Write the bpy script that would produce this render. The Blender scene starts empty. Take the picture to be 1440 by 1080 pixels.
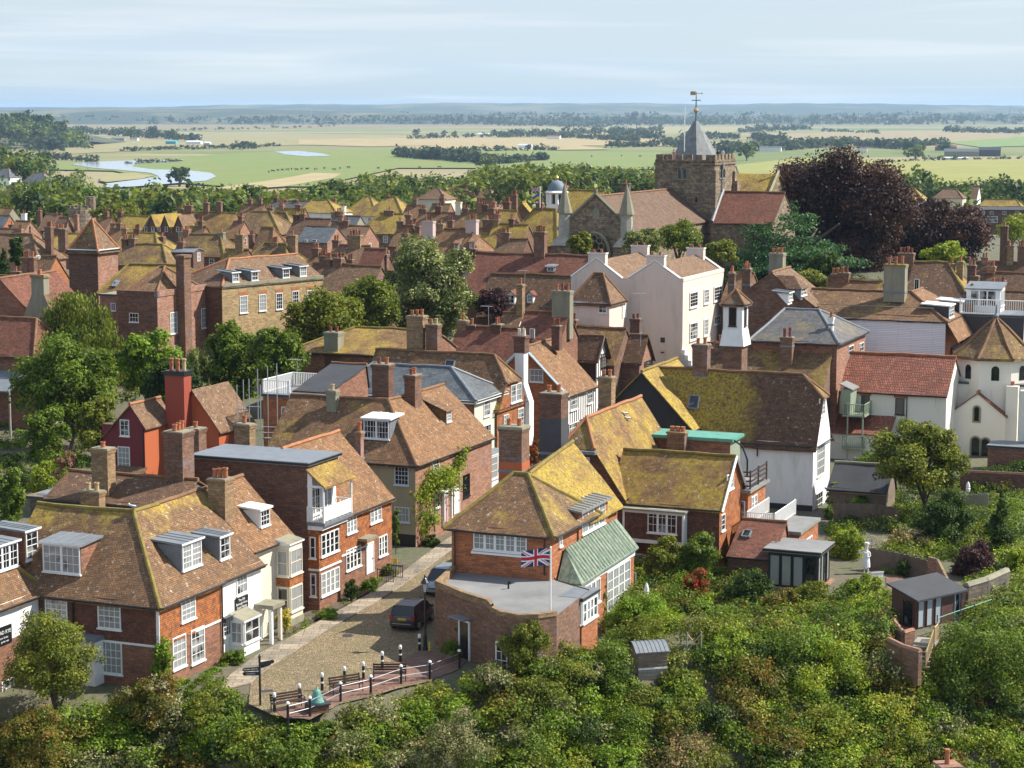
import bpy, math, random
import numpy as np
from math import sin, cos, pi, radians, atan, tan, hypot, sqrt
from mathutils import Vector, Matrix
SC = bpy.context.scene
COL = SC.collection
# ---------------------------------------------------------------- camera
FPX, CZ = 2900.0, 32.0                    # focal length in photo pixels (1440 wide), drone height over the square
PITCH = atan((540 - 155) / FPX)
cam = bpy.data.cameras.new('camera'); camo = bpy.data.objects.new('camera', cam); COL.objects.link(camo)
cam.sensor_width = 36.0; cam.lens = FPX / 1440 * 36.0; cam.clip_start = 1.0; cam.clip_end = 80000
camo.location = (0, 0, CZ); camo.rotation_euler = (pi / 2 - PITCH, 0, 0)
SC.camera = camo
# ---------------------------------------------------------------- sky and sun
SUN_AZ, SUN_EL = radians(9), radians(45)
W = bpy.data.worlds.new('World'); SC.world = W; W.use_nodes = True
nt = W.node_tree; nt.nodes.clear()
wo = nt.nodes.new('ShaderNodeOutputWorld'); bg_ = nt.nodes.new('ShaderNodeBackground'); sk = nt.nodes.new('ShaderNodeTexSky')
sk.sky_type = 'NISHITA'; sk.sun_disc = False; sk.sun_elevation = SUN_EL; sk.sun_rotation = pi / 2 - SUN_AZ
sk.air_density = 1.0; sk.dust_density = 0.3; sk.ozone_density = 1.5; sk.altitude = 50
tc = nt.nodes.new('ShaderNodeTexCoord'); mp = nt.nodes.new('ShaderNodeMapping'); mp.inputs['Scale'].default_value = (2.6, 2.6, 55)
nz = nt.nodes.new('ShaderNodeTexNoise'); nz.inputs['Scale'].default_value = 1.3; nz.inputs['Detail'].default_value = 5
rp = nt.nodes.new('ShaderNodeMapRange'); rp.inputs['From Min'].default_value = 0.3; rp.inputs['From Max'].default_value = 0.7; rp.inputs['To Min'].default_value = 0.70; rp.inputs['To Max'].default_value = 0.98
mx = nt.nodes.new('ShaderNodeMixRGB'); sep = nt.nodes.new('ShaderNodeSeparateXYZ')
mr = nt.nodes.new('ShaderNodeValToRGB'); ee = mr.color_ramp.elements          # veil of thin high cloud, whiter higher up
ee[0].position = 0.0; ee[0].color = (4.0, 5.2, 6.4, 1); ee[1].position = 0.052; ee[1].color = (5.3, 6.2, 7.1, 1)
for p_, c_ in ((0.02, (5.0, 6.1, 7.0, 1)), (0.13, (6.0, 7.0, 8.3, 1)), (0.35, (4.3, 5.4, 7.2, 1)), (1.0, (3.6, 4.7, 6.6, 1))): x_ = ee.new(p_); x_.color = c_
nt.links.new(tc.outputs['Generated'], mp.inputs[0]); nt.links.new(mp.outputs[0], nz.inputs[0]); nt.links.new(nz.outputs[0], rp.inputs[0])
nt.links.new(tc.outputs['Generated'], sep.inputs[0]); nt.links.new(sep.outputs['Z'], mr.inputs[0])
nt.links.new(rp.outputs[0], mx.inputs[0]); nt.links.new(mr.outputs[0], mx.inputs[2])
nt.links.new(sk.outputs[0], mx.inputs[1])
n2_ = nt.nodes.new('ShaderNodeTexNoise'); n2_.inputs['Scale'].default_value = 2.1; n2_.inputs['Detail'].default_value = 6; n2_.inputs['Distortion'].default_value = .6; nt.links.new(mp.outputs[0], n2_.inputs[0])   # streaks of thin cloud
r2_ = nt.nodes.new('ShaderNodeMapRange'); r2_.inputs['From Min'].default_value = 0.46; r2_.inputs['From Max'].default_value = 0.74; r2_.inputs['To Max'].default_value = 0.62; nt.links.new(n2_.outputs[0], r2_.inputs[0])
m2_ = nt.nodes.new('ShaderNodeMixRGB'); m2_.inputs[2].default_value = (7.6, 7.9, 8.2, 1); nt.links.new(r2_.outputs[0], m2_.inputs[0]); nt.links.new(mx.outputs[0], m2_.inputs[1]); nt.links.new(m2_.outputs[0], bg_.inputs[0]); bg_.inputs[1].default_value = 0.074
nt.links.new(bg_.outputs[0], wo.inputs[0])
sl = bpy.data.lights.new('sun', 'SUN'); sl.energy = 5.0; sl.angle = radians(0.5); sl.color = (1.0, 0.94, 0.84)
so = bpy.data.objects.new('sun', sl); COL.objects.link(so)
so.rotation_euler = Vector((cos(SUN_AZ) * cos(SUN_EL), sin(SUN_AZ) * cos(SUN_EL), sin(SUN_EL))).to_track_quat('Z', 'Y').to_euler()
vs = SC.view_settings; vs.view_transform = 'Standard'; vs.look = 'None'; vs.exposure = 0.78; vs.gamma = 1.0; vs.use_curve_mapping = False
try:
    SC.cycles.max_bounces = 6; SC.cycles.diffuse_bounces = 3; SC.cycles.glossy_bounces = 2; SC.cycles.transmission_bounces = 3
    SC.cycles.volume_bounces = 1; SC.cycles.use_adaptive_sampling = True; SC.cycles.adaptive_threshold = 0.02
except Exception: pass
# ---------------------------------------------------------------- measuring helpers
def ray(px, py):
    x = (px - 720) / FPX; y = -(py - 540) / FPX; c, s = cos(PITCH), sin(PITCH)
    return Vector((x, c + y * s, -s + y * c))
def P(px, py, z=0.0):                       # point of height z seen at a photo pixel
    r = ray(px, py); return r * ((z - CZ) / r.z) + Vector((0, 0, CZ))
def PD(px, py, Y):                          # point at ground distance Y
    r = ray(px, py); return r * (Y / r.y) + Vector((0, 0, CZ))
A = radians(-22.5)                          # the street grid is turned this much
def sstep(a, b, x):
    t = min(1, max(0, (x - a) / (b - a))); return t * t * (3 - 2 * t)
EDGE = [(-60, 100), (-19, 112), (-14, 108.6), (-10, 107.5), (-4.5, 113.5), (0, 112), (6, 117), (13, 120), (20, 122), (27, 124), (36, 126), (70, 132)]
def edge_y(x):
    for (a, b), (c, d) in zip(EDGE, EDGE[1:]):
        if a <= x <= c: return b + (d - b) * (x - a) / (c - a)
    return EDGE[0][1] if x < EDGE[0][0] else EDGE[-1][1]
def G(x, y):                                # height of the ground
    e = edge_y(x) - y
    if e > 0: return max(-0.62 * e - 0.35 * sstep(0, 2, e), -24)
    z = 5.0 * sstep(145 + 50 * sstep(-14, -2, x), 215 + 16 * sstep(-14, -2, x), y) + 2.0 * sstep(215, 300, y)
    z -= 4.5 * sstep(360, 480, y) + 8 * sstep(480, 620, y) + 19.5 * sstep(760, 1250, y)
    return max(z, -25)
# ---------------------------------------------------------------- mesh helpers
def tag(o, label=None, cat=None, group=None, kind=None):
    if label: o['label'] = label
    if cat: o['category'] = cat
    if group: o['group'] = group
    if kind: o['kind'] = kind
    return o
def empty(name, loc, rz=0.0, label=None, cat=None, group=None):
    o = bpy.data.objects.new(name, None); COL.objects.link(o); o.empty_display_size = 0.2
    o.location = loc; o.rotation_euler = (0, 0, rz)
    return tag(o, label, cat, group)
def wob(p, a):
    return a * (sin(p[0] * 0.9 + p[1] * 0.35 + 1.3) * sin(p[1] * 0.8 - p[0] * 0.21 + 0.4) + 0.6 * sin(p[0] * 2.1 - p[1] * 1.7) + 0.35 * sin(p[0] * 4.7 + p[1] * 3.9 + p[2]))
class MB:
    def __init__(s): s.v = []; s.f = []; s.mi = []; s.mats = []; s.smooth = False
    def m(s, mat):
        if mat not in s.mats: s.mats.append(mat)
        return s.mats.index(mat)
    def poly(s, pts, mat):
        b = len(s.v); s.v += [tuple(p) for p in pts]; s.f.append(tuple(range(b, b + len(pts)))); s.mi.append(s.m(mat))
    def face(s, idx, mat): s.f.append(tuple(idx)); s.mi.append(s.m(mat))
    def box(s, x0, y0, z0, x1, y1, z1, mat, M=None):
        x0, x1 = min(x0, x1), max(x0, x1); y0, y1 = min(y0, y1), max(y0, y1); z0, z1 = min(z0, z1), max(z0, z1)
        c = [(x0, y0, z0), (x1, y0, z0), (x1, y1, z0), (x0, y1, z0), (x0, y0, z1), (x1, y0, z1), (x1, y1, z1), (x0, y1, z1)]
        if M is not None: c = [tuple(M @ Vector(p)) for p in c]
        b = len(s.v); s.v += c
        for q in ((0, 3, 2, 1), (4, 5, 6, 7), (0, 1, 5, 4), (1, 2, 6, 5), (2, 3, 7, 6), (3, 0, 4, 7)): s.face([b + i for i in q], mat)
        return s
    def slab(s, a, b, c, d, mat, step=0.8, amp=0.03, t=0.12):
        """roof plane a-b (eave) to d-c (top) as a slightly uneven slab"""
        a, b, c, d = map(Vector, (a, b, c, d))
        nu = max(1, int(max((b - a).length, (c - d).length) / step)); nv = max(1, int(max((d - a).length, (c - b).length) / step))
        nu = min(nu, 40); nv = min(nv, 24); base = len(s.v)
        for j in range(nv + 1):
            for i in range(nu + 1):
                p = (a.lerp(b, i / nu)).lerp(d.lerp(c, i / nu), j / nv); s.v.append((p.x, p.y, p.z + wob(p, amp)))
        I = lambda i, j: base + j * (nu + 1) + i
        for j in range(nv):
            for i in range(nu): s.face((I(i, j), I(i + 1, j), I(i + 1, j + 1), I(i, j + 1)), mat)
        ring = [I(i, 0) for i in range(nu)] + [I(nu, j) for j in range(nv)] + [I(i, nv) for i in range(nu, 0, -1)] + [I(0, j) for j in range(nv, 0, -1)]
        lb = len(s.v); n = len(ring)
        for k in ring: v = s.v[k]; s.v.append((v[0], v[1], v[2] - t))
        for k in range(n): s.face((ring[k], lb + k, lb + (k + 1) % n, ring[(k + 1) % n]), mat)
        return s
    def tube(s, pts, r, mat, n=6, r2=None):
        pts = [Vector(p) for p in pts]; rings = []
        for i, p in enumerate(pts):
            t = (pts[min(i + 1, len(pts) - 1)] - pts[max(i - 1, 0)]).normalized()
            u = t.cross(Vector((0, 0, 1)) if abs(t.z) < 0.9 else Vector((1, 0, 0))).normalized(); w = t.cross(u)
            rr = r if r2 is None else r + (r2 - r) * i / (len(pts) - 1)
            b = len(s.v); s.v += [tuple(p + (u * cos(2 * pi * k / n) + w * sin(2 * pi * k / n)) * rr) for k in range(n)]; rings.append(b)
        for a, b in zip(rings, rings[1:]):
            for k in range(n): s.face((a + k, b + k, b + (k + 1) % n, a + (k + 1) % n), mat)
        s.face([rings[0] + k for k in range(n)], mat); s.face([rings[-1] + n - 1 - k for k in range(n)], mat)
        return s
    def lathe(s, x, y, prof, mat, n=12, ph=0.0):
        """prof: list of (radius, z) from bottom to top"""
        b0 = len(s.v)
        for r, z in prof: s.v += [(x + r * cos(2 * pi * k / n + ph), y + r * sin(2 * pi * k / n + ph), z) for k in range(n)]
        for j in range(len(prof) - 1):
            for k in range(n):
                a = b0 + j * n; b = a + n; s.face((a + k, a + (k + 1) % n, b + (k + 1) % n, b + k), mat)
        s.face([b0 + n - 1 - k for k in range(n)], mat); s.face([b0 + (len(prof) - 1) * n + k for k in range(n)], mat)
        return s
    def build(s, name, parent=None, smooth=None):
        me = bpy.data.meshes.new(name); me.from_pydata(s.v, [], s.f)
        for m in s.mats: me.materials.append(m)
        me.polygons.foreach_set('material_index', s.mi)
        V = np.array(s.v, dtype=np.float64).reshape(-1, 3)
        uv = np.zeros((len(me.loops), 2)); k = 0
        for f in s.f:
            p = V[list(f)]; n = len(f); q = np.roll(p, -1, 0)
            N = np.array([((p[:, 1] - q[:, 1]) * (p[:, 2] + q[:, 2])).sum(), ((p[:, 2] - q[:, 2]) * (p[:, 0] + q[:, 0])).sum(), ((p[:, 0] - q[:, 0]) * (p[:, 1] + q[:, 1])).sum()])
            L = np.linalg.norm(N) or 1; N /= L; h = hypot(N[0], N[1])
            U = np.array([-N[1] / h, N[0] / h, 0]) if h > 0.05 else np.array([1.0, 0, 0])
            Vv = np.cross(N, U); uv[k:k + n, 0] = p @ U; uv[k:k + n, 1] = p @ Vv; k += n
        l = me.uv_layers.new(name='UVMap'); l.data.foreach_set('uv', uv.ravel())
        if smooth or s.smooth: me.polygons.foreach_set('use_smooth', [True] * len(s.f))
        o = bpy.data.objects.new(name, me); COL.objects.link(o)
        if parent: o.parent = parent
        return o
def copy_tree(o, parent=None):
    c = o.copy(); COL.objects.link(c)
    if parent is not None: c.parent = parent
    for ch in [q for q in bpy.data.objects if q.parent == o]: copy_tree(ch, c)
    return c
# ---------------------------------------------------------------- materials
class NT:
    def __init__(s, name):
        s.m = bpy.data.materials.new(name); s.m.use_nodes = True; s.t = s.m.node_tree; s.b = s.t.nodes['Principled BSDF']
    def n(s, typ, **kw):
        x = s.t.nodes.new(typ)
        for k, v in kw.items():
            if k in x.inputs.keys(): x.inputs[k].default_value = v
            else: setattr(x, k, v)
        return x
    def l(s, a, b): s.t.links.new(a, b)
    def pos(s): return s.n('ShaderNodeNewGeometry').outputs['Position']
    def uv(s): return s.n('ShaderNodeTexCoord').outputs['UV']
    def noise(s, co, scale, detail=3.0, rough=0.55):
        x = s.n('ShaderNodeTexNoise', Scale=scale, Detail=detail, Roughness=rough); s.l(co, x.inputs['Vector']); return x.outputs['Fac']
    def ramp(s, f, a, b, c0=(0, 0, 0, 1), c1=(1, 1, 1, 1)):
        r = s.n('ShaderNodeValToRGB'); e = r.color_ramp.elements; e[0].position = a; e[1].position = b; e[0].color = c0; e[1].color = c1
        s.l(f, r.inputs[0]); return r.outputs[0]
    def mix(s, f, a, b, mode='MIX'):
        x = s.n('ShaderNodeMixRGB', blend_type=mode)
        for i, v in ((0, f), (1, a), (2, b)):
            if isinstance(v, (int, float)): x.inputs[i].default_value = v
            elif isinstance(v, tuple): x.inputs[i].default_value = (v + (1,))[:4]
            else: s.l(v, x.inputs[i])
        return x.outputs[0]
    def done(s, col, rough=0.85, bump=None, bs=0.3, bd=0.03, metal=0.0, spec=None):
        if isinstance(col, tuple): s.b.inputs['Base Color'].default_value = (col + (1,))[:4]
        else: s.l(col, s.b.inputs['Base Color'])
        if isinstance(rough, (int, float)): s.b.inputs['Roughness'].default_value = rough
        else: s.l(rough, s.b.inputs['Roughness'])
        s.b.inputs['Metallic'].default_value = metal
        if spec is not None: s.b.inputs['Specular IOR Level'].default_value = spec
        if bump is not None:
            x = s.n('ShaderNodeBump', Strength=bs, Distance=bd); s.l(bump, x.inputs['Height']); s.l(x.outputs[0], s.b.inputs['Normal'])
        return s.m
def m_course(name, c1, c2, mortar, bw, rh, ms=0.012, big=0.5, patch=None, pa=0.55, pb=0.68, patch_scale=0.35, spots=None, rough=0.85, bump=0.5, grad=None):
    """brick, tile or slate: coursed units with per-unit colour, weather patches and lichen spots"""
    t = NT(name); uv = t.uv(); pos = t.pos()
    b = t.n('ShaderNodeTexBrick', offset=0.5, Scale=1.0); b.inputs['Mortar Size'].default_value = ms; b.inputs['Brick Width'].default_value = bw; b.inputs['Row Height'].default_value = rh; b.inputs['Bias'].default_value = 0.0
    b.inputs['Color1'].default_value = c1 + (1,); b.inputs['Color2'].default_value = c2 + (1,); b.inputs['Mortar'].default_value = mortar + (1,)
    t.l(uv, b.inputs['Vector']); col = b.outputs['Color']
    b2 = t.n('ShaderNodeTexBrick', offset=0.43, Scale=1.0); b2.inputs['Mortar Size'].default_value = ms * 1.6; b2.inputs['Brick Width'].default_value = bw * 2.1; b2.inputs['Row Height'].default_value = rh * 2; b2.inputs['Color1'].default_value = (1.5, 1.42, 1.32, 1); b2.inputs['Color2'].default_value = (.56, .56, .58, 1); b2.inputs['Mortar'].default_value = (.62, .6, .6, 1)   # weathered runs of several units
    t.l(uv, b2.inputs['Vector']); col = t.mix(0.62, col, b2.outputs['Color'], 'MULTIPLY')
    n1 = t.noise(pos, 0.9, 6, 0.7); col = t.mix(t.ramp(n1, 0.25, 0.75), t.mix(1.0, col, (1 - big * 0.55,) * 3, 'MULTIPLY'), col)
    n2 = t.noise(pos, 7.0, 3, 0.7); col = t.mix(0.55, col, t.ramp(n2, 0.2, 0.8, (0.45, 0.42, 0.4, 1), (1.45, 1.4, 1.35, 1)), 'MULTIPLY')
    if patch:
        n3 = t.noise(pos, patch_scale, 7, 0.68)
        if grad:                                     # lichen thicker towards one end of the roof
            ob = t.n('ShaderNodeSeparateXYZ'); t.l(t.n('ShaderNodeTexCoord').outputs['Object'], ob.inputs[0]); g_ = t.n('ShaderNodeMapRange'); g_.inputs['From Min'].default_value = grad[1]; g_.inputs['From Max'].default_value = grad[2]; g_.inputs['To Max'].default_value = grad[3]; t.l(ob.outputs[grad[0]], g_.inputs['Value']); a_ = t.n('ShaderNodeMath', operation='ADD'); t.l(n3, a_.inputs[0]); t.l(g_.outputs[0], a_.inputs[1]); n3 = a_.outputs[0]
        f = t.ramp(n3, pa, pb); n4 = t.noise(pos, 5.0, 4, 0.7)
        n5 = t.noise(pos, 1.4, 5, 0.7); f = t.mix(1.0, f, t.ramp(n4, 0.34, 0.60), 'MULTIPLY'); f = t.mix(1.0, f, t.ramp(n5, 0.32, 0.6, (.25, .25, .25, 1)), 'MULTIPLY'); col = t.mix(f, col, t.mix(t.ramp(n5, .35, .65), patch, tuple(x * y for x, y in zip(patch, (.62, .66, 1.2)))))
    if spots:
        v = t.noise(pos, 3.2, 5, 0.75); col = t.mix(t.ramp(v, 0.60, 0.68), col, spots)
    return t.done(col, rough, b.outputs['Fac'], -bump, 0.03)
def m_plain(name, c, var=0.12, scale=1.2, rough=0.7, metal=0.0, fine=8.0, bs=0.08, spec=None):
    t = NT(name); pos = t.pos(); n = t.noise(pos, scale, 6, 0.65); n2 = t.noise(pos, fine, 3)
    k = tuple(x * (1 - 2 * var) for x in c); col = t.mix(t.ramp(n, 0.3, 0.7), k, c)
    col = t.mix(0.25, col, t.ramp(n2, 0.25, 0.75, (0.75, 0.75, 0.75, 1), (1.2, 1.2, 1.2, 1)), 'MULTIPLY')
    return t.done(col, rough, n2, bs, 0.02, metal, spec)
def m_stain(name, c, stain, a=0.5, b=0.75, scale=0.8, rough=0.8, lines=None):
    """painted render or board with weather stains running down"""
    t = NT(name); pos = t.pos(); mp_ = t.n('ShaderNodeMapping'); mp_.inputs['Scale'].default_value = (1.6, 1.6, 0.35); t.l(pos, mp_.inputs[0])
    n = t.noise(mp_.outputs[0], scale, 7, 0.7); col = t.mix(t.ramp(n, a, b), c, stain); bump = t.noise(pos, 9, 3)
    if lines:
        br = t.n('ShaderNodeTexBrick', offset=0.37, Scale=1.0); br.inputs['Brick Width'].default_value = 3.4; br.inputs['Row Height'].default_value = lines; br.inputs['Mortar Size'].default_value = 0.014
        br.inputs['Color1'].default_value = (1, 1, 1, 1); br.inputs['Color2'].default_value = (0.9, 0.9, 0.9, 1); br.inputs['Mortar'].default_value = (0.45, 0.45, 0.47, 1)
        t.l(t.uv(), br.inputs['Vector']); col = t.mix(1.0, col, br.outputs['Color'], 'MULTIPLY'); bump = br.outputs['Fac']
        return t.done(col, rough, bump, -0.6, 0.03)
    return t.done(col, rough, bump, 0.12, 0.02)
LICH = (0.54, 0.385, 0.02)
GREYL = (0.42, 0.40, 0.33)
def tile(name, c1, c2, patch=LICH, pa=0.56, pb=0.7, sc=0.35, spots=GREYL, grad=None):
    return m_course(name, c1, c2, (0.05, 0.033, 0.022), 0.17, 0.115, 0.012, 0.7, patch, pa, pb, sc, spots, 0.9, 0.7, grad)
M = {}
M['roof'] = tile('clay_roof_tile', (0.294, 0.154, 0.065), (0.185, 0.106, 0.051))
M['roof_warm'] = tile('warm_roof_tile', (0.361, 0.187, 0.078), (0.25, 0.132, 0.057), pa=0.66, pb=0.8)
M['roof_dark'] = tile('dark_roof_tile', (0.215, 0.11, 0.052), (0.13, 0.072, 0.037), pa=0.63, pb=0.78)
M['roof_lichen'] = tile('lichen_roof_tile', (0.305, 0.165, 0.058), (0.224, 0.128, 0.047), pa=0.43, pb=0.60, sc=0.3)
M['roof_gold'] = tile('gold_lichen_tile', (0.27, 0.162, 0.061), (0.23, 0.135, 0.054), pa=0.34, pb=0.53, sc=0.32)
M['roof_mid'] = tile('mossy_roof_tile', (0.262, 0.156, 0.061), (0.173, 0.105, 0.049), pa=0.49, pb=0.66, sc=0.28)
M['roof_red'] = tile('red_roof_tile', (0.297, 0.094, 0.05), (0.154, 0.066, 0.042), pa=0.75, pb=0.9, spots=(0.2, 0.12, 0.09))
M['roof_pink'] = tile('smooth_roof_tile', (0.281, 0.166, 0.088), (0.22, 0.133, 0.071), pa=0.72, pb=0.9)
M['roof_white'] = tile('half_lichened_tile', (0.202, 0.107, 0.055), (0.129, 0.071, 0.041), pa=.6, pb=.78, sc=.3, grad=('X', -3.5, -10.5, .5))
M['roof_corner'] = tile('ridge_lichened_tile', (0.287, 0.156, 0.07), (0.186, 0.108, 0.054), pa=.6, pb=.78, sc=.4, grad=('Z', 7.2, 9.2, .24))
M['roof_nave'] = tile('church_roof_tile', (0.215, 0.135, 0.085), (0.17, 0.105, 0.07), pa=.8, pb=.95, spots=(.2, .14, .1))
M['spire'] = m_plain('weathered_lead', (.20, .215, .215), .25, 1.2, .65)
M['slate'] = m_course('grey_slate', (0.13, 0.15, 0.165), (0.085, 0.10, 0.115), (0.045, 0.05, 0.055), 0.28, 0.17, 0.01, 0.4, (0.26, 0.27, 0.25), 0.6, 0.75, 0.8, None, 0.5, 0.4)
M['slate_lichen'] = m_course('lichen_slate', (0.115, 0.115, 0.115), (0.08, 0.08, 0.085), (0.04, 0.04, 0.045), 0.28, 0.17, 0.01, 0.5, (0.33, 0.22, 0.03), 0.5, 0.68, 0.3, (0.25, 0.24, 0.2), 0.6, 0.4)
M['pantile'] = m_course('red_pantile', (0.36, 0.13, 0.075), (0.28, 0.095, 0.055), (0.10, 0.035, 0.022), 0.22, 0.33, 0.035, 0.35, None, rough=0.8, bump=1.0)
def brick(name, c1, c2, mo=(0.24, 0.20, 0.155), patch=None, big=0.5, pa=0.55, pb=0.7):
    return m_course(name, c1, c2, mo, 0.225, 0.075, 0.009, big, patch, pa, pb, 0.7, None, 0.9, 0.35)
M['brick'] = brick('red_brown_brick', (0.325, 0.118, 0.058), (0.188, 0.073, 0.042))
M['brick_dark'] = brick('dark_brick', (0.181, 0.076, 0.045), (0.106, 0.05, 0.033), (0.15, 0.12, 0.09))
M['brick_orange'] = brick('orange_brick', (0.40, 0.135, 0.048), (0.31, 0.095, 0.035), (0.36, 0.2, 0.11), big=0.25)
M['brick_rose'] = brick('rose_brick', (0.375, 0.168, 0.095), (0.275, 0.123, 0.075), (0.3, 0.25, 0.2), (0.4, 0.33, 0.25), 0.4)
M['brick_yellow'] = brick('yellow_stock_brick', (0.463, 0.319, 0.135), (0.312, 0.213, 0.095), (0.34, 0.30, 0.21), (0.16, 0.12, 0.07), 0.4)
M['brick_buff'] = brick('buff_chimney_brick', (0.375, 0.241, 0.115), (0.225, 0.14, 0.07), (0.24, 0.2, 0.14), (0.30, 0.26, 0.06), 0.5, 0.6, 0.75)
M['brick_rust'] = brick('weathered_brick', (0.25, 0.112, 0.062), (0.138, 0.069, 0.045), (0.22, 0.18, 0.13), (0.28, 0.23, 0.17), 0.6)
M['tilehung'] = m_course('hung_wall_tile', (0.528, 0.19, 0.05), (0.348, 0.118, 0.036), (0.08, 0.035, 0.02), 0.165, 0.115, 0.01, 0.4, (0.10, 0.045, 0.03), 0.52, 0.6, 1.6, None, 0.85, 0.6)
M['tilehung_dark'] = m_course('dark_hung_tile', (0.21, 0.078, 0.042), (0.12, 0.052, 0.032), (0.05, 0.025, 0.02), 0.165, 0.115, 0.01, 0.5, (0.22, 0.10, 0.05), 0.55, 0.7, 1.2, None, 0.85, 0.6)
M['pale_stone'] = m_plain('pale_dressed_stone', (0.42, 0.40, 0.34), .2, 1.5, .9)
M['stone'] = m_course('church_rubble_stone', (0.36, 0.285, 0.185), (0.17, 0.13, 0.09), (0.17, 0.145, 0.11), 0.42, 0.26, 0.02, 0.7, (0.10, 0.085, 0.065), 0.5, 0.7, 0.8, (0.36, 0.31, 0.22), 0.95, 0.8)
M['flint'] = m_course('grey_garden_wall', (0.20, 0.17, 0.135), (0.10, 0.088, 0.075), (0.16, 0.14, 0.11), 0.3, 0.13, 0.02, 0.6, (0.07, 0.075, 0.045), 0.5, 0.7, 0.9, None, 0.95, 0.8)
M['white'] = m_stain('white_render', (0.78, 0.78, 0.76), (0.56, 0.55, 0.50), 0.5, 0.78)
M['white_board'] = m_stain('white_weatherboard', (0.74, 0.76, 0.78), (0.60, 0.60, 0.57), 0.55, 0.8, lines=0.17)
M['black_board'] = m_stain('black_weatherboard', (0.012, 0.013, 0.015), (0.03, 0.03, 0.03), 0.5, 0.8, lines=0.16, rough=0.6)
M['cream'] = m_stain('cream_render', (0.66, 0.62, 0.48), (0.50, 0.46, 0.35), 0.5, 0.8)
M['pale_green'] = m_stain('pale_cream_board', (0.64, 0.64, 0.52), (0.52, 0.52, 0.42), 0.55, 0.85, lines=0.2)
M['drab'] = m_stain('drab_olive_render', (0.30, 0.26, 0.165), (0.23, 0.20, 0.13), 0.5, 0.8)
M['pink'] = m_stain('blush_pink_render', (0.68, 0.56, 0.48), (0.52, 0.42, 0.36), 0.5, 0.8)
M['pink_chim'] = m_stain('pink_render', (0.52, 0.40, 0.37), (0.42, 0.33, 0.31), 0.5, 0.8)
M['chapel'] = m_stain('chapel_white_render', (0.70, 0.665, 0.58), (0.42, 0.40, 0.36), 0.58, 0.82)
M['maroon'] = m_stain('maroon_paint', (0.15, 0.022, 0.026), (0.12, 0.02, 0.022), 0.5, 0.8)
M['terracotta'] = m_stain('terracotta_paint', (0.40, 0.10, 0.035), (0.32, 0.08, 0.03), 0.5, 0.8)
M['red_paint'] = m_stain('dark_red_paint', (0.29, 0.055, 0.03), (0.24, 0.05, 0.028), 0.5, 0.8)
M['cem'] = m_stain('grey_cement', (0.24, 0.225, 0.16), (0.16, 0.15, 0.10), 0.45, 0.7)
M['cem_dark'] = m_plain('dark_cement', (0.06, 0.06, 0.065), 0.15)
M['lead'] = m_plain('lead_sheet', (0.19, 0.21, 0.23), 0.15, 1.5, 0.5)
M['felt'] = m_plain('grey_roof_felt', (0.235, 0.235, 0.23), 0.2, 0.35, 0.85)
M['felt_dark'] = m_plain('dark_roof_felt', (0.045, 0.048, 0.054), 0.15, 0.6, 0.8)
M['copper'] = m_plain('green_copper', (0.11, 0.33, 0.25), 0.15, 1.5, 0.6)
M['copper_dull'] = m_stain('dull_green_sheet', (0.105, 0.165, 0.12), (0.24, 0.27, 0.20), 0.42, 0.6, 2.2)
M['wpaint'] = m_plain('white_paint', (0.78, 0.78, 0.76), 0.05, 2.0, 0.45)
M['cpaint'] = m_plain('cream_paint', (0.68, 0.62, 0.50), 0.06, 2.0, 0.5)
M['bpaint'] = m_plain('black_paint', (0.013, 0.014, 0.016), 0.1, 2.0, 0.35)
M['dpaint'] = m_plain('dark_grey_paint', (0.03, 0.033, 0.04), 0.1, 2.0, 0.4)
M['greenpaint'] = m_plain('sage_paint', (0.28, 0.33, 0.24), 0.1, 2.0, 0.5)
M['bluepaint'] = m_plain('pale_blue_paint', (0.50, 0.62, 0.68), 0.05, 2.0, 0.5)
M['pinkdoor'] = m_plain('dusty_pink_paint', (0.42, 0.20, 0.21), 0.05, 2.0, 0.5)
M['wood'] = m_plain('weathered_wood', (0.21, 0.155, 0.11), 0.2, 2.5, 0.8)
M['wood_dark'] = m_plain('dark_stained_wood', (0.06, 0.03, 0.022), 0.2, 2.5, 0.6)
M['wood_grey'] = m_plain('silvered_wood', (0.33, 0.30, 0.25), 0.2, 2.5, 0.8)
M['wood_red'] = m_plain('red_brown_wood', (0.11, 0.05, 0.04), 0.2, 2.5, 0.6)
M['pot'] = m_plain('terracotta_pot', (0.42, 0.15, 0.065), 0.18, 3.0, 0.8)
M['pot_red'] = m_plain('dark_red_pot', (0.24, 0.065, 0.04), 0.18, 3.0, 0.8)
M['pot_buff'] = m_plain('buff_pot', (0.50, 0.36, 0.19), 0.15, 3.0, 0.8)
M['ridge'] = m_plain('ridge_tile', (0.24, 0.125, 0.06), 0.25, 1.5, 0.9)
M['ridge_mossy'] = m_plain('mossy_ridge_tile', (0.27, 0.20, 0.045), 0.3, 1.5, 0.9)
M['ridge_orange'] = m_plain('orange_ridge_tile', (0.40, 0.165, 0.07), 0.2, 1.5, 0.85)
M['steel'] = m_plain('galvanised_steel', (0.50, 0.51, 0.52), 0.1, 3, 0.4, 0.7)
M['soil'] = m_plain('soil', (0.13, 0.10, 0.07), 0.3, 2.0, 0.95)
def m_glass(name, dark, pale, k):
    t = NT(name); oi = t.n('ShaderNodeObjectInfo'); n = t.noise(t.uv(), 1.1, 1.0); s = t.n('ShaderNodeMath', operation='ADD'); t.l(n, s.inputs[0]); t.l(oi.outputs['Random'], s.inputs[1])
    col = t.mix(t.ramp(s.outputs[0], k, k + 0.2), dark, pale)
    return t.done(col, 0.06, spec=0.6)
M['glass'] = m_glass('window_glass', (0.012, 0.014, 0.017), (0.26, 0.27, 0.27), .85)
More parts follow.
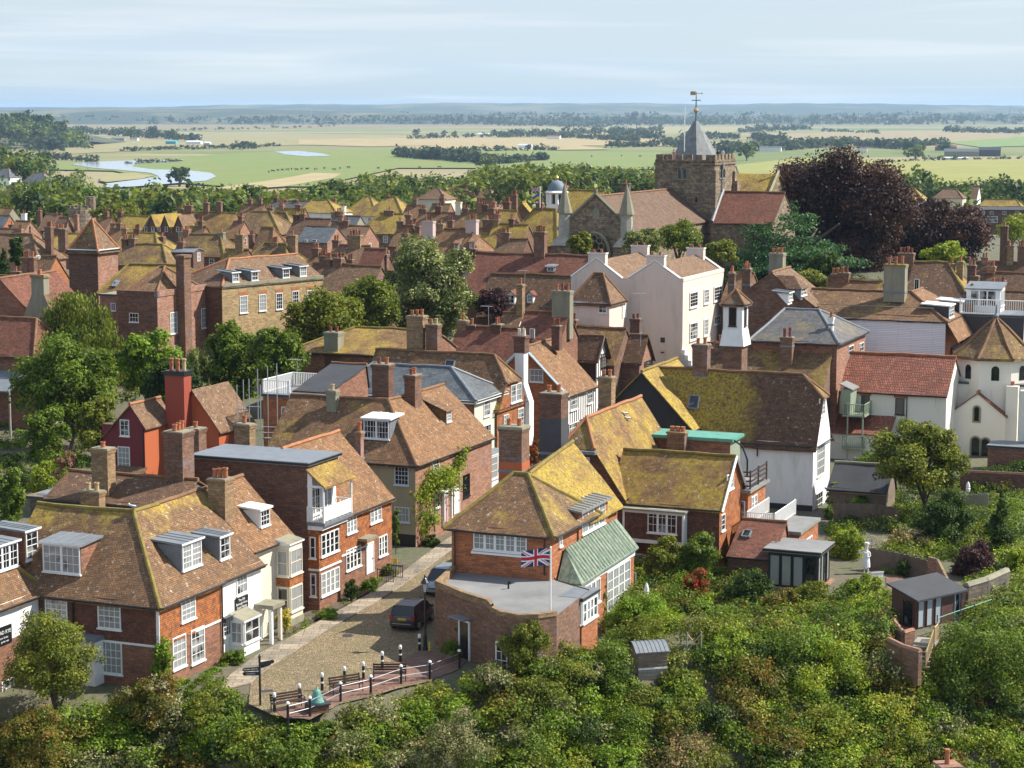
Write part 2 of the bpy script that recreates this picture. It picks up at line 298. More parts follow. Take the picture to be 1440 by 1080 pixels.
M['glass_dark'] = m_glass('dark_glass', (0.008, 0.010, 0.012), (0.06, 0.07, 0.075), 1.1)
M['glass_pale'] = m_glass('sky_lit_glass', (0.10, 0.14, 0.17), (0.34, 0.40, 0.44), .6)
# ---------------------------------------------------------------- house builder
class House:
    """local frame: origin at the front-right ground corner, front (F) is y=0 running x=-w..0, right side (R) is x=0 running y=0..d"""
    def __init__(s, name, label, cat='house', c=(0, 0), ze=6.0, zg=0.0, rot=A, w=6.0, d=8.0, l=None, r=None, group=None, at=None):
        p = P(c[0], c[1], ze) if at is None else Vector(at)
        s.rot = rot; s.o = Vector((p.x, p.y, zg)); s.he = ze - zg
        s.root = empty(name, s.o, rot, label, cat, group)
        s.Mi = Matrix.Rotation(-rot, 3, 'Z')
        s.w, s.d = w, d
        if l: q = s.loc(P(l[0], l[1], ze)); s.w = -q.x
        if r: q = s.loc(P(r[0], r[1], ze)); s.d = q.y
        s.O = {'F': 0.0, 'R': 0.0, 'L': 0.0, 'B': 0.0}; s.roofs = []; s.bg = False
    def loc(s, p): return s.Mi @ (Vector(p) - s.o)
    def hit(s, px, py, axis, val):           # pixel -> local point on the plane axis=val
        a = s.loc((0, 0, CZ)); b = s.loc(Vector((0, 0, CZ)) + ray(px, py)); i = 'xyz'.index(axis)
        t = (val - a[i]) / (b[i] - a[i]); return a + (b - a) * t
    # face coordinates (u along the face, n outwards, z up)
    def fp(s, f, u, n, z):
        return {'F': (-s.w + u, -n, z), 'R': (n, u, z), 'L': (-s.w - n, s.d - u, z), 'B': (-u, s.d + n, z)}[f]
    def fbox(s, mb, f, u0, u1, z0, z1, n0, n1, mat):
        a = s.fp(f, u0, n0, z0); b = s.fp(f, u1, n1, z1); mb.box(*a, *b, mat)
    def fu(s, f, px, py, off=0.0):
        if f == 'F': q = s.hit(px, py, 'y', -off); return q.x + s.w, q.z
        q = s.hit(px, py, 'x', off); return q.y, q.z
    # ------------------------------------------------ walls
    def walls(s, F, R=None, L=None, B=None, mat=None, top=None, name='wall', gx=None, z0=-1.5):
        """each face: a material or a list of (top height or None, material) bands"""
        R = R or F; L = L or F; B = B or F; mb = MB(); h = top or s.he; w, d = s.w, s.d
        cs = {'F': ((-w, 0), (0, 0)), 'R': ((0, 0), (0, d)), 'B': ((0, d), (-w, d)), 'L': ((-w, d), (-w, 0))}
        for f, m in (('F', F), ('R', R), ('B', B), ('L', L)):
            (x0, y0), (x1, y1) = cs[f]; bands = m if isinstance(m, list) else [(None, m)]; za = z0
            for zt, mm in bands:
                zb = h if zt is None else min(zt, h)
                mb.poly([(x0, y0, za), (x1, y1, za), (x1, y1, zb), (x0, y0, zb)], mm); za = zb
        mb.poly([(-w, 0, h), (0, 0, h), (0, d, h), (-w, d, h)], M['soil'])
        s.wmb = mb; s.wf = {'F': F, 'R': R, 'L': L, 'B': B}; s.wall = None; s.wname = name
        return s
    def topmat(s, f): m = s.wf[f]; return m[-1][1] if isinstance(m, list) else m
    def endwalls(s):
        if s.wmb: s.wall = s.wmb.build(s.wname, s.root); s.wmb = None
    # ------------------------------------------------ roof
    def ridgeh(s, rp, frac=0.5, kind='x'):
        q = s.hit(rp[0], rp[1], 'y', s.d * frac) if kind == 'x' else s.hit(rp[0], rp[1], 'x', -s.w * frac)
        return q
    def roof(s, kind, mat, hr=None, rp=None, o=0.28, hipL=0, hipR=0, hipF=0, hipB=0, jerk=None, mats=None, ridgem=None, frac=0.5, wing=None, gut='FR', step=0.9, amp=0.035, inner=True, verge=0.12):
        mb = MB(); w, d, he = s.w, s.d, s.he; rm = ridgem or M['ridge']; mm = dict(F=mat, R=mat, L=mat, B=mat); mm.update(mats or {})
        if rp: hr = s.ridgeh(rp, frac if kind not in 'L' else (wing or d) * 0.5 / d, 'x' if kind in ('x', 'L', 'pyr') else 'y').z
        s.hr = hr; s.kind = kind; s.frac = frac; s.eaves = dict(x='F', y='R', L='FR', pyr='FR', flat='FR')[kind] + ('R' if kind == 'x' and hipR and not jerk else '') + ('F' if kind == 'y' and hipF and not jerk else ''); S = lambda a, b, c, e, m_: mb.slab(a, b, c, e, m_, step, amp); lines = []
        if kind == 'x':
            ym = d * frac; k1 = (hr - he) / ym; k2 = (hr - he) / (d - ym); zf = he - o * k1; zb = he - o * k2
            gl = verge if not hipL else o; gr = verge if not hipR else o; jl = jerk or 0
            zl = he - o * ((hr - he) / hipL) if hipL else None; zr = he - o * ((hr - he) / hipR) if hipR else None
            xl, xr = (-w + hipL if hipL else -w - gl), (-hipR if hipR else gr)
            if jerk:                                   # half hip on the right: gable up to share jerk, then a small hip
                zj = he + (hr - he) * jerk; yj0, yj1 = ym * jerk, d - (d - ym) * jerk; xr = -hipR
                S((-w - gl, -o, zf), (gr, -o, zf), (gr, yj0, zj), (-w - gl, yj0, zj), mm['F']); S((-w - gl, yj0, zj), (gr, yj0, zj), (xr, ym, hr), (-w - gl, ym, hr), mm['F'])
                S((gr, d + o, zb), (-w - gl, d + o, zb), (-w - gl, ym, hr), (xr, ym, hr), mm['B'])
                S((gr, yj0, zj), (gr, yj1, zj), (xr, ym, hr), (xr, ym, hr), mm['R']); lines += [((gr, yj0, zj), (xr, ym, hr)), ((gr, yj1, zj), (xr, ym, hr))]
                s.wmb.poly([(0, 0, he), (0, d, he), (0, yj1, zj), (0, yj0, zj)], s.topmat('R'))
            else:
                S((-w - (o if hipL else gl), -o, zf), ((o if hipR else gr), -o, zf), (xr, ym, hr), (xl, ym, hr), mm['F'])
                S(((o if hipR else gr), d + o, zb), (-w - (o if hipL else gl), d + o, zb), (xl, ym, hr), (xr, ym, hr), mm['B'])
                if hipR: S((o, -o, zf), (o, d + o, zb), (xr, ym, hr), (xr, ym, hr), mm['R']); lines += [((o, -o, zf), (xr, ym, hr)), ((o, d + o, zb), (xr, ym, hr))]
                else: s.wmb.poly([(0, 0, he), (0, d, he), (0, ym, hr - 0.05)], s.topmat('R'))
            if hipL: S((-w - o, d + o, zb), (-w - o, -o, zf), (xl, ym, hr), (xl, ym, hr), mm['L']); lines += [((-w - o, -o, zf), (xl, ym, hr)), ((-w - o, d + o, zb), (xl, ym, hr))]
            else: s.wmb.poly([(-w, d, he), (-w, 0, he), (-w, ym, hr - 0.05)], s.topmat('L'))
            lines.append(((xl, ym, hr), (xr, ym, hr))); s.pl = {'F': (k1, 0), 'R': ((hr - he) / hipR if hipR else 1, 0)}
        elif kind == 'y':
            xm = -w * frac; k1 = (hr - he) / -xm; k2 = (hr - he) / (w + xm); zr = he - o * k1; zl = he - o * k2
            gf = verge; gb = verge; yf = hipF if hipF else -gf; yb = d - hipB if hipB else d + gb
            if jerk:
                zj = he + (hr - he) * jerk; xj0, xj1 = xm * jerk, -w + (w + xm) * jerk; yf = hipF
                S((o, -gf, zr), (o, yb, zr), (xj0, yb, zj), (xj0, -gf, zj), mm['R']); S((xj0, -gf, zj), (xj0, yb, zj), (xm, yb, hr), (xm, yf, hr), mm['R'])
                S((-w - o, yb, zl), (-w - o, -gf, zl), (xm, yf, hr), (xm, yb, hr), mm['L'])
                S((xj1, -gf, zj), (xj0, -gf, zj), (xm, yf, hr), (xm, yf, hr), mm['F']); lines += [((xj0, -gf, zj), (xm, yf, hr)), ((xj1, -gf, zj), (xm, yf, hr))]
                s.wmb.poly([(-w, 0, he), (0, 0, he), (xj0, 0, zj), (xj1, 0, zj)], s.topmat('F'))
            else:
                ef = -o if hipF else -gf; eb = d + (o if hipB else gb)
                zF = he - o * ((hr - he) / hipF) if hipF else 0
                S((o, ef, zr), (o, eb, zr), (xm, yb, hr), (xm, yf, hr), mm['R']); S((-w - o, eb, zl), (-w - o, ef, zl), (xm, yf, hr), (xm, yb, hr), mm['L'])
                if hipF: S((-w - o, ef, zl), (o, ef, zr), (xm, yf, hr), (xm, yf, hr), mm['F']); lines += [((o, ef, zr), (xm, yf, hr)), ((-w - o, ef, zl), (xm, yf, hr))]
                else: s.wmb.poly([(-w, 0, he), (0, 0, he), (xm, 0, hr - 0.05)], s.topmat('F'))
            if hipB: S((o, d + o, zr), (-w - o, d + o, zl), (xm, yb, hr), (xm, yb, hr), mm['B']); lines += [((o, d + o, zr), (xm, yb, hr)), ((-w - o, d + o, zl), (xm, yb, hr))]
            else: s.wmb.poly([(0, d, he), (-w, d, he), (xm, d, hr - 0.05)], s.topmat('B'))
            lines.append(((xm, yf, hr), (xm, yb, hr))); s.pl = {'R': (k1, 0), 'F': ((hr - he) / hipF if hipF else 1, 0)}
        elif kind == 'L':                              # front wing along x, then mitred along y on the right side
            a = (wing or 6) / 2; k = (hr - he) / a; ze = he - o * k; gl, gb = verge, verge
            S((-w - gl, -o, ze), (o, -o, ze), (-a, a, hr), (-w - gl, a, hr), mm['F']); S((o, -o, ze), (o, d + gb, ze), (-a, d + gb, hr), (-a, a, hr), mm['R'])
            S((-2 * a - o, 2 * a + o, ze), (-w - gl, 2 * a + o, ze), (-w - gl, a, hr), (-a, a, hr), mm['B']); S((-2 * a - o, d + gb, ze), (-2 * a - o, 2 * a + o, ze), (-a, a, hr), (-a, d + gb, hr), mm['L'])
            s.wmb.poly([(-w, 2 * a, he), (-w, 0, he), (-w, a, hr - 0.05)], s.topmat('L')); s.wmb.poly([(0, d, he), (-2 * a, d, he), (-a, d, hr - 0.05)], s.topmat('B'))
            lines += [((-w - gl, a, hr), (-a, a, hr)), ((-a, a, hr), (-a, d + gb, hr)), ((o, -o, ze), (-a, a, hr))]; s.pl = {'F': (k, 0), 'R': (k, 0)}
        elif kind == 'pyr':
            c = (-w * 0.5, d * 0.5, hr); k = (hr - he) / (d / 2); k2 = (hr - he) / (w / 2); z = he - o * (k + k2) / 2
            for a, b, f in (((-w - o, -o, z), (o, -o, z), 'F'), ((o, -o, z), (o, d + o, z), 'R'), ((o, d + o, z), (-w - o, d + o, z), 'B'), ((-w - o, d + o, z), (-w - o, -o, z), 'L')):
                S(a, b, c, c, mm[f]); lines.append((a, c))
            s.pl = {'F': (k, 0), 'R': (k2, 0)}
        elif kind == 'flat':
            mb.box(-w - o, -o, he - 0.02, o, d + o, he + 0.22, mat); mb.box(-w - o - .01, -o - .01, he + 0.02, o + .01, d + o + .01, he + 0.16, mm.get('edge', M['dpaint'])); s.hr = he
        n = 5 if s.bg else 7
        for p, q in lines:
            p, q = Vector(p), Vector(q); L = (q - p).length; ns = max(1, int(L / 1.2)); mb.tube([(lambda v: (v.x, v.y, v.z + wob(v, amp) + 0.03))(p.lerp(q, i / ns)) for i in range(ns + 1)], 0.13 if not s.bg else 0.16, rm, n)
        s.roofo = mb.build('roof', s.root)
        if not s.bg and kind != 'flat' and gut:
            g = MB(); z = None
            if 'F' in gut and not (kind == 'y' and not hipF): z = he - o * 0.8; g.tube([(-w - .1, -o - .05, z), (0.1, -o - .05, z)], 0.055, M['bpaint'], 5)
            if 'R' in gut and not (kind == 'x' and not hipR): z = he - o * 0.8; g.tube([(o + .05, -.1, z), (o + .05, d + .1, z)], 0.055, M['bpaint'], 5)
            if g.v: g.build('gutter', s.root)
        s.endwalls(); return s
    # ------------------------------------------------ windows and doors
    def fw(s, f, u, z, w, h, nx=2, ny=3, fr=None, off=0.0, sill=True, glass=None, name='window', parent=None, border=0.07, lights=1, bar=0.028):
        fr = fr or M['wpaint']; mb = MB(); o = off
        B = lambda u0, u1, z0, z1, n0, n1: s.fbox(mb, f, u0, u1, z0, z1, o + n0, o + n1, fr)
        B(u, u + w, z, z + border, -.02, .06); B(u, u + w, z + h - border, z + h, -.02, .06); B(u, u + border, z + border, z + h - border, -.02, .06); B(u + w - border, u + w, z + border, z + h - border, -.02, .06)
        iw, ih = w - 2 * border, h - 2 * border
        for i in range(1, nx):
            c = u + border + iw * i / nx; bb = border * 1.1 if lights > 1 and i % (nx // lights) == 0 else bar / 2; B(c - bb, c + bb, z + border, z + h - border, .0, .045 if bb > bar else .035)
        for j in range(1, ny):
            c = z + border + ih * j / ny; bb = bar / 2 * (1.6 if ny % 2 == 0 and j == ny // 2 else 1); B(u + border, u + w - border, c - bb, c + bb, .003, .037)
        if sill: B(u - .06, u + w + .06, z - .09, z - .002, -.02, .12)
        wo_ = mb.build(name, parent or s.root); p = MB(); s.fbox(p, f, u + border * .6, u + w - border * .6, z + border * .6, z + h - border * .6, o - .02, o + .012, glass or M['glass'])
        p.build('pane', wo_); return wo_
    def win(s, f, x0, y0, x1, y1, nx=2, ny=3, off=0.0, **k):
        cx, cy = (x0 + x1) / 2, (y0 + y1) / 2; ua, _ = s.fu(f, x0, cy, off); ub, _ = s.fu(f, x1, cy, off); _, za = s.fu(f, cx, y1, off); _, zb = s.fu(f, cx, y0, off)
        if f in getattr(s, 'eaves', '') and off < .2: zb = min(zb, s.he - .3)
        return s.fw(f, min(ua, ub), za, abs(ub - ua), zb - za, nx, ny, off=off, **k)
    def door(s, f, x0, y0, x1, y1, mat=None, off=0.0, fr=None, panels=True):
        cx, cy = (x0 + x1) / 2, (y0 + y1) / 2; u, _ = s.fu(f, x0, cy, off); u1, _ = s.fu(f, x1, cy, off); _, za = s.fu(f, cx, y1, off); _, zb = s.fu(f, cx, y0, off); w, h = abs(u1 - u), zb - za
        mb = MB(); m = mat or M['wpaint']; fr = fr or M['wpaint']
        s.fbox(mb, f, u, u + w, za, zb, off - .02, off + .04, m)
        for a, b, c, e in ((u - .09, u, za, zb + .09), (u + w, u + w + .09, za, zb + .09), (u, u + w, zb, zb + .09)): s.fbox(mb, f, a, b, c, e, off - .02, off + .08, fr)
        for i in (0, 1):
            for j in (0, 1, 2): s.fbox(mb, f, u + w * (.12 + .44 * i), u + w * (.44 + .44 * i), za + h * (.08 + .31 * j), za + h * (.33 + .31 * j), off + .04, off + .055, m)
        dd = mb.build('door', s.root); k = MB(); s.fbox(k, f, u + w * .85, u + w * .93, za + h * .45, za + h * .5, off + .056, off + .11, M['bpaint']); k.build('handle', dd); return dd
    # ------------------------------------------------ chimneys
    def chim(s, px, ytop, ybase, wpx, axis='y', val=None, pots=2, mat=None, depth=0.6, cap=None, potm=None, poth=0.55, foot=None, along='x', capm=None, low=None):
        """stack whose top centre is at (px,ytop) and which meets the roof at ybase, lying on the local plane axis=val"""
        if val is None: val = (s.d * s.frac if s.kind == 'x' else s.d * .5) if axis == 'y' else -s.w * getattr(s, 'frac', .5)
        q = s.hit(px, ybase, axis, val); t = s.hit(px, ytop, axis, val); D = (s.Mi.transposed() @ q + s.o).y; w = wpx * D / FPX
        mat = mat or M['brick_rust']; mb = MB(); x, y = q.x, q.y; hw, hd = (w / 2, depth / 2) if along == 'x' else (depth / 2, w / 2)
        zt = t.z; zb = min(q.z - 1.0, zt - 1.0) if foot is None else foot
        if low:
            mb.box(x - hw - .02, y - hd - .02, zb, x + hw + .02, y + hd + .02, q.z + low[1], low[0]); mb.box(x - hw, y - hd, q.z + low[1], x + hw, y + hd, zt - .18, mat)
        else: mb.box(x - hw, y - hd, zb, x + hw, y + hd, zt - .18, mat)
        mb.box(x - hw - .05, y - hd - .05, zt - .30, x + hw + .05, y + hd + .05, zt - .14, mat); mb.box(x - hw - .09, y - hd - .09, zt - .14, x + hw + .09, y + hd + .09, zt - .03, capm or mat); mb.box(x - hw - .02, y - hd - .02, zt - .03, x + hw + .02, y + hd + .02, zt + .04, capm or M['cem'])
        mb.box(x - hw - .04, y - hd - .04, q.z - .12, x + hw + .04, y + hd + .04, q.z + .06, M['lead']) if not s.bg else None
        c = mb.build('chimney', s.root); long = max(hw, hd); pm = potm or [M['pot']]
        pm = pm if isinstance(pm, list) else [pm]
        for i in range(pots):
            f = (-1 + (2 * i + 1) / pots) * long * .92; xx, yy = (x + f, y) if hw >= hd else (x, y + f); r = min(.15, long / max(pots, 1) * .8, .16); hh = poth * (1 + .2 * ((i * 37) % 3 - 1) * .5)
            b = MB(); b.lathe(xx, yy, [(r * 1.05, zt), (r * .92, zt + hh * .75), (r * 1.15, zt + hh * .82), (r * 1.1, zt + hh), (r * .8, zt + hh), (r * .8, zt + hh * .7)], pm[i % len(pm)], 8 if s.bg else 10)
            b.build('chimney_pot', c)
        return c
    # ------------------------------------------------ dormers
    def dormer(s, f, x0, y0, x1, y1, nx=2, ny=3, style='flat', roofm=None, cheek=None, fr=None, lights=1, over=.18, rise=.5, name='dormer', axisval=None):
        """window front given in pixels; its foot stands on the roof slope of face f"""
        k = s.pl[f][0]; cx = (x0 + x1) / 2; ax = 'y' if f == 'F' else 'x'
        lo, hi = 0.05, (s.d if f == 'F' else s.w) * .9
        for _ in range(40):                              # march to where the ray meets the slope
            m_ = (lo + hi) / 2; q = s.hit(cx, y1, ax, m_ if f == 'F' else -m_)
            if q.z > s.he + m_ * k: lo = m_
            else: hi = m_
        n = m_; u0, _ = s.fu(f, x0, (y0 + y1) / 2, -n); u1, _ = s.fu(f, x1, (y0 + y1) / 2, -n); u0, u1 = min(u0, u1), max(u0, u1); _, zt = s.fu(f, cx, y0, -n); zb = s.he + n * k + .02; h = zt - zb; L = h / k
        cheek = cheek or M['lead']; mb = MB(); F = lambda u, nn, z: s.fp(f, u, nn, z)
        mb.poly([F(u0, -n, zb - .3), F(u1, -n, zb - .3), F(u1, -n, zt), F(u0, -n, zt)], cheek)
        for u in (u0, u1): mb.poly([F(u, -n, zb - .3), F(u, -n, zt), F(u, -n - L, zt)], cheek)
        root = mb.build(name, s.root); r = MB(); rm = roofm or M['lead']
        if style == 'flat':
            a = [F(u0 - over, -n + over, zt), F(u1 + over, -n + over, zt), F(u1 + over, -n - L - .5, zt + .16), F(u0 - over, -n - L - .5, zt + .16)]
            r.poly([(p[0], p[1], p[2] + .12) for p in a], rm); r.poly(a[::-1], rm)
            for i in range(4): p, q = a[i], a[(i + 1) % 4]; r.poly([p, q, (q[0], q[1], q[2] + .12), (p[0], p[1], p[2] + .12)], fr or M['wpaint'] if i == 0 else rm)
            for i in range(1, 4):
                u = u0 + (u1 - u0) * i / 4; p = F(u, -n + over, zt + .14); q = F(u, -n - L - .5, zt + .30); r.tube([p, q], .02, rm, 4)
        elif style == 'gable' or style == 'hip':
            um = (u0 + u1) / 2; zr = zt + rise * (u1 - u0); Lr = (zr - zb) / k; e = 0.45 * (u1 - u0) if style == 'hip' else -over
            for sgn, ua in ((1, u0 - over), (-1, u1 + over)):
                zo = zt - over * rise * 2 * .5
                pts = [F(ua, -n + over, zo), F(um, -n - e, zr), F(um, -n - Lr - .1, zr), F(ua, -n - L - .1, zo)]
                r.poly(pts if sgn < 0 else pts[::-1], rm); r.poly([(p[0], p[1], p[2] - .07) for p in (pts if sgn > 0 else pts[::-1])], rm)
            if style == 'hip': r.poly([F(u0 - over, -n + over, zt - over * rise), F(u1 + over, -n + over, zt - over * rise), F(um, -n - e, zr)], rm)
            else: mb2 = MB(); mb2.poly([F(u0, -n, zt), F(u1, -n, zt), F(um, -n, zr)], cheek); mb2.build('gable_front', root)
        elif style == 'cat':                              # catslide: roof carried up at a flatter pitch
            a = [F(u0 - over, -n + over, zt), F(u1 + over, -n + over, zt), F(u1 + over, -n - L * 1.9, zt + L * .9 * k), F(u0 - over, -n - L * 1.9, zt + L * .9 * k)]
            for u in (u0, u1): r.poly([F(u, -n, zt), F(u, -n - L, zt), F(u, -n - L * 1.9, zt + L * .9 * k)], cheek)
            r.slab(*a, rm, .6, .01, .08)
        r.build('dormer_roof', root); sw = u1 - u0
        s.fw(f, u0 + .05, zb + .1, sw - .1, h - .14, nx, ny, fr, off=-n + .01, sill=True, parent=root, name='window_frame', lights=lights) if not s.bg else s.fw(f, u0 + .05, zb + .1, sw - .1, h - .14, nx, ny, fr, off=-n + .01, sill=False, parent=root, name='window_frame')
        return root
    def pipe(s, f, u, z0, z1, off=.1, mat=None, name='drainpipe'):
        mb = MB(); mb.tube([s.fp(f, u, off, z0), s.fp(f, u, off, z1)], .05, mat or M['bpaint'], 6); return mb.build(name, s.root)
    def part(s, name, mb, parent=None): return mb.build(name, parent or s.root)
    def skylight(s, f, px, py, w=.6, h=.9, name='skylight'):
        k = s.pl[f][0]; lo, hi = .05, (s.d if f == 'F' else s.w) * .9
        for _ in range(40):
            m_ = (lo + hi) / 2; q = s.hit(px, py, 'y' if f == 'F' else 'x', m_ if f == 'F' else -m_)
            if q.z > s.he + m_ * k: lo = m_
            else: hi = m_
        u = q.x + s.w if f == 'F' else q.y; c = 1 / sqrt(1 + k * k); mb = MB()
        def fr(du, dv, dz): n = m_ + dv * c; return s.fp(f, u + du, -n + dz * k * c, s.he + n * k + dz * c)
        for (a, b, e, g) in ((-w / 2, w / 2, -h / 2, -h / 2 + .08), (-w / 2, w / 2, h / 2 - .08, h / 2), (-w / 2, -w / 2 + .08, -h / 2, h / 2), (w / 2 - .08, w / 2, -h / 2, h / 2)):
            lowr = [fr(a, e, .0), fr(b, e, .0), fr(b, g, .0), fr(a, g, .0)]; up = [fr(a, e, .17), fr(b, e, .17), fr(b, g, .17), fr(a, g, .17)]
            mb.poly(up, M['lead'])
            for i in range(4): mb.poly([lowr[i], lowr[(i + 1) % 4], up[(i + 1) % 4], up[i]], M['lead'])
        o = mb.build(name, s.root); p = MB(); p.poly([fr(-w / 2, -h / 2, .14), fr(w / 2, -h / 2, .14), fr(w / 2, h / 2, .14), fr(-w / 2, h / 2, .14)], M['glass']); p.build('pane', o); return o
def railing(mb, pts, h, mat, gap=.14, t=.03, post=.09, rail=.06):
    """balustrade along a polyline of floor points"""
    for a, b in zip(pts, pts[1:]):
        a, b = Vector(a), Vector(b); L = (b - a).length; n = max(1, int(L / gap)); z = Vector((0, 0, 1))
        mb.tube([a + z * h, b + z * h], rail / 2 + .01, mat, 4); mb.tube([a + z * .1, b + z * .1], rail / 2, mat, 4)
        for i in range(n + 1):
            p = a.lerp(b, i / n); r = (post if i in (0, n) else t) / 2; mb.box(p.x - r, p.y - r, p.z, p.x + r, p.y + r, p.z + h + (.06 if i in (0, n) else 0), mat)
def text(body, size, mat, M_, parent=None, name='lettering', ext=.004, align='CENTER'):
    c = bpy.data.curves.new(name, 'FONT'); c.body = body; c.size = size; c.extrude = ext; c.align_x = align; c.align_y = 'CENTER'; c.resolution_u = 2
    t = bpy.data.objects.new(name, c); COL.objects.link(t); dg = bpy.context.evaluated_depsgraph_get(); me = bpy.data.meshes.new_from_object(t.evaluated_get(dg)); bpy.data.objects.remove(t)
    me.materials.clear(); me.materials.append(mat); o = bpy.data.objects.new(name, me); COL.objects.link(o); o.parent = parent; o.matrix_local = M_; return o
def facem(h, f, u, z, off):                 # matrix that lays text on a wall face
    ax = {'F': ((1, 0, 0), (0, -1, 0)), 'R': ((0, 1, 0), (1, 0, 0))}[f]; X, N = map(Vector, ax); Z = Vector((0, 0, 1)); m = Matrix((X, Z, N)).transposed().to_4x4(); m.translation = Vector(h.fp(f, u, off, z)); return m
# ================================================================ the setting: ground, square, marsh, river, hills
def axis(parts):
    o = []
    for a, b, s in parts:
        n = max(1, int(round((b - a) / s))); o += [a + (b - a) * i / n for i in range(n)]
    return o + [parts[-1][1]]
xs = axis([(-30000, -4000, 3000), (-4000, -600, 350), (-600, -90, 40), (-90, 90, 2.0), (90, 600, 40), (600, 4000, 350), (4000, 30000, 3000)])
ys = axis([(20, 84, 8), (84, 132, 1.5), (132, 320, 6), (320, 1000, 22), (1000, 3000, 250), (3000, 30000, 3000)])
def terrain():
    X, Y = np.meshgrid(xs, ys); Z = np.array([[G(x, y) + (0.25 * sin(x * .8 + y) * sin(y * .7) if y < edge_y(x) - 2 else 0) - .02 for x in xs] for y in ys]); V = np.stack([X, Y, Z], -1).reshape(-1, 3); nx, ny = len(xs), len(ys)
    f = [(j * nx + i, j * nx + i + 1, (j + 1) * nx + i + 1, (j + 1) * nx + i) for j in range(ny - 1) for i in range(nx - 1)]
    me = bpy.data.meshes.new('ground'); me.from_pydata(V.tolist(), [], f); me.polygons.foreach_set('use_smooth', [True] * len(f)); o = bpy.data.objects.new('ground', me); COL.objects.link(o); return o
def m_ground():
    t = NT('ground_earth_grass'); pos = t.pos(); a = t.noise(pos, .22, 6); b = t.noise(pos, 2.5, 5, .7); near = t.mix(t.ramp(a, .35, .65), (.105, .085, .055), (.055, .08, .025)); near = t.mix(t.ramp(b, .4, .7), near, (.14, .12, .085))
    mp_ = t.n('ShaderNodeMapping'); mp_.inputs['Scale'].default_value = (.0011, .0032, .001); t.l(pos, mp_.inputs[0]); v = t.n('ShaderNodeTexVoronoi', Scale=1.0); t.l(mp_.outputs[0], v.inputs['Vector'])
    sp = t.n('ShaderNodeSeparateColor'); t.l(v.outputs['Color'], sp.inputs[0]); f1 = t.mix(t.ramp(sp.outputs[0], .3, .45), (.12, .15, .035), (.26, .215, .11)); f1 = t.mix(t.ramp(sp.outputs[1], .62, .7), f1, (.18, .175, .065)); n = t.noise(pos, .01, 6, .7); f1 = t.mix(.45, f1, t.ramp(n, .3, .7, (.6, .65, .55, 1), (1.3, 1.25, 1.2, 1)), 'MULTIPLY')
    s = t.n('ShaderNodeSeparateXYZ'); t.l(pos, s.inputs[0]); m_ = t.n('ShaderNodeMapRange'); m_.inputs['From Min'].default_value = 560; m_.inputs['From Max'].default_value = 800; t.l(s.outputs['Y'], m_.inputs['Value'])
    return t.done(t.mix(m_.outputs[0], near, f1), .95, b, .4, .05)
gr = terrain(); gr.data.materials.append(m_ground()); tag(gr, kind='structure')
def m_cobble():
    t = NT('cobbles'); pos = t.pos(); v = t.n('ShaderNodeTexVoronoi', Scale=6.5); t.l(pos, v.inputs['Vector']); sp = t.n('ShaderNodeSeparateColor'); t.l(v.outputs['Color'], sp.inputs[0]); col = t.mix(sp.outputs[0], (.175, .12, .065), (.34, .255, .15)); e = t.n('ShaderNodeTexVoronoi', Scale=6.5, feature='DISTANCE_TO_EDGE'); t.l(pos, e.inputs['Vector'])
    col = t.mix(t.ramp(e.outputs['Distance'], .02, .09), (.075, .068, .04), col); n = t.noise(pos, .5, 6, .65); col = t.mix(t.ramp(n, .42, .7), col, t.mix(.55, col, (.12, .125, .045))); n2 = t.noise(pos, .16, 4); col = t.mix(.5, col, t.ramp(n2, .3, .7, (.7, .68, .66, 1), (1.2, 1.15, 1.05, 1)), 'MULTIPLY')
    return t.done(col, .85, t.ramp(e.outputs['Distance'], .0, .16), .8, .04)
M['cobble'] = m_cobble()
M['flag'] = m_course('stone_flags', (.34, .295, .225), (.25, .215, .165), (.12, .105, .08), .95, .6, .02, .5, (.15, .15, .08), .55, .75, .7, None, .9, .5)
M['paver'] = m_course('brick_pavers', (.27, .135, .095), (.19, .10, .075), (.11, .085, .065), .22, .11, .012, .5, (.17, .15, .10), .5, .7, .5, None, .9, .4)
def sheet(name, pts, mat, z, kerb=0.0, kind='structure'):
    b = MB(); q = [P(x, y, 0) for x, y in pts]; q = [Vector((p.x, p.y, max(G(p.x, p.y), 0) + z)) for p in q]; b.poly(q, mat)
    if kerb:
        for a, c in zip(q, q[1:] + q[:1]): b.poly([(a.x, a.y, a.z - kerb), (c.x, c.y, c.z - kerb), c, a], mat)
    o = b.build(name); return tag(o, kind=kind)
lf = [(352, 962), (378, 940), (425, 910), (470, 882), (520, 853), (560, 828), (600, 800), (640, 772), (690, 735), (730, 705)]
sheet('cobbled_road', lf + [(800, 705), (760, 760), (690, 830), (665, 920), (640, 935), (606, 958), (560, 968), (520, 980), (478, 990), (436, 1012), (384, 1006), (350, 990)], M['cobble'], .012)
pv = [(300, 975), (325, 950), (362, 922), (400, 902), (440, 880), (480, 858), (528, 832), (570, 803), (600, 780), (632, 757), (680, 722), (720, 692)]
sheet('stone_pavement', pv + lf[::-1], M['flag'], .10, .12)
sheet('brick_terrace', [(384, 998), (421, 989), (453, 973), (484, 963), (511, 953), (540, 938), (566, 926), (592, 915), (612, 918), (630, 925), (660, 925), (645, 942), (606, 957), (564, 964), (521, 979), (479, 988), (436, 1011), (400, 1010)], M['paver'], .03, .04)
sheet('flower_bed', [(383, 905), (430, 880), (480, 855), (530, 828), (575, 798), (560, 792), (500, 824), (450, 855), (410, 872), (385, 890)], M['soil'], .115, .1)
sheet('patio', [(836, 880), (870, 905), (960, 860), (960, 800), (900, 790), (880, 800)], M['paver'], .02)
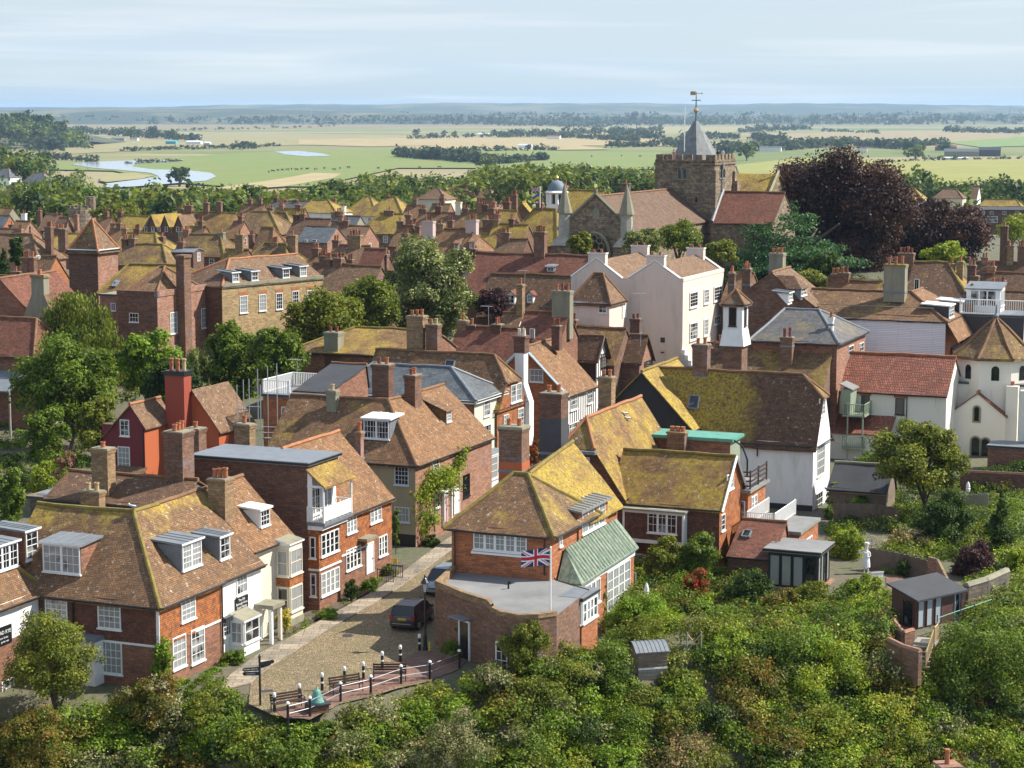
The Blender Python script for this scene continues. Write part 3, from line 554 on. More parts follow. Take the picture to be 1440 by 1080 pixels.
# fields and river on the marsh
FZ = -25
def field(name, pts, c, dz, c2=None, sc=.02, kind='structure'):
    t = NT(name + '_grass'); pos = t.pos(); n = t.noise(pos, sc, 6, .7); n2 = t.noise(pos, sc * 12, 4, .7); col = t.mix(t.ramp(n, .35, .65), c, c2 or tuple(x * .8 for x in c)); col = t.mix(.35, col, t.ramp(n2, .3, .7, (.7, .7, .7, 1), (1.25, 1.25, 1.2, 1)), 'MULTIPLY'); m_ = t.done(col, .95)
    b = MB(); q = [P(x, y, FZ + dz) for x, y in pts]; b.poly(q, m_); b.poly([(p.x, p.y, p.z - 1.0) for p in q][::-1], m_); o = b.build(name); return tag(o, kind=kind)
HAY = (.34, .265, .125); GRN = (.125, .18, .03); BRN = (.22, .165, .085)
field('pale_field', [(-60, 188), (340, 182), (700, 178), (1000, 176), (1500, 176), (1500, 168.5), (900, 167.5), (300, 167), (-60, 168)], (.23, .175, .085), .3, (.16, .135, .055))
field('brown_field', [(70, 218), (310, 206), (560, 202), (560, 190), (300, 186), (90, 196)], BRN, .5, (.24, .24, .09))
field('hay_field', [(420, 203), (520, 206), (640, 204), (930, 205), (940, 195), (640, 193), (420, 196)], HAY, .8)
field('hay_field', [(545, 214), (640, 212), (860, 210), (780, 200), (560, 206)], HAY, 1.0)
field('green_field', [(-40, 226), (160, 228), (330, 215), (560, 208), (930, 214), (930, 238), (640, 236), (560, 236), (440, 262), (320, 262), (230, 255), (160, 240), (-40, 236)], GRN, 1.2, (.17, .185, .045))
field('hay_field', [(310, 268), (400, 262), (470, 250), (480, 244), (440, 243), (390, 252), (310, 263)], (.36, .29, .14), 1.4)
field('green_field', [(1035, 232), (1120, 222), (1300, 226), (1500, 222), (1500, 262), (1220, 262), (1150, 250), (1040, 246)], (.20, .21, .035), 1.2, (.26, .24, .06))
field('green_field', [(1330, 200), (1500, 188), (1500, 203), (1380, 207)], (.16, .23, .06), 1.0)
field('hay_field', [(1080, 207), (1260, 206), (1420, 196), (1440, 185), (1200, 184), (1060, 190)], (.28, .22, .11), .9)
field('pale_field', [(700, 192), (900, 190), (1100, 184), (1100, 178), (760, 180)], (.28, .25, .11), .7)
t = NT('river_water'); wat = t.done((.30, .33, .35), .12, t.noise(t.pos(), .4, 3), .05, .1); b = MB()
for pts in ([(118, 228), (170, 226), (260, 224), (250, 227), (190, 230), (186, 234), (215, 238), (262, 239), (297, 243), (304, 248), (290, 254), (240, 258), (190, 262), (150, 264), (148, 258), (196, 252), (224, 248), (212, 243), (170, 239), (130, 236), (100, 231)], [(385, 213), (420, 212), (455, 216), (466, 219), (430, 220), (400, 217)]): q = [P(x, y, FZ + 1.5) for x, y in pts]; b.poly(q, wat); b.poly([(p.x, p.y, p.z - 1) for p in q][::-1], wat)
tag(b.build('river'), kind='structure')
field('mud_bank', [(142, 249), (150, 244), (190, 243), (216, 247), (200, 251), (150, 256), (140, 254)], (.27, .24, .10), 1.7)
# hills
def hills(name, Y, prof, mat, depth=2500, base=-30):
    b = MB(); f = []
    for i in range(len(prof) * 8 - 8): k, s_ = divmod(i, 8); (x0, y0), (x1, y1) = prof[k], prof[k + 1]; f.append((x0 + (x1 - x0) * s_ / 8, y0 + (y1 - y0) * s_ / 8 + .35 * sin(i * 1.7) + .25 * sin(i * .61 + 2)))
    top = [PD(x, y, Y) for x, y in f]
    for a, c in zip(top, top[1:]):
        af, cf = a * 1.0, c * 1.0; af.y -= depth; cf.y -= depth; m1 = a.lerp(af, .45); m2 = c.lerp(cf, .45); m1.z = a.z * .62; m2.z = c.z * .62
        b.poly([(af.x, af.y, base), (cf.x, cf.y, base), m2, m1], mat); b.poly([m1, m2, c, a], mat); b.poly([a, c, (c.x, c.y + depth, base), (a.x, a.y + depth, base)], mat)
    return tag(b.build(name, None, True), kind='structure')
def m_hill():
    t = NT('wooded_hill'); pos = t.pos(); mp_ = t.n('ShaderNodeMapping'); mp_.inputs['Scale'].default_value = (1, .4, 6); t.l(pos, mp_.inputs[0]); n = t.noise(mp_.outputs[0], .0022, 8, .65); return t.done(t.mix(t.ramp(n, .48, .6), (.03, .045, .022), (.12, .115, .055)), .95)
mh = m_hill()
hills('hill', 3500, [(-300, 150), (-100, 158), (0, 166), (40, 169), (80, 178), (110, 188), (150, 203)], mh, 500)
hills('hills', 14500, [(-200, 151), (0, 150.5), (200, 151), (300, 148), (420, 146.5), (520, 147), (640, 144.5), (760, 145.5), (880, 144.5), (1000, 147), (1120, 145), (1240, 146), (1360, 148), (1440, 148.5), (1640, 149)], mh, 2500)
hills('hills', 9800, [(-200, 158), (0, 155), (150, 152.5), (320, 153.5), (480, 156), (600, 159), (720, 160.5), (900, 161.5), (1100, 162), (1440, 162), (1640, 162)], mh, 1500)
# ================================================================ houses of the foreground and the middle
LX = Vector((cos(A), sin(A), 0)); LY = Vector((-sin(A), cos(A), 0))
def bay(h, u0, u1, z0, z1, pr, mat, wins=(), roofm=None, name='bay', slope=.25, over=.12):
    """box bay on the right face with windows on its front and on the side towards the camera; wins: (z, height, nfront, nside, ny)"""
    mb = MB(); mb.box(0 - .05, u0, z0, pr, u1, z1, mat); b = h.part(name, mb); r = MB(); rm = roofm or M['lead']
    r.poly([(pr + over, u0 - over, z1), (pr + over, u1 + over, z1), (-.02, u1 + over, z1 + slope), (-.02, u0 - over, z1 + slope)], rm)
    r.poly([(pr + over, u0 - over, z1 - .1), (pr + over, u1 + over, z1 - .1), (pr + over, u1 + over, z1), (pr + over, u0 - over, z1)], M['wpaint'])
    r.poly([(-.02, u0 - over, z1 - .1), (pr + over, u0 - over, z1 - .1), (pr + over, u0 - over, z1), (-.02, u0 - over, z1 + slope)], M['wpaint'])
    r.poly([(-.02, u0 - over, z1 - .1), (-.02, u1 + over, z1 - .1), (pr + over, u1 + over, z1 - .1), (pr + over, u0 - over, z1 - .1)], M['wpaint']); r.build('bay_roof', b)
    for (z, hh, nf, ns, ny, fr) in wins:
        h.fw('R', u0 + .08, z, u1 - u0 - .16, hh, nf, ny, fr, off=pr, lights=max(1, nf // 2))
        if ns: h.fw('F', h.w + .1, z, pr - .2, hh, ns, ny, fr, off=-u0)
    return b
def archwin(h, f, x0, y0, x1, y1, off=0.0, mat=None, pointed=False, name='window'):
    cx, cy = (x0 + x1) / 2, (y0 + y1) / 2; u0, _ = h.fu(f, x0, cy, off); u1, _ = h.fu(f, x1, cy, off); _, za = h.fu(f, cx, y1, off); _, zb = h.fu(f, cx, y0, off)
    u, w, hh = (u0 + u1) / 2, abs(u1 - u0), zb - za
    def out(k, n):
        r = w / 2 + k; s_ = hh - w / 2 * (1.5 if pointed else 1); pts = [h.fp(f, u - r, n, za - k), h.fp(f, u + r, n, za - k)]
        for i in range(9): a = pi * i / 8; pts.append(h.fp(f, u + r * cos(a), n, za + s_ + (r * sin(a)) * (1.5 if pointed else 1)))
        return pts
    mb = MB(); a, b = out(.16, off + .06), out(.0, off + .06); c = out(.16, off - .02); n = len(a)
    for i in range(n): j = (i + 1) % n; mb.poly([a[i], a[j], b[j], b[i]], mat or M['cem']); mb.poly([c[i], c[j], a[j], a[i]], mat or M['cem'])
    mb.poly(out(.0, off + .004), M['glass_dark']); return mb.build(name, h.root)
H = {}
# --- the left row ------------------------------------------------------------------------------------------------
p = P(62, 828, 4.9) - LY * 12
h = House('white_inn', 'white rendered house on the far left edge with two lead-roofed dormers and a black sign', at=p, ze=4.9, w=9, d=12); H['inn'] = h
h.walls([(2.75, M['brick']), (None, M['white'])]).roof('y', M['roof'], hr=8.9, hipB=2.2, ridgem=M['ridge_mossy'])
h.dormer('R', -10, 766, 25, 803, 6, 3, lights=3, cheek=M['brick']); h.dormer('R', 35, 746, 53, 789, 2, 4, cheek=M['brick'])
sg = MB(); u, z = h.fu('R', 5, 894, .05); h.fbox(sg, 'R', u - .9, u + .75, z - .52, z + .52, 0, .06, M['bpaint']); sg = h.part('sign', sg)
text('ROAD RYE', .30, M['wpaint'], facem(h, 'R', u - .06, z + .18, .064), sg); text('rooms & ales', .17, M['wpaint'], facem(h, 'R', u - .06, z - .12, .064), sg); text('garden rear', .15, M['wpaint'], facem(h, 'R', u + .1, z - .34, .064), sg)
h.win('R', 2, 955, 20, 1000, 3, 4)
h = House('brick_corner_house', 'brick and tile-hung corner house with hipped mossy roof beside the cobbled square', c=(223, 849), ze=4.9, l=(62, 830), r=(307, 813)); H['corner'] = h
h.w += 3.0
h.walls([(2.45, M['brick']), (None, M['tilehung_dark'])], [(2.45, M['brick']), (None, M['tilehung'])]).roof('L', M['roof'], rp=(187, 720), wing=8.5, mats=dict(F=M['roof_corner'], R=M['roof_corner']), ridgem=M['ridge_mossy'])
h.win('F', 138, 843, 170, 884, 4, 4); h.win('F', 64, 836, 95, 872, 4, 4); h.win('F', 141, 902, 172, 947, 4, 4)
h.win('R', 254, 831, 274, 872, 3, 4); h.win('R', 242, 894, 261, 939, 3, 4); h.win('R', 268, 883, 287, 931, 3, 4)
h.dormer('F', 60, 766, 114, 808, 6, 3, lights=2, cheek=M['brick']); h.dormer('R', 255, 762, 283, 801, 6, 4, lights=2, cheek=M['lead'])
b = MB(); h.fbox(b, 'F', 0, h.w, 2.38, 2.5, 0, .05, M['wpaint']); h.fbox(b, 'F', h.w - .16, h.w + .03, 2.5, h.he - .02, 0.0, .045, M['wpaint']); h.fbox(b, 'F', .2, h.w, h.he - .34, h.he - .2, 0, .06, M['wpaint']); h.part('band_course', b)
b = MB(); h.fbox(b, 'R', 0.02, h.d * .55, 2.38, 2.5, 0, .05, M['tilehung']); h.fbox(b, 'R', h.d * .56, h.d, 2.38, 2.5, 0, .05, M['wpaint']); h.part('jetty_board', b)
h.pipe('R', h.d - .08, 0, 4.7); h.pipe('F', h.w * .48, 1.5, 4.6)
b = MB(); u, z = h.fu('F', 118, 900, 1.0); h.fbox(b, 'F', u - .8, u + .7, z - .1, z + .1, 0, 1.1, M['lead']); h.fbox(b, 'F', u - .7, u + .6, 0, z - .1, 0, .9, M['wpaint']); h.part('porch', b)
h = House('white_cottage', 'small white rendered cottage with a ground-floor bay and black plaque', c=(307, 813), ze=4.9, r=(384, 790), w=8.5); H['cottage'] = h
h.walls(M['white']).roof('y', M['roof_warm'], hr=8.96, mats=dict(R=M['roof_corner']), verge=.05)
h.win('R', 332, 808, 347, 835, 3, 2, lights=1); h.win('R', 313, 873, 325, 894, 3, 3)
h.dormer('R', 308, 754, 323, 788, 2, 3, cheek=M['lead']); h.dormer('R', 365, 716, 379, 742, 3, 3, roofm=M['wpaint'], cheek=M['wpaint'])
h.chim(311, 672, 731, 24, 'x', -3.0, pots=3, mat=M['brick_buff'], depth=1.2, potm=[M['pot']], along='y', poth=.62)
u, z = h.fu('R', 340, 848, .05); b = MB(); h.fbox(b, 'R', u - .78, u + .78, z - .38, z + .38, 0, .05, M['bpaint']); sg = h.part('sign', b)
for i, tx in enumerate(('The Old', 'Borough Arms', 'Guest House')): text(tx, .22, M['wpaint'], facem(h, 'R', u, z + .22 - .22 * i, .054), sg)
b = MB(); u, z = h.fu('R', 319, 869, .05); h.fbox(b, 'R', u - .55, u + .55, z - .16, z + .12, 0, .3, M['dpaint']); h.part('window_hood', b)
u0, _ = h.fu('R', 345, 890, 1.0); bay(h, u0 - .1, u0 + 1.75, 0, 2.15, .95, M['white'], [(.75, 1.3, 2, 2, 2, None)], M['cem'], slope=.4)
b = MB(); u, z = h.fu('R', 373, 852, .6); h.fbox(b, 'R', 4.1, 5.6, z - .12, z + .12, 0, 1.3, M['cem']); h.fbox(b, 'R', 4.2, 4.4, 0, z - .12, .95, 1.15, M['wpaint']); h.fbox(b, 'R', 5.3, 5.5, 0, z - .12, .95, 1.15, M['cpaint']); h.part('porch', b)
h.door('R', 369, 858, 377, 895, M['cpaint']); h.pipe('R', .08, 0, 4.7)
hc = h
h = House('cream_cottage_end', 'narrow cream cottage with stacked square bays left of the flat-roofed brick tower', at=hc.o + LY * 5.12 - LX * .7, ze=5.57, w=7.8, d=5.2); H['creamend'] = h
h.walls(M['cpaint'], B=M['brick']).roof('y', M['roof_warm'], hr=8.97, frac=3.55 / 7.8, mats=dict(R=M['roof_warm']), verge=.05)
u0, z0 = h.fu('R', 408, 868, .95); u1, _ = h.fu('R', 426, 860, .95)
b = bay(h, u0, u1, .55, 5.35, .95, M['cpaint'], [(1.0, 1.55, 2, 1, 2, M['cpaint']), (3.3, 1.6, 2, 1, 2, M['cpaint'])], M['cem'])
b = MB(); b.box(-.02, u0 - .03, 2.62, .98, u1 + .03, 3.15, M['tilehung']); h.part('bay_apron', b); b = MB(); b.box(.0, u0 - .05, 0, 1.0, u1 + .05, .55, M['cem']); h.part('bay_plinth', b)
# --- flat-roofed tower house with balcony
pb = P(449, 861, 0); pm = pb - LX * .75
h = House('brick_tower_house', 'tall brick house with flat lead roof and white balcony overlooking the square', at=pm, ze=9.5, w=8.4, d=4.3); H['tower'] = h
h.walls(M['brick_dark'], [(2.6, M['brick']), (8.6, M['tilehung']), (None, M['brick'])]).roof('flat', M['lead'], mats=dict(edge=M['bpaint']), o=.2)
bb = MB(); BW, BD = 1.15, 3.9; zf = 5.85                                  # bay below, balcony above
bb.box(-.05, .05, 0, .75, 3.0, 2.75, M['brick']); bb.box(-.05, .04, 2.75, .76, 3.01, zf - .2, M['tilehung']); bb.box(-.05, 0, 2.68, .82, 3.05, 2.8, M['wpaint']); h.part('oriel', bb)
h.fw('R', .25, .95, 2.55, 1.5, 4, 3, off=.75, lights=4); h.fw('R', .3, 3.55, 2.45, 1.45, 4, 3, off=.76, lights=4); h.fw('F', h.w + .12, 1.0, .42, 1.5, 1, 2, off=-.05); h.fw('F', h.w + .12, 3.5, .42, 1.4, 1, 2, off=-.04)
bb = MB(); bb.box(-.05, -.05, zf - .22, BW + .1, BD + .1, zf, M['lead']); bb.box(-.03, 0, zf - .5, BW - .1, BD - .3, zf - .22, M['wpaint']); bal = h.part('balcony', bb)
bb = MB(); railing(bb, [(0, 0, zf), (BW, 0, zf)], .95, M['wpaint'], .12); railing(bb, [(BW, 0, zf), (BW, BD, zf), (0, BD, zf)], .95, M['wpaint'], .5)
bb.box(BW - .02, .05, zf + .12, BW + .02, BD - .05, zf + .9, M['wpaint'])
for yy in (0, BD): bb.box(BW - .05, yy - .05, zf, BW + .05, yy + .05, 8.25, M['wpaint'])
bb.box(BW - .05, 0, 8.1, BW + .05, BD, 8.28, M['wpaint']); bb.box(.0, -.03, 8.1, BW, .03, 8.26, M['wpaint']); bb.build('railing', bal)
bb = MB(); bb.slab((BW + .25, -.25, 8.2), (BW + .25, BD + .2, 8.2), (-.02, BD + .2, 9.35), (-.02, -.25, 9.35), M['roof_lichen'], .5, .01); bb.build('balcony_roof', bal)
bb = MB(); bb.poly([(0, .02, zf), (.0, .02, 9.3), (BW * .3, .02, 8.95), (BW * .3, .02, zf)], M['white']); bb.box(.0, .03, zf, .03, BD, 8.9, M['white']); bb.build('balcony_wall', bal)
h.fw('R', .3, zf + .35, 1.3, 1.7, 4, 3, off=.03, lights=2); h.fw('R', 2.0, zf + .35, 1.2, 1.7, 4, 3, off=.03, lights=2)
ht = h
h = House('tile_hung_house', 'brick and tile-hung house joined to the back of the balcony tower with white door', at=pm + LY * 4.3, ze=5.5, w=8.2, d=8.0); H['tilehung'] = h
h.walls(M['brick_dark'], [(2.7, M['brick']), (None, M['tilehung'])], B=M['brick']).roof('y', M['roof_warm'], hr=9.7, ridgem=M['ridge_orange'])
h.win('R', 487, 724, 501, 749, 3, 3, lights=3); h.win('R', 520, 709, 536, 734, 3, 3, lights=3); h.win('R', 486, 770, 507, 799, 4, 3, lights=4); h.win('R', 532, 753, 544, 781, 3, 3, lights=3)
h.door('R', 515, 765, 524, 806); b = MB(); u, z = h.fu('R', 520, 757, .5); h.fbox(b, 'R', u - .8, u + .8, z - .08, z + .1, 0, .7, M['cem']); h.part('door_hood', b)
b = MB(); h.fbox(b, 'R', .3, h.d * .55, 2.62, 2.74, 0, .05, M['wpaint']); h.part('jetty_board', b)
h.chim(506, 607, 644, 8, 'x', -3.0, pots=1, mat=M['brick_rose'], depth=.5, potm=M['pot'], poth=.8)
# --- drab house with the creeper
h = House('creeper_house', 'olive-drab and brick house covered by a climbing plant with hipped brown roof', c=(584, 651), ze=6.3, l=(515, 646), r=(670, 610)); H['creeper'] = h
h.w = 12.5
h.walls([(.9, M['bpaint']), (None, M['drab'])], M['brick_rose']).roof('L', M['roof'], rp=(544, 563), wing=8.5, mats=dict(R=M['roof_warm']))
h.win('F', 555, 652, 575, 682, 4, 4, fr=M['bluepaint']); h.win('F', 555, 713, 576, 734, 4, 2, fr=M['bluepaint'])
h.win('R', 608, 642, 617, 666, 3, 3); h.win('R', 611, 694, 618, 714, 2, 3); h.win('R', 651, 667, 660, 698, 3, 4, fr=M['bpaint']); h.win('R', 647, 624, 655, 647, 3, 3, fr=M['dpaint'])
h.door('R', 622, 697, 628, 735, M['pinkdoor']); h.door('R', 638, 685, 645, 722)
h.dormer('F', 511, 590, 548, 619, 8, 3, lights=2, roofm=M['wpaint']); h.dormer('R', 627, 577, 634, 595, 2, 3, style='cat', roofm=M['roof'], cheek=M['roof'])
h.chim(581, 527, 581, 22, 'y', 7.5, pots=2, mat=M['brick_rust'], depth=.9, potm=[M['pot_red'], M['pot']], along='y'); h.chim(539, 512, 563, 26, 'y', 5.2, pots=2, mat=M['brick_dark'], depth=1.0, potm=[M['pot_red'], M['pot']])
h.chim(468, 549, 583, 15, 'y', 3.5, pots=1, mat=M['cem'], depth=.6, potm=M['pot_buff']); h.pipe('R', h.d * .55, 3, 6.1, mat=M['wpaint'])
b = MB(); u, z = h.fu('R', 625, 690, .4); h.fbox(b, 'R', u - .7, u + .9, z - .06, z + .08, 0, .75, M['wpaint']); h.fbox(b, 'R', u - .65, u - .5, z - 2.2, z - .06, .55, .7, M['wpaint']); h.fbox(b, 'R', u + .7, u + .85, z - 2.2, z - .06, .55, .7, M['wpaint']); h.part('porch', b)
# --- cream three-storey house with the slate roof
h = House('slate_roof_house', 'tall pale cream boarded house with hipped grey slate roof', c=(667, 561), ze=8.0, r=(704, 547), w=13.5); H['slate'] = h
h.walls(M['brick'], M['pale_green'], B=M['brick']).roof('x', M['slate'], rp=(638, 517), hipR=3.6, hipL=2.5, ridgem=M['lead'])
h.win('R', 680, 558, 689, 585, 3, 3); h.win('R', 680, 597, 690, 634, 3, 4)
b = MB(); h.fbox(b, 'F', 0, h.w + .3, h.he - .42, h.he - .15, 0, .3, M['wpaint']); h.fbox(b, 'R', -.3, h.d + .2, h.he - .42, h.he - .15, 0.02, .3, M['wpaint']); h.part('cornice', b)
u0, _ = h.fu('R', 678, 660, .7); bay(h, u0, h.d - .4, 0, 3.0, .8, M['wpaint'], [(.9, 1.9, 4, 2, 3, None)], M['lead']); h.door('R', 669, 650, 675, 688)
# --- orange gabled house
h = House('orange_gable_house', 'orange tile-hung house with half-hipped gable and large white upper window', c=(699, 573), ze=6.7, r=(742, 560), w=13); H['orange'] = h
h.walls(M['brick_dark'], [(2.5, M['brick']), (None, M['tilehung'])]).roof('x', M['roof'], rp=(695, 499), hipR=1.6, jerk=.46)
h.win('R', 718, 540, 733, 565, 4, 3, lights=2); h.win('R', 708, 583, 715, 602, 2, 3); h.win('R', 728, 574, 736, 600, 2, 4); h.skylight('F', 633, 512, .9, .7)
h.chim(587, 444, 507, 25, 'y', 4.4, pots=3, mat=M['brick_buff'], depth=1.1, potm=[M['pot']]); h.chim(610, 456, 512, 18, 'y', 4.2, pots=2, mat=M['brick_rust'], depth=.9, potm=[M['pot'], M['pot_buff']])
b = MB(); y0 = h.d + .55; K = -.95
b.box(K + .0, y0 - .55, 7.9, K + .85, y0 + .45, 10.7, M['white']); b.box(K + -0.1, y0 - .6, 10.7, K + .95, y0 + .5, 12.0, M['brick_dark']); b.box(K + -0.2, y0 - .7, 12.0, K + 1.05, y0 + .6, 12.2, M['brick_dark'])
b.poly([(K + .0, y0 - .55, 7.9), (K + .85, y0 - .55, 7.9), (K + 1.4, y0 - .55, 6.3), (K + 1.4, y0 - .55, 3.2), (K + .9, y0 - .55, 2.6), (K + 0, y0 - .55, 2.6)], M['white']); b.poly([(K + .85, y0 - .55, 7.9), (K + .85, y0 + .45, 7.9), (K + 1.4, y0 + .45, 6.3), (K + 1.4, y0 - .55, 6.3)], M['white']); b.poly([(K + 1.4, y0 - .55, 6.3), (K + 1.4, y0 + .45, 6.3), (K + 1.4, y0 + .45, 3.2), (K + 1.4, y0 - .55, 3.2)], M['white']); b.poly([(K + 1.4, y0 - .55, 3.2), (K + 1.4, y0 + .45, 3.2), (K + .9, y0 + .45, 0), (K + .9, y0 - .55, 0)], M['white'])
c = h.part('chimney', b)
for i in (0, 1): bb = MB(); bb.lathe(K + .2 + .45 * i, y0, [(.17, 12.2), (.14, 12.7), (.18, 12.8)], M['cpaint'], 10); bb.build('chimney_pot', c)
# --- timber framed pair and gables beyond
def timber(h, f, u0, u1, z0, z1, n=7, off=0.0, name='timber_frame', diag=True):
    mb = MB(); T = M['wood_dark']
    for z in (z0, z1): h.fbox(mb, f, u0, u1, z - .07, z + .07, off, off + .05, T)
    for i in range(n + 1): u = u0 + (u1 - u0) * i / n; h.fbox(mb, f, u - .06, u + .06, z0 + .07, z1 - .07, off, off + .045, T)
    return h.part(name, mb)
h = House('timbered_house', 'house with striped black timbers below a sweeping brown roof and bluish bargeboard', c=(798, 554), ze=5.5, r=(838, 540), w=8.8); H['timber'] = h
h.walls(M['brick_orange'], [(2.3, M['brick']), (None, M['white'])]).roof('y', M['roof_warm'], rp=(747, 485), verge=.25)
timber(h, 'R', .1, h.d - .1, 2.5, 5.2, 13); h.win('R', 802, 554, 812, 576, 3, 3, off=.05); h.win('R', 826, 546, 833, 567, 3, 3, off=.05); h.win('R', 800, 594, 814, 608, 5, 2, off=.05)
h.win('F', 745, 519, 764, 537, 3, 2, fr=M['wpaint']); b = MB(); xm = -h.w / 2
b.tube([(.3, -.3, h.he - .25), (xm, -.3, h.hr + .05)], .13, M['bluepaint'], 4); b.tube([(-h.w - .3, -.3, h.he - .25), (xm, -.3, h.hr + .05)], .13, M['bluepaint'], 4); h.part('bargeboard', b)
h = House('timber_gable_house', 'small black and white timbered gable peeping over the sweeping brown roof', c=(838, 504), ze=7.0, w=6.5, d=3.2); H['tgable'] = h
h.walls(M['bpaint'], M['white']).roof('x', M['roof_dark'], rp=(848, 473), o=.3, verge=.3); timber(h, 'R', .1, 3.1, 4.0, 6.9, 5); h.win('R', 845, 497, 852, 517, 2, 4, fr=M['bpaint']); b = MB()
for sg_ in (-1, 1): b.tube([(.34, 1.6 + sg_ * 1.9, h.he - .35), (.34, 1.6, h.hr)], .1, M['wood_dark'], 4)
h.part('bargeboard', b)
h = House('orange_back_house', 'orange tile-hung gable with two small leaded windows between two dark gables', c=(856, 514), ze=5.6, zg=1, w=9, d=5.2); H['oback'] = h
h.walls(M['brick'], M['tilehung']).roof('x', M['roof_dark'], rp=(874, 467)); h.win('R', 867, 491, 873, 506, 2, 3, fr=M['bpaint']); h.win('R', 865, 525, 876, 541, 3, 3, fr=M['bpaint'])
h.chim(894, 448, 468, 14, 'y', 3.5, pots=2, mat=M['brick_dark'], depth=.7, potm=M['pot_red'])
h = House('brown_gable_house', 'brown brick gable with dark bargeboards beside the black weatherboarded gable', c=(899, 508), ze=6.2, zg=1, w=5, d=4.2); H['bgable'] = h
h.walls(M['brick_rust'], M['brick_rose']).roof('x', M['roof_dark'], rp=(909, 472), verge=.3); h.win('R', 906, 507, 917, 518, 3, 2, fr=M['bpaint'])
# --- flagpole house
h = House('flagpole_house', 'orange brick house with hipped lichen-spotted roof behind the flag', c=(774, 748), ze=6.6, l=(636, 736), d=7.6); H['flag'] = h
h.walls(M['brick_orange']).roof('x', M['roof'], rp=(743, 667), hipR=3.0, hipL=2.6, o=.4, mats=dict(R=M['roof_mid']), ridgem=M['ridge_mossy'])
h.win('F', 666, 741, 741, 775, 10, 3, lights=5); h.win('R', 786, 747, 790, 768, 1, 3)
b = MB(); u, z = h.fu('F', 703, 778); h.fbox(b, 'F', u - 1.9, u + 1.9, z - .14, z + .0, 0, .1, M['wpaint']); h.fbox(b, 'F', .1, h.w, h.he - .35, h.he - .22, 0, .07, M['wpaint']); h.part('window_band', b)
h.pipe('F', .25, 3.9, 6.5); h.pipe('F', h.w - .35, 3.9, 6.3)
ax, ay, zr = -3.0, 3.8, h.hr
b = MB(); b.slab((.3, 6.2, 6.0), (.3, 12.5, 6.0), (-3.3, 12.5, 10.1), (-3.0, 4.2, zr), M['roof_gold'], .7, .04); b.slab((-6.8, 12.5, 6.2), (-6.8, 6.5, 6.2), (-3.6, 4.2, zr), (-3.3, 12.5, 10.1), M['roof_mid'], .7, .04); b.tube([(-3.0, 4.0, zr + .03), (-3.3, 12.5, 10.13)], .13, M['ridge_mossy'], 7); h.part('rear_roof', b)
b = MB(); b.box(-6.4, 7.6, 0, -.1, 12.4, 6.1, M['brick_orange']); b.poly([(-.1, 12.4, 6.1), (-6.4, 12.4, 6.1), (-3.3, 12.4, 10.0)], M['brick_orange']); b.poly([(-6.4, 12.41, 6.1), (-.1, 12.41, 6.1), (-3.3, 12.41, 10.0)], M['brick_orange']); h.part('rear_wall', b)
h.chim(723, 599, 660, 35, 'y', 5.2, pots=2, mat=M['brick_rust'], depth=1.3, potm=M['pot'], low=(M['terracotta'], .55), capm=M['cem'], poth=.5)
h.chim(779, 552, 635, 32, 'y', 12.0, pots=2, mat=M['brick_dark'], depth=1.3, potm=M['pot'], low=(M['cem_dark'], 2.3), foot=3)
# side lean-to with grey ribbed roof, green copper lean-to
b = MB(); y0, y1 = 4.6, 9.9
b.box(-1.2, y0, 3.5, .12, y1, 7.0, M['brick_orange']); b.slab((.4, y0 - .2, 7.05), (.4, y1 + .2, 7.05), (-1.9, y1 + .2, 7.4), (-1.9, y0 - .2, 7.4), M['felt'], .6, .0, .14)
for i in range(9): y = y0 + i * .63; b.tube([(.4, y, 7.1), (-1.9, y, 7.45)], .035, M['cem'], 4)
h.part('side_wing', b); h.fw('R', 5.1, 5.45, 4.2, 1.4, 8, 3, off=.12, lights=4)
b = MB(); g0, g1 = .9, 11.6; b.slab((1.7, g0, 3.3), (1.7, g1, 3.5), (.14, g1, 5.3), (.14, g0 + 1.2, 5.15), M['copper_dull'], .5, .01, .1); b.slab((.14, g0 - .1, 3.3), (1.7, g0, 3.3), (.14, g0 + 1.2, 5.15), (.14, g0 + 1.2, 5.15), M['copper_dull'], .5, .01, .1)
for i in range(21): y = g0 + .6 + i * .47; yy = max(y, g0 + 1.2); b.tube([(1.72, y, 3.38 + .2 * i / 21), (.16, yy, 5.22 + .14 * i / 21)], .035, M['greenpaint'] if i % 2 else M['copper_dull'], 4)
h.part('copper_roof', b); b = MB(); b.box(.02, g0 + .2, 0, 1.4, g1 - .1, 3.35, M['brick_orange']); b.box(.05, g0 + .15, 2.95, 1.46, g1 - .05, 3.3, M['wpaint']); h.part('lean_to_wall', b)
h.fw('R', 1.6, 1.4, 3.2, 1.5, 8, 2, off=1.46, lights=4); h.fw('R', 6.2, .3, 4.4, 2.6, 8, 4, off=1.42, lights=4)
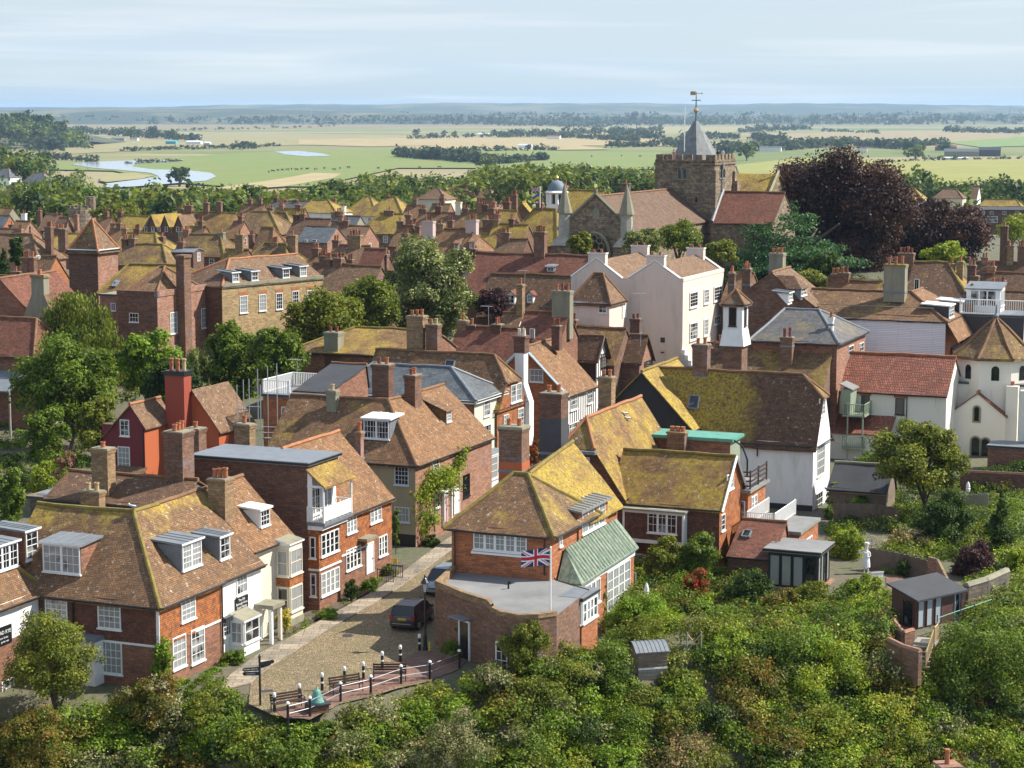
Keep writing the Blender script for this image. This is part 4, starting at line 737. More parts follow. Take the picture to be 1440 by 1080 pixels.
# --- curved wall annexe with the flat roof in front of it
h2 = h; fl = lambda x, y: h2.loc(P(x, y, 3.7)).xy
ring = [(600, 818), (610, 812), (690, 806), (775, 822), (832, 838), (868, 826), (790, 815)]
ann = House('flat_roofed_annexe', 'low annexe with grey flat roof and curved old brick wall', at=P(611, 820, 0), ze=3.7, w=1, d=1)
L3 = lambda x, y, z: ann.loc(P(x, y, z))
ed = [L3(612, 822, 3.75), L3(650, 838, 3.75), L3(685, 849, 3.75), L3(691, 856, 3.75), L3(703, 862, 3.75), L3(730, 867, 3.75), L3(757, 866, 3.75), L3(783, 862, 3.75)]
bk = [L3(829, 826, 3.75), L3(783, 812, 3.75), L3(775, 806, 3.75), L3(640, 796, 3.75)]
b = MB(); n = len(ed)
for i in range(n - 1):
    a, c = ed[i], ed[i + 1]; dv = (c - a).normalized(); nn = Vector((dv.y, -dv.x, 0)) * .0
    b.poly([(a.x, a.y, -1), (c.x, c.y, -1), (c.x, c.y, 3.75), (a.x, a.y, 3.75)], M['brick_rust'])
full = ed + bk; m_ = len(full)
for i in range(n - 1, m_):
    a, c = full[i], full[(i + 1) % m_]; b.poly([(a.x, a.y, -1), (c.x, c.y, -1), (c.x, c.y, 3.62), (a.x, a.y, 3.62)], M['brick_rust'])
ann.part('wall', b)
b = MB(); b.poly([(v.x, v.y, 3.55) for v in full], M['felt']); ann.part('roof', b)
b = MB(); cc = [(ed[0] * .0 + ed[0])] + ed[1:]; ins = Vector((sum(v.x for v in full) / m_, sum(v.y for v in full) / m_, 0))
def inward(v, k): dd = Vector((ins.x - v.x, ins.y - v.y, 0)).normalized(); return Vector((v.x, v.y, 0)) + dd * k
for i in range(n - 1):
    a, c = ed[i], ed[i + 1]; ai, ci = inward(a, .34), inward(c, .34); ao, co = inward(a, -.05), inward(c, -.05)
    hz = 4.0 if i < 3 else 3.86
    for q in ([(ao, hz), (co, hz), (ci, hz), (ai, hz)], [(ao, 3.6), (co, 3.6), (co, hz), (ao, hz)], [(ci, 3.5), (ai, 3.5), (ai, hz), (ci, hz)]): b.poly([(v.x, v.y, z) for v, z in q], M['brick_buff'])
ann.part('parapet', b)
b = MB(); a, c = bk[-1], ed[0]; b.poly([(a.x, a.y, 3.5), (c.x, c.y, 3.5), (c.x, c.y, 4.0), (a.x, a.y, 4.0)], M['brick_buff']); ai, ci = inward(a, .4), inward(c, .4)
b.poly([(a.x, a.y, 4.0), (c.x, c.y, 4.0), (ci.x, ci.y, 4.0), (ai.x, ai.y, 4.0)], M['brick_buff']); b.poly([(ci.x, ci.y, 3.5), (ai.x, ai.y, 3.5), (ai.x, ai.y, 4.0), (ci.x, ci.y, 4.0)], M['brick_buff']); ann.part('parapet', b)
b = MB(); v = L3(715, 828, 3.55); b.tube([(v.x, v.y, 3.5), (v.x, v.y, 3.95)], .06, M['bpaint'], 6); b.tube([(v.x, v.y, 3.93), (v.x + .16, v.y, 3.97)], .09, M['bpaint'], 6); ann.part('vent_pipe', b)
def onedge(i, t, z): a, c = ed[i], ed[i + 1]; v = a.lerp(c, t); return Vector((v.x, v.y, z)), (Vector((c.x - a.x, c.y - a.y, 0))).normalized()
v, du = onedge(1, .1, 0); nn = Vector((du.y, -du.x, 0)); b = MB()
Mx = Matrix((du, nn, Vector((0, 0, 1)))).transposed().to_4x4(); Mx.translation = v
b.box(-.55, -.02, 0, -.43, .08, 2.25, M['wpaint'], Mx); b.box(.43, -.02, 0, .55, .08, 2.25, M['wpaint'], Mx); b.box(-.55, -.02, 2.25, .55, .08, 2.37, M['wpaint'], Mx); b.box(-.43, -.02, 0, .43, .03, 2.25, M['glass_dark'], Mx); b.box(-.75, 0, 2.5, .75, .7, 2.56, M['lead'], Mx); ann.part('door', b)
v, du = onedge(4, .1, 0); nn = Vector((du.y, -du.x, 0)); Mx = Matrix((du, nn, Vector((0, 0, 1)))).transposed().to_4x4(); Mx.translation = v; b = MB()
for q in ((-.42, -.34, .5, 2.0), (.34, .42, .5, 2.0), (-.42, .42, .42, .5), (-.42, .42, 2.0, 2.08), (-.02, .02, .5, 2.0), (-.34, .34, 1.0, 1.04), (-.34, .34, 1.5, 1.54)): b.box(q[0], -.02, q[2], q[1], .06, q[3], M['wpaint'], Mx)
wn = ann.part('window', b); b = MB(); b.box(-.36, -.02, .48, .36, .02, 2.02, M['glass'], Mx); b.build('pane', wn)
# glazed porch at its right end
gp = House('glazed_porch', 'white glazed porch with lead lean-to roof at the right end of the annexe', cat='porch', at=PD(818, 893, 118.6), ze=3.35, w=1.3, d=2.7)
gp.walls([(1.85, M['brick_orange']), (None, M['wpaint'])]).roof('flat', M['lead'], o=.12); gp.fw('R', .1, 1.95, 2.5, 1.25, 4, 2, lights=4, border=.09); gp.fw('F', .4, 1.95, .8, 1.25, 2, 2)
b = MB(); b.box(-1.9, -1.5, 2.95, -.3, 0, 3.05, M['lead']); b.box(-1.1, -1.3, .0, -1.02, -1.22, 2.95, M['wpaint']); b.box(-.4, -1.3, 0, -.32, -1.22, 2.95, M['wpaint'])
for z in (1.1, 1.7, 2.3): b.box(-1.02, -1.28, z, -.4, -1.24, z + .06, M['wpaint'])
gp.part('door', b)
# --- yellow roofed house with half-hip and its neighbour
h = House('gold_roof_house', 'house with big golden lichen roof and white casement dormer beside a tall dark chimney', c=(877, 697), ze=5.2, w=6.9, d=13.5); H['gold'] = h
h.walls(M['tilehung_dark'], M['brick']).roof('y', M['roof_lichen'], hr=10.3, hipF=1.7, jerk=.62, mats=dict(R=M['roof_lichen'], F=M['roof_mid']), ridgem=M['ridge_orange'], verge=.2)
h.win('F', 793, 642, 829, 667, 3, 1, lights=3, off=.02); b = MB(); u, z = h.fu('F', 812, 636, .4); h.fbox(b, 'F', u - 1.3, u + 1.35, z - .1, z + .12, -.1, .55, M['lead']); h.part('window_hood', b); h.pipe('F', 3.9, 4.5, 7.5, mat=M['lead'])
h.chim(853, 530, 575, 20, 'x', -4.2, pots=2, mat=M['brick_buff'], depth=.9, potm=M['pot'])
h = House('tile_roof_house', 'red tile-hung house with dark mossy roof and white oriel window right of the copper lean-to', c=(1012, 715), ze=4.8, l=(868, 699), r=(1056, 692)); H['oriel'] = h
h.d = 6.3
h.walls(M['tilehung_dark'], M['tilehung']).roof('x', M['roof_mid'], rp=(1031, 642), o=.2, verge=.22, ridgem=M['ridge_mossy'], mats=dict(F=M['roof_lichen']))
b = MB(); xm = h.d / 2
for sg_ in (-1, 1): b.tube([(.25, xm + sg_ * (xm + .2), h.he - .2), (.25, xm, h.hr + .02)], .1, M['wpaint'], 4)
h.part('bargeboard', b)
u0, z0 = h.fu('F', 876, 740, .7); u1, z1 = h.fu('F', 961, 748, .7); b = MB(); h.fbox(b, 'F', u0, u1, 2.2, 4.35, 0, .7, M['tilehung_dark'])
for q in ((u0 - .02, u1 + .04, 2.1, 2.35), (u0 - .02, u1 + .04, 4.2, 4.4), (u0 - .02, u0 + .12, 2.35, 4.2), (u1 - .1, u1 + .04, 2.35, 4.2)): h.fbox(b, 'F', q[0], q[1], q[2], q[3], .0, .74, M['wpaint'])
h.fbox(b, 'F', u0 - .2, u1 + .2, 4.4, 4.52, 0, .95, M['cem']); h.part('oriel', b); h.win('F', 911, 716, 952, 750, 6, 3, off=.7, lights=3)
h.win('R', 1022, 666, 1031, 688, 3, 3); h.win('R', 1014, 723, 1019, 746, 1, 3); h.win('F', 881, 778, 905, 796, 4, 2, lights=2)
# terrace block, copper roofed bay, balcony
h = House('copper_roof_bay', 'long brick bay with bright green copper roof edge above the mossy roof', c=(1027, 621), ze=7.6, w=7.6, d=2.6); H['copper'] = h
h.walls(M['brick'], M['greenpaint']).roof('flat', M['copper'], o=.25, mats=dict(edge=M['copper']))
b = MB(); q = h.hit(953, 609, 'y', -.5); b.box(q.x - .68, -.95, 4, q.x + .68, -.1, q.z, M['brick_rust']); b.box(q.x - .76, -1.03, q.z, q.x + .76, -.02, q.z + .14, M['brick_buff']); c = h.part('chimney', b)
for i in range(3): bb = MB(); bb.lathe(q.x - .42 + .42 * i, -.5, [(.2, q.z + .14), (.17, q.z + .45), (.2, q.z + .5)], M['pot'], 10); bb.build('chimney_pot', c)
b = MB(); b.tube([(.25, .1, 7.7), (.9, .1, 7.3), (1.3, .1, 6.3), (1.3, .1, 4.6)], .07, M['bpaint'], 6); h.part('drainpipe', b)
h = House('brick_terrace_block', 'brick block with flat roof, dark timber railing and white glazed doors', c=(1052, 693), ze=5.0, w=4, d=4.6); H['terrace'] = h
h.walls(M['brick_orange']).roof('flat', M['felt'], o=.25, mats=dict(edge=M['cem'])); b = MB(); z = 5.25
for zz in (.15, .5, .85, 1.15): b.box(-1.9, .1, z + zz, .15, .16, z + zz + .1, M['wood_dark']); b.box(.1, .1, z + zz, .16, 4.4, z + zz + .1, M['wood_dark'])
for q in ((-1.9, .1), (-.9, .1), (.12, .1), (.12, 2.2), (.12, 4.4)): b.box(q[0] - .05, q[1] - .05, z, q[0] + .05, q[1] + .05, z + 1.35, M['wood_dark'])
h.part('railing', b); h.win('R', 1056, 697, 1064, 735, 2, 4, lights=2); h.fw('F', 3.0, 2.0, .8, 2.4, 2, 3, lights=2)
# --- white house with the black gable wing
h = House('white_gable_house', 'large white rendered house with a sweeping dark half-hipped roof gold with lichen at its left', c=(1144, 624), ze=5.5, w=15, d=5.6); H['white'] = h
h.walls(M['white']).roof('x', M['roof_dark'], rp=(1129, 527), hipR=1.7, jerk=.66, mats=dict(F=M['roof_white'], R=M['roof_mid']), o=.3)
wb = h
h.win('R', 1152, 559, 1160, 584, 3, 4); h.win('R', 1149, 625, 1159, 668, 3, 4); h.win('R', 1147, 692, 1156, 726, 3, 4); h.skylight('F', 976, 566, .9, 1.2); h.pipe('F', h.w - 4.6, 4.2, 5.3)
h.chim(986, 484, 530, 22, 'y', 3.0, pots=2, mat=M['brick_rust'], depth=1.0, potm=M['pot'])
b = MB(); h.fbox(b, 'F', h.w - 5.5, h.w + .01, -.1, .45, 0, .03, M['dpaint']); h.part('plinth', b)
h = House('black_gable_wing', 'black weatherboarded gable wing with golden roof edge against the white house', c=(973, 602), ze=6.35, w=8.6, d=9); H['black'] = h
h.walls(M['black_board']).roof('y', M['roof_gold'], rp=(908, 520), o=.25, verge=.2, ridgem=M['ridge_mossy'], frac=.50)
h = House('brown_range', 'plain brown tiled range behind the white house with three short chimneys', c=(1157, 543), ze=7.0, zg=1, w=12, d=7.0); H['brange'] = h
h.walls(M['brick_rust']).roof('x', M['roof'], rp=(1160, 490), mats=dict(F=M['roof_mid'])); 
for px_, top, base, wv, n in ((1005, 490, 520, 12, 1), (1017, 482, 520, 16, 3), (1026, 497, 520, 17, 1)): h.chim(px_, top, base, wv, 'y', 2.5, pots=n, mat=M['brick_rust'], depth=.8, potm=M['pot'], poth=.8)
# --- red house and the small roofs behind the left row
h = House('red_house', 'house painted maroon on its gable and terracotta on its side, with matching tall painted chimney', c=(203, 600), ze=7.5, l=(144, 614), d=4.2); H['red'] = h
h.w = 3.9; h.walls(M['maroon'], M['terracotta'], z0=-1); hr = 9.2
b = MB(); k = .16; h.he0 = h.he
h.kind = 'y'; h.frac = 1.2 / 3.9; h.hr = hr
h.wmb.poly([(-3.9, -.01, 6.4), (0, -.01, 7.5), (-1.2, -.01, hr), ], M['maroon']); h.endwalls()
b.slab((.2, -.15, 7.35), (.2, 4.3, 7.35), (-1.2, 4.3, hr), (-1.2, -.15, hr), M['roof_pink'], .6, .01); b.slab((-4.05, 4.3, 6.3), (-4.05, -.15, 6.3), (-1.2, -.15, hr), (-1.2, 4.3, hr), M['roof_pink'], .6, .01); b.tube([(-1.2, -.2, hr + .03), (-1.2, 4.3, hr + .03)], .12, M['ridge_orange'], 7); h.part('roof', b)
h.win('F', 169, 590, 182, 613, 2, 3); h.win('F', 166, 628, 183, 660, 3, 4); h.pipe('F', 3.85, 4, 7.3)
b = MB(); b.box(-.3, 3.2, 0, 1.6, 4.6, 7.4, M['terracotta']); b.box(.0, 3.1, 5, 1.75, 4.2, 11.2, M['red_paint']); b.box(-.08, 3.02, 11.2, 1.83, 4.28, 11.55, M['bpaint']); c = h.part('chimney', b)
for i, mm in enumerate((M['pot'], M['pot'], M['pot_buff'])): bb = MB(); bb.lathe(.3 + .58 * i, 3.65, [(.17, 11.5), (.15, 12.3), (.2, 12.4), (.2, 12.5)], mm, 10); bb.build('chimney_pot', c)
b = MB(); b.slab((-4.4, -1.6, 3.4), (.2, -1.6, 3.4), (.2, -.02, 4.3), (-4.4, -.02, 4.3), M['roof_pink'], .6, .01); b.box(-4.3, -1.5, 0, .1, -.03, 3.3, M['terracotta']); h.part('lean_to', b)
b = MB(); b.box(.2, 4.2, 0, 4.2, 9.5, 6.9, M['terracotta']); b.slab((4.45, 4.0, 6.7), (4.45, 9.7, 6.7), (1.9, 9.7, 10.0), (1.9, 4.0, 10.0), M['roof_pink'], .8, .03); b.slab((-.1, 9.7, 6.7), (-.1, 4.0, 6.7), (1.9, 4.0, 10.0), (1.9, 9.7, 10.0), M['roof_pink'], .8, .03); b.poly([(.2, 4.19, 6.9), (4.2, 4.19, 6.9), (1.9, 4.19, 9.9)], M['terracotta']); h.part('rear_wing', b)
h = House('stone_back_cottage', 'low grey-lichened roof with tall buff brick chimneys tucked behind the corner house', at=PD(245, 712, 127), ze=PD(245, 712, 127).z, w=9.5, d=5.5); H['backcot'] = h
h.walls(M['flint']).roof('x', M['roof_dark'], rp=(180, 668), hipL=0, ridgem=M['ridge']); h.chim(147, 630, 712, 27, 'y', .8, pots=1, mat=M['brick_buff'], depth=.9, poth=.45, foot=2); h.chim(131, 690, 716, 31, 'y', -1.6, pots=2, mat=M['brick_buff'], depth=.7, potm=M['pot_buff'], foot=2)
h.chim(253, 606, 702, 31, 'y', 3.2, pots=3, mat=M['brick_rust'], depth=1.4, foot=2); 
h = House('small_chimney_house', 'sliver of brick house with a squat chimney beside the tall painted red stack', at=PD(300, 650, 138), ze=PD(300, 650, 138).z, w=3, d=3.5); h.walls(M['brick_rust']).roof('flat', M['lead'], o=.1); h.chim(276, 602, 645, 22, 'y', 1.5, pots=1, mat=M['brick_rust'], depth=1.0, poth=.5)
h.chim(345, 596, 656, 25, 'y', 2.0, pots=1, mat=M['brick_buff'], depth=.8, poth=.65)
h = House('skylight_lean_to', 'small brown flat roof with glass lantern behind the left ridge', at=PD(100, 706, 132), ze=PD(100, 706, 132).z, w=3.2, d=2.8); h.walls(M['flint']).roof('flat', M['wood'], o=.2); b = MB(); z = h.he + .23; b.box(-2.9, .4, z, -1.0, 2.0, z + .12, M['wpaint']); b.poly([(-2.9, .4, z + .12), (-1, .4, z + .12), (-1.9, 1.2, z + .5)], M['glass']); b.poly([(-1, .4, z + .12), (-1, 2, z + .12), (-1.9, 1.2, z + .5)], M['glass']); b.poly([(-2.9, 2, z + .12), (-2.9, .4, z + .12), (-1.9, 1.2, z + .5)], M['glass']); h.part('roof_lantern', b)
# --- brick box with roof terrace and scaffolding
h = House('roof_terrace_house', 'brown brick house with white balustraded roof terrace next to scaffold poles', at=PD(407, 559, 163), ze=PD(407, 559, 163).z, w=2.4, d=5.0); H['rterr'] = h
h.walls(M['brick_orange']).roof('flat', M['lead'], o=.15); h.win('F', 396, 572, 406, 595, 2, 1); b = MB(); z = h.he + .22; railing(b, [(.0, 0, z), (-2.4, 0, z), (-2.4, 5, z), (0, 5, z)], 1.1, M['wpaint'], .16, .05, .12); h.part('balustrade', b)
h = House('grey_deck_house', 'dark brick house with grey sloping lead roof beside the white balustrade', at=PD(462, 551, 162.4), ze=PD(462, 551, 162.4).z, w=3.05, d=7); h.walls(M['brick']).roof('x', M['felt_dark'], hr=h.he + 1.4, frac=.95, o=.12); b = MB(); h.fbox(b, 'F', 0, 3.05, h.he - .35, h.he - .05, .02, .12, M['wpaint']); h.part('fascia', b)
b = MB(); b.slab((-2.0, -2.2, 4.4), (.4, -2.2, 4.4), (.4, -.02, 6.4), (-2.0, -.02, 6.4), M['roof'], .6, .02); b.box(-1.9, -2.1, 0, .3, -.03, 4.3, M['brick']); h.part('lean_to', b)
# --- olive roofed house with three tall chimneys
h = House('olive_roof_house', 'house with broad olive lichened hipped roof behind the slates with tall cement chimney', at=PD(585, 500, 188), ze=PD(585, 500, 188).z, zg=2, w=13, d=9); H['olive'] = h
h.walls(M['brick']).roof('x', M['roof_mid'], rp=(540, 462), hipL=4.5, mats=dict(F=M['roof_lichen'], L=M['roof']), ridgem=M['ridge_mossy']); h.chim(470, 467, 524, 22, 'y', 0.6, pots=2, mat=M['cem'], depth=1.2, potm=[M['pot_red']], foot=4)
# --- pink house
h = House('pink_house', 'large blush-pink rendered house with twin parapet gables and white sash windows', c=(960, 396), ze=13.7, zg=2.7, w=12.9, r=(1023, 382)); H['pink'] = h
h.walls(M['pink'], z0=-3); hv = h.he; w2 = 6.0
for k, (x0, x1, hh) in enumerate(((-6.3, 0, 1.9), (-12.9, -6.9, 2.0))):
    xm = (x0 + x1) / 2; b = MB()
    h.wmb.poly([(x0, 0, hv), (x1, 0, hv), (xm, 0, hv + hh + .15)], M['pink']); h.wmb.poly([(x1, h.d, hv), (x0, h.d, hv), (xm, h.d, hv + hh)], M['pink'])
    b.slab((x1, .25, hv + .05), (x1, h.d, hv + .05), (xm, h.d, hv + hh), (xm, .25, hv + hh), M['roof_pink'], .8, .02); b.slab((x0, h.d, hv + .05), (x0, .25, hv + .05), (xm, .25, hv + hh), (xm, h.d, hv + hh), M['roof_pink'], .8, .02); h.part('roof', b)
    for yy in (.12, h.d): b = MB(); b.tube([(x0, yy, hv + .12), (xm, yy, hv + hh + .28), (x1, yy, hv + .12)], .16, M['wpaint'], 4); h.part('coping', b)
    for yy, nm in ((.4, 2), (h.d - .5, 2)):
        b = MB(); t = hv + hh + (.85 if yy < 1 else .8); b.box(xm - 1.0, yy - .35, 0 if yy < 1 else hv, xm + 1.0, yy + .45, t, M['pink']); b.box(xm - 1.08, yy - .42, t - .12, xm + 1.08, yy + .52, t, M['wpaint']); c = h.part('chimney', b)
        for q in range(nm): bb = MB(); bb.lathe(xm - .45 + .9 * q, yy, [(.18, t), (.15, t + .3), (.2, t + .35)], M['pot'], 8); bb.build('chimney_pot', c)
h.endwalls(); h.hr = hv + 2; h.kind = 'y'; h.frac = .25
b = MB(); b.box(-.35, -.02, 0, .05, h.d, hv + .0, M['pink']); b.box(-.3, -.03, hv - .02, .1, h.d, hv + .35, M['pink']); h.part('parapet', b)
for x0, x1, y0, y1 in ((970, 981, 410, 432), (990, 997, 406, 427), (1004, 1015, 402, 423), (970, 981, 453, 478), (990, 996, 448, 472), (1004, 1013, 444, 456)): h.win('R', x0, y0, x1, y1, 3, 4, border=.14, off=.1)
b = MB(); b.lathe(-2.2, -.0, [(.2, 3.2), (.22, 3.3)], M['bpaint'], 10); b.box(-2.45, -.03, 4.3, -1.95, .05, 4.85, M['dpaint']); h.part('vent', b)
b = MB()
for i in range(4): b.box(.05, -.5 + .1, 0, 1.6 - .38 * i, .6 + .0, 2.0 + .55 * i, M['white'])
h.part('stepped_buttress', b)
h = House('pink_annexe', 'small pink annexe with steep brown pyramid roof against the large pink gables', c=(857, 425), ze=11.9, zg=2.7, w=4.5, r=(886, 420)); h.walls(M['pink'], z0=-3).roof('x', M['roof_pink'], rp=(855, 385), hipL=1.9, hipR=1.6, mats=dict(F=M['roof_dark'])); h.win('F', 842, 427, 853, 440, 2, 2); h.door('R', 875, 426, 880, 447, M['wpaint'])
b = MB(); h.fbox(b, 'F', 0, 4.5, h.he - .25, h.he - .1, 0, .1, M['wpaint']); h.part('fascia', b)
# --- big brick house with the buttress chimney, yellow-brick house, pyramid-roofed tower
h = House('parapet_brick_house', 'brown Georgian brick house with parapet, hipped roof and massive buttress chimney', c=(221, 417), ze=13.6, zg=4.5, w=4.6, r=(306, 407)); H['lamb'] = h
h.d = 9.4; h.walls(M['brick_rust'], M['brick_rose'], z0=-3); h.roof('x', M['roof'], hr=h.he + 2.6, hipL=2.0, hipR=2.0, o=-.25, gut='')
b = MB()
for f, L in (('F', h.w), ('R', h.d)): h.fbox(b, f, -.1, L + .1, h.he - .05, h.he + .5, -.3, .08, M['brick_rust'] if f == 'F' else M['brick_rose'])
h.part('parapet', b); h.win('F', 182, 440, 195, 453, 3, 2); h.win('R', 239, 439, 249, 469, 3, 4); h.win('R', 283, 433, 293, 461, 3, 4); h.win('R', 245, 485, 251, 500, 2, 3)
b = MB(); h.fbox(b, 'R', 3.6, 4.9, -1, h.he + 3.6, 0, .95, M['brick_rust']); h.fbox(b, 'R', 3.5, 5.0, h.he + 3.6, h.he + 3.9, -.1, 1.05, M['brick_rust']); c = h.part('chimney', b)
h2_ = House('mossy_hip_house', 'broad mossy hipped roof between the pyramid-roofed tower and the buttress chimney', at=PD(262, 412, 213), ze=PD(262, 415, 213).z, zg=4.5, w=10.5, d=8); h2_.walls(M['brick_rust']).roof('x', M['roof_mid'], rp=(200, 372), hipR=2.5, hipL=1.0, mats=dict(F=M['roof_lichen']), ridgem=M['ridge_mossy']); h2_.skylight('F', 163, 399, .6, 1.2)
h2_.dormer('F', 188, 406, 202, 415, 3, 2, style='hip', roofm=M['roof_lichen'], cheek=M['greenpaint'])
h2_ = House('garden_wall_wing', 'low brick wing left of the parapet brick house with a white window', at=PD(168, 417, 211), ze=PD(168, 417, 211).z, zg=4.5, w=2.4, d=4); h2_.walls(M['brick_rose']).roof('flat', M['cem'], o=.05); h2_.win('F', 156, 426, 163, 437, 2, 3)
a_, b_ = P(312, 403, 14), P(454, 390, 14); YR = math.atan2(b_.y - a_.y, b_.x - a_.x) - pi / 2
h = House('yellow_brick_house', 'long yellow-brick Georgian house with four white dormers in a plain tiled roof', c=(312, 403), ze=14, zg=5, w=8, r=(454, 390), rot=YR); H['yel'] = h
h.walls(M['brick_dark'], M['brick_yellow'], z0=-3).roof('y', M['roof_pink'], hr=h.he + 2.35, hipF=5.0, mats=dict(F=M['roof_dark']), o=.12, gut='', ridgem=M['ridge_orange'])
b = MB(); h.fbox(b, 'R', -.1, h.d, h.he - .2, h.he + .25, -.1, .12, M['cem']); h.part('parapet', b)
for x0, x1, y0, y1 in ((326, 336, 384, 398), (353, 363, 382, 396), (397, 407, 378, 392), (421, 431, 375, 390)): h.dormer('R', x0, y0, x1, y1, 3, 2, cheek=M['lead'])
for x0, x1, y0, y1 in ((337, 348, 416, 440), (364, 374, 414, 437), (388, 397, 412, 435), (411, 420, 409, 432), (432, 442, 408, 430)): h.win('R', x0, y0, x1, y1, 3, 4)
b = MB()
for x0, x1, y in ((337, 348, 415), (364, 374, 413), (388, 397, 411), (411, 420, 408), (432, 442, 407)): u, z = h.fu('R', x0, y, 0); u1, _ = h.fu('R', x1, y, 0); h.fbox(b, 'R', u - .15, u1 + .15, z + .02, z + .32, 0, .03, M['pot'])
h.part('lintels', b)
h = House('pyramid_roof_tower', 'square brick block with steep pyramid roof and white cornice', c=(137, 350), ze=17, zg=4.5, l=(94, 349), r=(168, 347)); h.walls(M['brick_dark'], M['brick_rose']).roof('pyr', M['roof_mid'], rp=(129, 308), mats=dict(R=M['roof_pink']), ridgem=M['ridge_orange']); b = MB(); h.fbox(b, 'F', -.1, h.w + .1, h.he - .3, h.he - .1, 0, .2, M['wpaint']); h.fbox(b, 'R', -.1, h.d + .1, h.he - .3, h.he - .1, 0.01, .2, M['wpaint']); h.part('cornice', b)
# --- left edge houses
h = House('buttress_chimney_house', 'red-brown tiled house at the left edge with broad tapering cement chimney', at=PD(57, 455, 196), ze=PD(57, 455, 196).z, zg=3, w=9, d=9); h.walls(M['brick']).roof('y', M['roof_red'], hr=h.he + 4.2, frac=.5)
b = MB(); b.poly([(-1.9, -.3, 4), (1.9, -.3, 4), (1.9, -.3, h.he + .3), (.7, -.3, h.he + 2.8), (-.7, -.3, h.he + 2.8), (-1.9, -.3, h.he + .3)], M['cem']); b.box(-.7, -.31, h.he, .7, .6, h.he + 4.4, M['cem']); b.box(-.8, -.4, h.he + 4.4, .8, .7, h.he + 4.7, M['brick_buff']); b.poly([(1.9, -.3, 4), (1.9, .6, 4), (1.9, .6, h.he + .3), (1.9, -.3, h.he + .3)], M['cem']); b.poly([(1.9, -.3, h.he + .3), (1.9, .6, h.he + .3), (.7, .6, h.he + 2.8), (.7, -.3, h.he + 2.8)], M['roof_pink']); c = h.part('chimney', b)
bb = MB(); bb.lathe(0, .1, [(.22, h.he + 4.7), (.2, h.he + 5.2)], M['pot'], 8); bb.build('chimney_pot', c)
h = House('dark_verandah_house', 'half-hidden red roof and black gable over a verandah at the left edge', at=PD(46, 500, 186), ze=PD(46, 500, 186).z, zg=1.5, w=9, d=6); h.walls(M['brick'], M['bpaint']).roof('x', M['roof_red'], hr=h.he + 3.0, hipR=1.6); b = MB(); b.slab((-6, -3.2, h.he - 2.9), (-.4, -3.2, h.he - 2.9), (-.4, 0, h.he - 1.5), (-6, 0, h.he - 1.5), M['lead'], .8, .0)
for i in range(4): b.box(-5.8 + 1.75 * i, -3.1, 0, -5.65 + 1.75 * i, -2.95, h.he - 3, M['wood_grey'])
h.part('verandah', b)
h = House('left_edge_range', 'plain red-brown tiled roof running off the left edge above the birch', at=PD(52, 424, 225), ze=PD(52, 424, 225).z, zg=4, w=10, d=8); h.walls(M['brick_rust']).roof('x', M['roof_red'], rp=(10, 388)); h.chim(26, 393, 424, 22, 'y', 4, pots=0, mat=M['brick_rust'])
# --- weatherboarded house, slate house, belfry
h = House('weatherboarded_house', 'house with long white weatherboarded side, brown mansard roof and twin lead dormers', c=(1330, 452), ze=11.6, zg=4, l=(1186, 442), r=(1375, 440)); H['wb'] = h
h.w += 3.5; h.walls(M['white_board'], M['brick_orange'], z0=-4).roof('L', M['roof'], rp=(1310, 412), wing=8.6, mats=dict(R=M['roof_warm']), o=.15, ridgem=M['ridge'])
h.chim(1259, 372, 410, 30, 'y', 3.0, pots=3, mat=M['cem'], depth=1.3, potm=M['pot'], capm=M['ridge_mossy'], poth=.8); h.dormer('R', 1334, 430, 1341, 450, 2, 3, cheek=M['dpaint'], roofm=M['wpaint']); h.dormer('R', 1351, 424, 1357, 444, 2, 3, cheek=M['dpaint'], roofm=M['wpaint'])
b = MB(); b.slab((1.3, -.3, 5.7), (1.3, h.d, 5.7), (.1, h.d, 7.55), (.1, -.1, 7.55), M['roof_warm'], .8, .02); h.part('sprocket_eave', b)
b = MB(); b.poly([(2.2, 2.6, 3.6), (2.2, 6.2, 3.6), (.03, 6.2, 4.8), (.03, 2.6, 4.8)], M['lead']); b.box(.03, 2.7, 0, 2.0, 6.1, 3.6, M['wpaint']); h.part('porch', b); h.fw('F', h.w + .3, 1.2, 1.4, 2.2, 3, 3, off=-2.7); h.fw('R', 3.0, 1.0, 2.8, 2.3, 5, 3, off=2.0)
b = MB(); b.tube([(-h.w + .5, 1.05, h.he + 1.15), (-1.4, 1.05, h.he + 1.15)], .05, M['cem'], 5); h.part('lead_roll', b)
h = House('slate_hip_house', 'brick house with hipped dark slate roof flecked orange beside the white belfry', c=(1177, 482), ze=10.7, zg=2, l=(1058, 477), r=(1225, 465)); h.walls(M['brick'], M['brick_rose']).roof('x', M['slate_lichen'], rp=(1147, 436), hipR=3.2, hipL=1.5, ridgem=M['lead']); h.win('R', 1193, 486, 1200, 505, 2, 3); h.win('R', 1208, 482, 1214, 500, 2, 3); h.chim(1107, 474, 486, 17, 'y', -1.0, pots=2, mat=M['brick_rust'], depth=.8, potm=M['pot_red'], foot=4, poth=.9); h.chim(1169, 446, 456, 6, 'x', -1.2, pots=1, mat=M['wpaint'], depth=.5)
h = House('white_belfry', 'square white bell turret with dark openings and small tiled cap', cat='bell turret', c=(1044, 425), ze=14.9, zg=2, l=(1014, 425), d=1.9); h.walls([(8.9, M['brick_rust']), (None, M['white'])]).roof('pyr', M['roof_pink'], hr=h.he + 1.0, o=.3)
